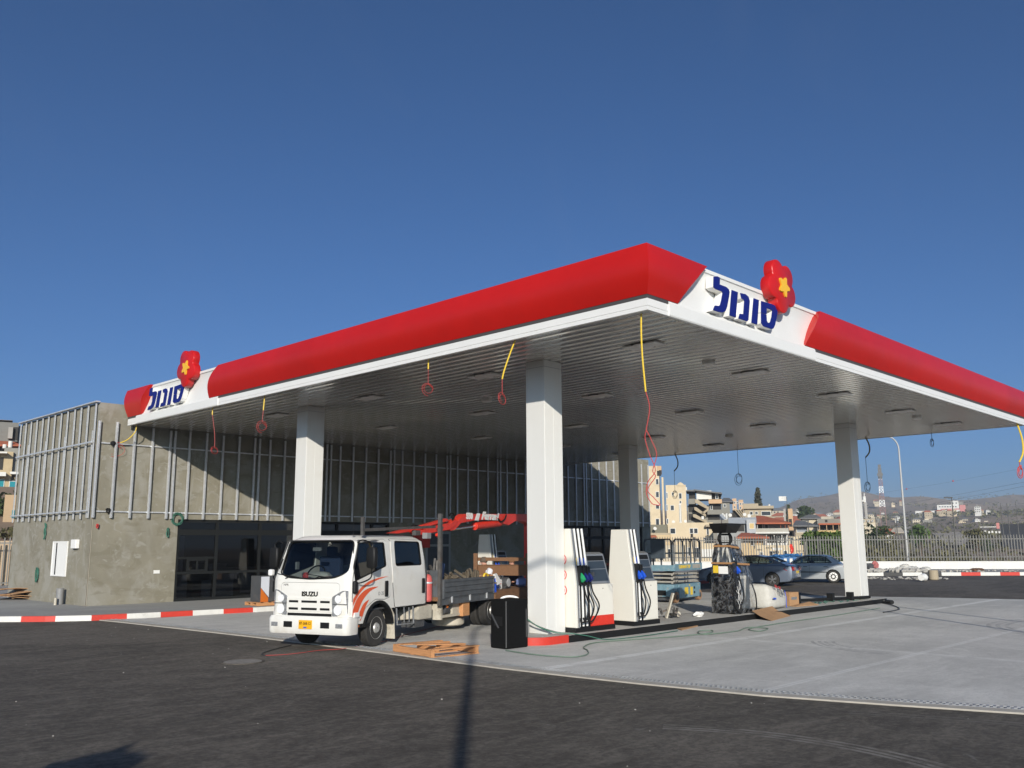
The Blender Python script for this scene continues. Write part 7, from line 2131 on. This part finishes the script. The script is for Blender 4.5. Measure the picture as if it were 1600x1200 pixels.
# --- grey block + others
h = House('village_house', 'plain grey block house with dark hipped roof behind the terraced house', 1135, 190)
h.blk(1127, 1143, 783, 850, grey_, 9, 0, down=2); h.roof(1126, 1144, 776.5, 783.5, M['greytile'], 9); h.win([(1131, 1134, 788, 792)])
h = House('village_house', 'distant peach apartment block with stepped roofline', 1155, 330)
h.blk(1144, 1154, 779, 850, peach, 10, 0, down=4); h.blk(1154, 1164.5, 781, 850, peach, 9, 0, down=4); h.win([(1147, 1149, 784, 787), (1151, 1153, 784, 787), (1156, 1158, 786, 789), (1160, 1162, 786, 789), (1147, 1149, 791, 794), (1156, 1158, 792, 795)])
h.cyl(1156, 786, 791, 1.2, white_); h.cyl(1160, 787, 791, 1.1, white_)
h = House('village_house', 'wide flat tan house with a long dark window below the cypress', 1185, 160)
h.blk(1163, 1208, 795, 850, tan_, 10, 0, down=2); h.blk(1161, 1209, 791, 794.6, tan_, 11, .6, 'parapet'); h.blk(1161, 1185, 787, 790.6, tan_, 8, .0, 'upper_floor'); h.win([(1190, 1204, 799.5, 805), (1172, 1176, 800, 804), (1180, 1184, 800, 803)])
h.blk(1144, 1161, 797, 812, M['shadevoid'], 4, -1, 'loggia_shade')
for k in range(4):
    g = MB(); g.prism([h.uv(*p) for p in [(1146 + k * 4, 795), (1148 + k * 4, 795), (1162 + k * 3, 811), (1160 + k * 3, 811)]], lambda u, v, d: (u, d, v), .2, .5); g.build('stair_rail', tan_, h.root)
h.cyl(1176, 798, 803, 1.5, white_); h.cyl(1202, 787.5, 791, 1.6, white_)
g = MB()
for x, y in ((1142, 806), (1164, 805), (1171, 807)): u, v = h.uv(x, y); g.lathe((u, -4, v), [(2.7 / 1400 * 160, -.12), (1.6 / 1400 * 160, .02), (.02, .06)], 'y', 14)
g.build('satellite_dish', white_, h.root)
h = House('village_house', 'blue grey sheet clad house behind the wrapped dispenser', 1155, 112)
h.blk(1138, 1182, 809, 818, bluegrey, 7, .4, down=None); h.blk(1120, 1182, 818, 870, hmat('greywall', (.28, .28, .27)), 7, 0, down=-3); h.blk(1166, 1181, 812, 833, hmat('pale_blue_grey', (.36, .37, .38)), 2, .8, 'bay'); h.blk(1118, 1163, 819, 830, M['shadevoid'], .1, .05, 'loggia_shade'); h.win([(1171, 1178, 818, 826)], .8, yel_)
h.win([(1168, 1171, 840, 848)], 0)
g = MB()
for k, x in enumerate((1126, 1129, 1132, 1135)):
    u, v = h.uv(x, 806 - (k % 2) * 2); g.cyl((u, 1, h.uv(x, 812)[1]), (u, 1, v + .2), .11, n=8)
g.build('solar_tank', white_, h.root)
g = MB(); g.prism([h.uv(*p) for p in [(1128, 803), (1136, 811), (1130, 811), (1124, 804)]], lambda u, v, d: (u, d, v), .2, .3); g.build('solar_panel', bluegrey, h.root)
# --- red roof house
h = House('village_house', 'white house with big red tiled roof and stone balcony in the middle of the village', 1207, 120)
h.blk(1181, 1232, 817, 832, hmat('greywall', (.28, .28, .27)), 8, -.8); h.blk(1181, 1232, 830, 880, white_, 8, 0, down=-3)
h.blk(1181, 1232, 826, 831.5, hmat('stone_balustrade', (.38, .36, .31)), .3, 1.6, 'balcony'); h.blk(1181, 1233, 831.6, 833.5, white_, 2.2, 1.8, 'balcony_slab')
h.roof(1181, 1232, 804.5, 817, M['tile'], 8, 1181, 1192, 1.9)
for x in (1183, 1219, 1226, 1230.5): h.blk(x, x + 1.2, 817, 826, M['tile'] if x > 1215 else white_, .3, 1.5, 'post')
h.win([(1184, 1191, 819, 826), (1195, 1200, 820, 826)], -.8, M['shadevoid'])
for x in (1197, 1209, 1221, 1229): h.blk(x, x + 2.0, 836, 850, white_, .4, 1.2, 'post')
h.blk(1198, 1229, 836.5, 848, M['shadevoid'], .1, .05, 'porch_shade')
h.win([(1221, 1224, 838, 846), (1213, 1217, 838, 846)], .08)
h = House('village_house', 'low house with shallow red tiled roof directly behind the car roof', 1175, 100)
h.blk(1158, 1195, 839, 890, hmat('cream2', (.50, .38, .22)), 6, 0, down=-3); h.roof(1155, 1198, 832, 839, M['tile'], 6, 1158, 1170, 1.4); h.win([(1163, 1166, 842, 848), (1173, 1178, 842, 852)], 0, M['shadevoid']); h.blk(1183, 1184, 839, 852, M['tile'], .3, 1.2, 'post'); h.blk(1196, 1197, 839, 852, M['tile'], .3, 1.2, 'post')
h = House('village_tower', 'narrow peach stair tower with a dark opening right of the red roofed house', 1233, 135, 'tower')
h.blk(1224, 1231, 795, 860, hmat('greywall2', (.33, .31, .28)), 5, 0, down=-2); h.blk(1231, 1242, 795, 860, peach, 5, .3, down=-2); h.win([(1232.5, 1238, 811, 823), (1232.5, 1238, 831, 836)], .3, M['shadevoid'], False)
h = House('village_house', 'house with grey hipped roof and blue grey shutter right of the peach tower', 1258, 125)
h.blk(1243, 1262, 822, 870, tan_, 8, 0, down=-3); h.roof(1242, 1275, 812, 821, M['greytile'], 8, 1243, 1252, 1.2); h.win([(1245, 1261, 823, 831)], 0, bluegrey); h.blk(1262, 1264.5, 821, 836, white_, .3, .5, 'post'); h.blk(1243, 1300, 832, 870, tan_, 6, .6, 'terrace_wall', None, -3)
h = House('village_house', 'low cream annex with a row of small arches beside the hedge', 1245, 95)
h.blk(1232, 1258, 838.5, 895, cream, 3, 0, down=-3)
for k in range(4):
    u0, v0 = h.uv(1237 + k * 5.5, 844); u1, v1 = h.uv(1241 + k * 5.5, 844); r_ = (u1 - u0) / 2; g = MB(); g.prism([(u0, v0)] + [(u0 + r_ - r_ * math.cos(rad(a)), v0 + r_ * 1.1 * math.sin(rad(a))) for a in (30, 60, 90, 120, 150)] + [(u1, v0)], lambda a, b, d: (a, d, b), -.04, -.003); g.build('arch', M['shadevoid'], h.root)
# lower yards seen through the palings
h = House('yard_wall', 'cream stepped yard wall with small square openings behind the parked cars', 1215, 82, 'wall')
h.blk(1180, 1262, 852, 898, cream, 2, 0, down=-2)
random.seed(9)
h.win([(1181 + k * 2.6, 1182.6 + k * 2.6, 858, 860) for k in range(4)] + [(1197 + k * 2.6, 1198.6 + k * 2.6, 855, 857) for k in range(4)] + [(1245 + k * 2.4 + (j % 2), 1246.2 + k * 2.4 + (j % 2), 860 + j * 4, 861.8 + j * 4) for k in range(5) for j in range(5)], 0, M['shadevoid'], False)
h.win([(1188, 1192, 863, 870), (1203, 1208, 862, 872), (1225, 1230, 861, 870), (1212, 1216, 860, 871)], 0)
g = MB(); u, v = h.uv(1222, 856); g.box(h.uv(1207, 856)[0], u, -1, -.9, h.uv(1222, 859)[1], v); g.build('white_sheet', white_, h.root)
h.blk(1258, 1262, 846, 898, hmat('pillar_stone', (.40, .38, .33)), 1, .6, 'pillar', None, -2)
# blue tarp and red thing beyond the cars
p = atdist(1227, 62)
t = thing('blue_tarpaulin', 'bright blue tarpaulin heap and frame behind the two parked cars', 'tarpaulin', (p.x, p.y, .0), rad(-46))
g = MB(); random.seed(12)
for k in range(5): g.blob((-.7 + k * .36, 0, 1.15 + random.uniform(-.06, .06)), .24, .22, .12, 9, 6, .35)
g.box(-1.2, .7, -.05, .0, .4, 1.15); g.build('sheet', M['tarp'], t); g = MB(); g.beam((1.05, 0, 0), (1.05, 0, 1.3), .10, .1); g.beam((.4, -.1, .9), (1.0, -.1, .9), .06, .06); g.build('frame', M['tarp'], t)
g = MB()
for k in range(4): g.box(-1.0 + k * .4, -.8 + k * .4, -.09, -.051, .65, .95)
g.build('white_crate_row', white_, t)
p = atdist(1236, 63); t = thing('red_flag_rag', 'red rag tied to the fence above the parked cars', 'rag', (p.x, p.y, 1.4)); g = MB(); g.blob((0, 0, .2), .22, .1, .35, 9, 6, .3); g.build('rag', M['crane'], t)
# --- houses between the tower and the far column
h = House('village_house', 'cream house with brown tiled terrace roof just left of the far column', 1295, 150)
h.blk(1253, 1278, 809, 850, hmat('cream4', (.52, .45, .33)), 8, -2, down=0); h.roof(1252, 1280, 803, 809, M['greytile'], 8, 1262, 1275, -1.5)
h.blk(1277, 1315, 811, 850, grey_, 7, 0, down=-2); h.blk(1279, 1315, 818, 820, M['tile'], 3, 2, 'awning'); h.blk(1281, 1313, 820.5, 828, M['shadevoid'], .1, .05, 'loggia_shade'); h.blk(1278, 1315, 829, 850, yel_, 3, 1.6, down=-2); h.win([(1289, 1293, 812, 816)], 0, M['shadevoid'], False)
for x in (1280, 1291, 1301, 1310): h.blk(x, x + 1.5, 820, 829, peach, .3, 1.8, 'post')
# --- tall tower right
h = House('tower_block', 'cream high rise block with dark strips and a round cap on the right', 1349, 420, 'tower')
h.blk(1342, 1350, 784, 850, cream, 12, 0, down=0); h.blk(1350, 1359, 785, 850, hmat('greywall2', (.33, .31, .28)), 12, .5, down=0); h.blk(1347, 1350.5, 781, 784, white_, 4, 0); h.cyl(1350, 775, 785, 2.6, grey_, 'cap', -4); h.cyl(1350, 770, 775, .8, grey_, 'spire', -4)
h.win([(1350.5, 1352, 788, 809), (1355, 1356.5, 788, 809)], .5, M['shadevoid'], False)
h.win([(1344, 1345, 788 + k * 4, 789.5 + k * 4) for k in range(5)], 0, None, False)
h = House('village_house', 'flat cream house below the high rise block right of the far column', 1358, 260)
h.blk(1343, 1373, 817, 850, hmat('cream4', (.52, .45, .33)), 8, 0, down=-2); h.blk(1346, 1368, 811, 817, tan_, 7, -.5); h.win([(1349, 1351, 813, 815), (1356, 1358, 813, 815), (1362, 1364, 813, 815), (1360, 1364, 820, 823)], .1)
h = House('village_house', 'small house with bright red roof right of the far column', 1384, 230)
h.blk(1374, 1396, 832, 850, white_, 6, 0, down=-3); h.roof(1371, 1388, 823.5, 832, M['tile'], 6, 1376, 1384); h.roof(1384, 1397, 826, 833, M['tile'], 5, 1387, 1394, 1.0); h.roof(1392, 1412, 824, 832, hmat('pale_roof', (.42, .37, .30)), 6, 1397, 1408)
h = House('long_building', 'long white building with a pink end and raised centre on the far hillside', 1487, 900, 'building')
h.blk(1464, 1499, 789, 798, white_, 14, 0, down=0); h.blk(1486, 1498, 782.5, 789, white_, 12, -1); h.blk(1499, 1509, 789, 796, pink_, 14, 0, down=0); h.blk(1497, 1505, 784, 788.5, grey_, 8, -2)
h.win([(1467 + k * 4.2, 1469.5 + k * 4.2, 791, 792.6) for k in range(7)], 0, None, False); h.win([(1488, 1490, 785, 787), (1493, 1495, 785, 787)], -1, None, False); h.blk(1470, 1499, 795, 797, pink_, .5, .6, 'awning_row')
h = House('retaining_wall', 'long white retaining wall below the white and pink building', 1465, 850, 'wall')
h.blk(1430, 1473, 798.5, 801, white_, 2, 0, down=0); h.blk(1473, 1500, 797, 801, white_, 2, 1, down=0)
h = House('screened_plot', 'black netted screen wall with white items and a small red sign on the right hillside', 1570, 210, 'screen wall')
h.blk(1563, 1660, 819, 850, hmat('black_net', (.022, .024, .030)), 6, 0, down=-6, name='screen'); h.blk(1560, 1600, 813, 813.6, M['paling'], .1, .1, 'rail')
h.blk(1531, 1562, 823, 823.8, white_, 1.5, .5, 'canopy'); h.blk(1556.5, 1562, 817, 826, pink_, .2, .6, 'sign_board')
for x, y in ((1533, 829), (1538, 829), (1544, 830), (1549, 829.5), (1555, 830), (1560, 830)): h.blk(x, x + 3.2, y, y + 3.2, white_, 1.5, .6, 'white_tank', None, None)
# --- left side houses
h = House('apartment_house', 'grey flat roofed apartment block at the top left behind the station', 10, 105)
h.blk(-60, 27, 656, 690, hmat('grey_block_left', (.17, .165, .15)), 10, 0); h.blk(-60, 20, 652, 656, hmat('peachpar', (.35, .28, .2)), 9, -.5); h.blk(27, 34, 664, 690, hmat('grey_block_left', (.17, .165, .15)), 9, -1); h.blk(15, 27, 667, 688, M['shadevoid'], .1, .05, 'loggia_shade'); h.blk(13.5, 19, 668, 686, hmat('greywall2', (.33, .31, .28)), .5, .6, 'post')
h.blk(-60, 33, 690, 860, hmat('grey_block_left', (.17, .165, .15)), 9, .0, down=0)
h.roof(-40, 28, 684, 697, M['tile'], 3, -40, 10, 2.0); h.cyl(7.5, 697, 703, 2.8, white_, out=2); h.cyl(16.5, 692, 702, 3.0, white_, out=2)
h = House('apartment_house', 'tan apartment house with cyan windows at the left edge', 8, 88)
h.blk(-60, 7, 704, 860, hmat('tan_left', (.42, .33, .20)), 8, .8, down=0); h.blk(7, 18, 700, 860, hmat('grey_block_left2', (.24, .23, .2)), 8, .3, down=0); h.blk(18, 40, 702, 742, hmat('grey_block_left', (.17, .165, .15)), 8, 0); h.blk(16, 40, 742, 860, hmat('tan_left', (.42, .33, .20)), 8, .3, down=0)
h.blk(-60, 11, 706, 711, white_, 2, 2, 'balcony'); h.blk(-60, 9, 738, 746, white_, 2, 2, 'balcony'); h.win([(-2, 5, 750, 765), (15.5, 24, 753, 767)], .82, M['cyanpane']); h.win([(-2, 4, 716, 735)], .82, M['shadevoid'], False); h.win([(18, 26, 721, 735)], 0, grey_, False); h.blk(16, 30, 738, 742, white_, 2, 1, 'balcony')
h = House('garden_house', 'beige plain annex below the cyan windows at the left edge', 18, 72)
h.blk(8, 60, 773, 870, hmat('beige_left', (.42, .30, .18)), 5, 0, down=0); h.win([(19, 22, 797, 810)], 0, M['cyanpane'], False)
# earth bank on the left behind the fence
g = MB(); random.seed(2); rings = []
c = atdist(0, 60)
bank = []
for i in range(13):
    row = []
    for j in range(10):
        px = -140 + i * 16; p = atdist(px, 53 + j * 1.6); row.append(Vector((p.x, p.y, (j / 9) ** .8 * 2.9 + random.uniform(-.12, .12) * (j > 0))))
    bank.append(row)
for i in range(12):
    for j in range(9): g.quad(bank[i][j], bank[i + 1][j], bank[i + 1][j + 1], bank[i][j + 1])
M['earth'] = mat('brown_dry_earth', (.16, .095, .055), .95, var=.4, scale=2)
bk_ = g.build('earth_bank', M['earth'], recalc=False); bk_['kind'] = 'structure'
g = MB()
for k in range(40): p = atdist(random.uniform(-90, 45), random.uniform(58, 67)); leaves(g, (p.x, p.y, 3.0 + random.uniform(-.3, .2)), .6, .6, .35, 22, .14, .2)
tag(g.build('bank_grass', M['leafolive'], recalc=False), 'dry grass tufts along the top of the earth bank', 'grass', kind='stuff')

# --- small distant houses scattered on the slopes
random.seed(33)
pal = [cream, tan_, white_, grey_, hmat('cream4', (.52, .45, .33)), peach]
protos = []
for q in range(5):
    c = thing('distant_house', 'small pale house among many on the far slope', 'house', (0, 0, 0), 0, 'small houses scattered on the far slopes')
    w, d_, hh = ((9, 8, 6), (12, 9, 7), (8, 8, 9), (14, 9, 5), (10, 7, 6))[q]
    g = MB(); g.box(-w / 2, w / 2, -d_ / 2, d_ / 2, -5, hh); g.build('wall', pal[q], c)
    if q in (1, 4):
        g = MB(); g.loft([[(-w / 2 - .4, -d_ / 2 - .4, hh), (w / 2 + .4, -d_ / 2 - .4, hh), (w / 2 + .4, d_ / 2 + .4, hh), (-w / 2 - .4, d_ / 2 + .4, hh)], [(-w / 4, 0, hh + 2.4), (w / 4, 0, hh + 2.4), (w / 4, .1, hh + 2.4), (-w / 4, .1, hh + 2.4)]]); g.build('roof', M['tile'] if q == 1 else M['greytile'], c)
    else:
        g = MB(); g.box(-w / 4, w / 5, -d_ / 4, d_ / 4, hh + .002, hh + 2.2); g.build('roof_room', pal[(q + 1) % 5], c)
    for z in range(int(hh // 3)):
        for x in (-.3, 0, .3): g = MB(); g.box(x * w - .6, x * w + .6, -d_ / 2 - .05, -d_ / 2 - .005, 1 + z * 3, 2.4 + z * 3); g.build('window', M['shadevoid'], c)
    protos.append(c)
spots = []
for k in range(70):   # dense village flank
    spots.append((random.uniform(1215, 1345), random.uniform(380, 900)))
for k in range(26):
    spots.append((random.uniform(1355, 1415), random.uniform(600, 1050)))
for k in range(26):
    spots.append((random.uniform(1430, 1560), random.uniform(560, 760)))
used = set()
for k, (px, d) in enumerate(spots):
    q = k % 5; p = place(px, d); sc = random.uniform(.55, .95) if k < 70 else random.uniform(.3, .5)
    c = protos[q] if q not in used else copy_tree(protos[q]); used.add(q)
    c.location = (p.x, p.y, p.z); c.rotation_euler = (0, 0, math.atan2(p.y, p.x) - PI / 2 + random.uniform(-.5, .5)); c.scale = (sc, sc, sc)
# quarry-pale patches and dirt track on the slope
g = MB()
tr = [(1430, 430), (1448, 400), (1470, 330), (1490, 290), (1508, 250), (1512, 220)]
L = []; 
for px, d in [(1400, 700), (1418, 560), (1436, 460), (1455, 400), (1478, 340), (1498, 290), (1512, 250), (1516, 210)]: p = place(px, d); L.append(p + Vector((0, 0, .8)))
for a, b in zip(L[:-1], L[1:]):
    d = (b - a).normalized(); n_ = Vector((-d.y, d.x, 0)) * 5.5; g.quad(a - n_, a + n_, b + n_, b - n_)
tk = g.build('dirt_track', hmat('pale_dust', (.34, .29, .23)), recalc=False); tk['kind'] = 'structure'
# --- masts, poles and the flag
def mast(px, ytop, ybase, dist, label, r=.10, head=True, name='light_pole', cat='pole', group=None, red=False):
    p = atdist(px, dist); z0 = 2.05 + (845 - ybase) / 1400 * dist; z1 = 2.05 + (845 - ytop) / 1400 * dist
    t = thing(name, label, cat, (p.x, p.y, z0), math.atan2(p.y, p.x) - PI / 2, group)
    g = MB(); g.tube([(0, 0, -3), (0, 0, z1 - z0)], [r, r * .6], 6); g.build('pole', M['paling'], t)
    if head: g = MB(); g.box(-.7, .1, -.08, .08, z1 - z0 - .06, z1 - z0 + .06); g.build('lamp_head', M['darkgrey'], t)
    return t
PG = 'light poles beyond the palisade fence'
for px, yt, yb, d, hd_, lab in ((1371, 800, 872, 92, False, 'thin pole nearest the right side of the far column beyond the fence'), (1403, 808, 872, 100, True, 'pole with a lamp head just left of the tall street lamp'),
    (1426, 806, 850, 120, False, 'thick grey utility pole right of the tall street lamp'), (1449, 815, 850, 130, False, 'short thin pole behind the bright green tree'), (1462, 818, 850, 130, False, 'thin pole right of the bright green tree'), (1400, 812, 850, 140, False, 'thin pole left of the street lamp above the red roof'),
    (1493, 777, 862, 88, True, 'tallest light pole in front of the white and pink building'), (1538, 815, 850, 140, False, 'thin pole beside the black screened plot'), (1569, 786, 820, 160, False, 'tall thin pole, left of three above the black screen'), (1579, 786, 815, 170, False, 'tall thin pole, middle of three above the black screen'), (1593, 784, 812, 170, False, 'tall thin pole, right of three above the black screen')):
    mast(px, yt, yb, d, lab, .09, hd_, group=None)
p = place(1264, 108)
mast(1264.5, 812, 870, 90, 'grey lamp pole in front of the hedge left of the far column', .09)
# telecom tower
d = 520; p = atdist(1383, d); zb_ = 2.05 + (845 - 802) / 1400 * d; H_ = (802 - 727) / 1400 * d
t = thing('telecom_tower', 'red and white lattice telecom tower left of the tall street lamp', 'telecom tower', (p.x, p.y, zb_), math.atan2(p.y, p.x) - PI / 2)
M['dullred'] = mat('faded_tower_red', (.22, .11, .095), .7)
for mm, par in (('dullred', 0), ('whiteplastic', 1)):
    g = MB()
    nseg = 14
    for k in range(nseg):
        if (k // 2) % 2 != par: continue
        z0, z1 = H_ * k / nseg, H_ * (k + 1) / nseg; w0_, w1_ = 1.5 - .9 * k / nseg, 1.5 - .9 * (k + 1) / nseg
        if k == 0: z0 = -10
        for sx in (-1, 1):
            for sy in (-1, 1): g.beam((sx * w0_, sy * w0_, z0), (sx * w1_, sy * w1_, z1), .28, .28)
            g.beam((sx * w0_, -w0_, max(0, z0)), (-sx * w1_, -w1_, z1), .2, .2)
        g.beam((-w1_, -w1_, z1), (w1_, -w1_, z1), .2, .2)
    g.build('lattice', M[mm], t)
g = MB()
for z, r_ in ((.98, .8), (.9, 1.0), (.80, 1.2), (.78, 1.0)): g.box(-r_, -r_ + .9, -r_, -r_ + .6, H_ * z - 1.5, H_ * z + 1.5); g.box(r_ - .9, r_, -r_, -r_ + .6, H_ * z - 1.5, H_ * z + 1.5)
g.lathe((0, -1.8, H_ * .82), [(1.6, 0), (1.5, .5), (.2, .6)], 'y', 14); g.build('antennas', M['paling'], t)
# flag
t = mast(1233, 774, 800, 250, 'flag pole with a small white and red flag above the village', .08, False, 'flag_pole', 'flag')
zf = (800 - 774) / 1400 * 250
g = MB(); g.loft([[(-.1 - k * .5, .15 * math.sin(k), zf - 1.2), (-.1 - k * .5, .15 * math.sin(k), zf + .1)][::1] + [(-.1 - k * .5, .15 * math.sin(k) + .03, zf + .1), (-.1 - k * .5, .15 * math.sin(k) + .03, zf - 1.2)] for k in range(5)]); g.build('flag', white_, t)
# far power lines with red marker balls
def farline(P, r, label):
    pts = [CAM + (ray(x, y) / F) * (d / ((ray(x, y) / F).xy.length)) for x, y, d in P]
    g = MB(); g.tube(spline(pts, 8), r, 5); return tag(g.build('power_line', M['blackcable']), label, 'power line')
M['linegrey'] = M['blackcable']
farline([(1660, 720, 420), (1490, 752, 480), (1416, 764, 520), (1340, 776, 560)], .03, 'highest far power line carrying the red marker balls')
farline([(1660, 742, 400), (1500, 772, 460), (1420, 786, 520)], .04, 'middle far power line on the right')
farline([(1660, 748, 400), (1500, 779, 460), (1440, 790, 520)], .04, 'lower far power line on the right')
for x, y, d, lab in ((1595, 728, 440, 'red marker ball on the power line at the right edge'), (1489, 751.5, 480, 'red marker ball on the power line in the middle right'), (1416.5, 764, 520, 'red marker ball on the power line beside the street lamp')):
    v = CAM + (ray(x, y) / F) * (d / ((ray(x, y) / F).xy.length)); g = MB(); g.blob((0, 0, 0), .42, .42, .42, 10, 7); o = g.build('marker_ball', M['redcable'], smooth=True); o.location = v; tag(o, lab, 'marker ball', 'red marker balls on the power line')
# --- rubble and plastic along the far kerb
def far_item(px, py, z=.17): return ground(px, py, z)
random.seed(15)
g = MB()
for k in range(80):
    x = random.uniform(1352, 1445); p = ground(x, 893.5 + random.uniform(-1.5, 1.5), .17); s_ = random.uniform(.08, .25); g.blob((p.x, p.y, p.z + s_ * .4), s_ * 1.3, s_, s_ * .6, 6, 4, .35)
for k in range(60):
    x = random.uniform(1440, 1590); p = ground(x, 893 + random.uniform(-1, 1), .17); s_ = random.uniform(.04, .12); g.blob((p.x, p.y, p.z + s_ * .4), s_ * 1.3, s_, s_ * .6, 6, 4, .35)
tag(g.build('rubble', M['debris']), 'pale rubble and plastic strewn along the foot of the white wall', 'rubble', kind='stuff')
g = MB()
for k in range(110):
    x = random.uniform(1348, 1480); p = ground(x, 903.5 + random.uniform(-1.2, 2.5) , .0); s_ = random.uniform(.03, .12); g.blob((p.x, p.y, s_ * .3), s_ * 1.5, s_, s_ * .4, 6, 4, .35)
tag(g.build('litter', M['debris']), 'strip of litter and dust on the asphalt below the black and white kerb', 'litter', kind='stuff')
p = ground(1416, 892, .17); t = thing('sandbag_heap', 'white sacks heaped round the foot of the tall street lamp', 'sacks', (p.x, p.y, .17)); g = MB()
for c in ((0, 0, .25, .5), (-.7, .2, .18, .45), (.7, -.2, .18, .5), (.1, .1, .55, .35), (1.5, -.9, .15, .4)): g.blob(c[:3], c[3] * 1.2, c[3], c[3] * .8, 10, 6, .25)
g.build('sack', M['bag'], t); t.scale = (.9, .8, .55)
p = ground(1363, 892, .17); t = thing('patterned_bag', 'red and grey bag dropped by the white wall at the right of the far column', 'bag', (p.x, p.y, .17), rad(-40)); g = MB(); g.blob((-.3, 0, .45), .55, .4, .42, 10, 7, .2); g.build('grey_half', M['darkgrey'], t); g = MB(); g.blob((.35, 0, .55), .4, .38, .55, 10, 7, .2); g.build('red_half', mat('faded_red_cloth', (.4, .13, .12), .8), t); t.scale = (.6, .6, .6)
p = ground(1459, 906); t = thing('concrete_drum', 'upright tan concrete drum standing before the red and white kerb', 'drum', (p.x, p.y, 0)); g = MB(); g.lathe((0, 0, 0), [(.20, 0), (.23, .03), (.23, .42), (.20, .45)], n=18); o_ = g.build('drum', tan_, t, smooth=True); o_.scale = (1.1, 1.1, 1.15)
p = ground(1442, 909); t = thing('white_bucket', 'white plastic bucket lying on the asphalt near the far kerb', 'bucket', (p.x, p.y, 0)); g = MB(); g.lathe((0, 0, .22), [(.16, -.2), (.20, .2), (.15, .21), (.12, -.1)], 'x', 14); g.build('bucket', M['whiteplastic'], t, smooth=True)
g = MB(); p = ground(1527, 892.5, .17); g.blob((p.x, p.y, .25), .5, .4, .14, 10, 5, .3); tag(g.build('brick_heap', M['oldwood']), 'small heap of brown bricks at the foot of the white wall', 'bricks')
# small pebbles and specks in the yard
g = MB(); random.seed(44)
for k in range(220):
    x = random.uniform(3, 34); y = random.uniform(3, 24)
    s_ = random.uniform(.004, .012); g.blob((x, y, .012 + s_ * .4), s_ * 1.3, s_, s_ * .7, 5, 4, .3)
tag(g.build('pebbles', M['debris']), 'loose pebbles and grit scattered over the yard', 'grit', kind='stuff')
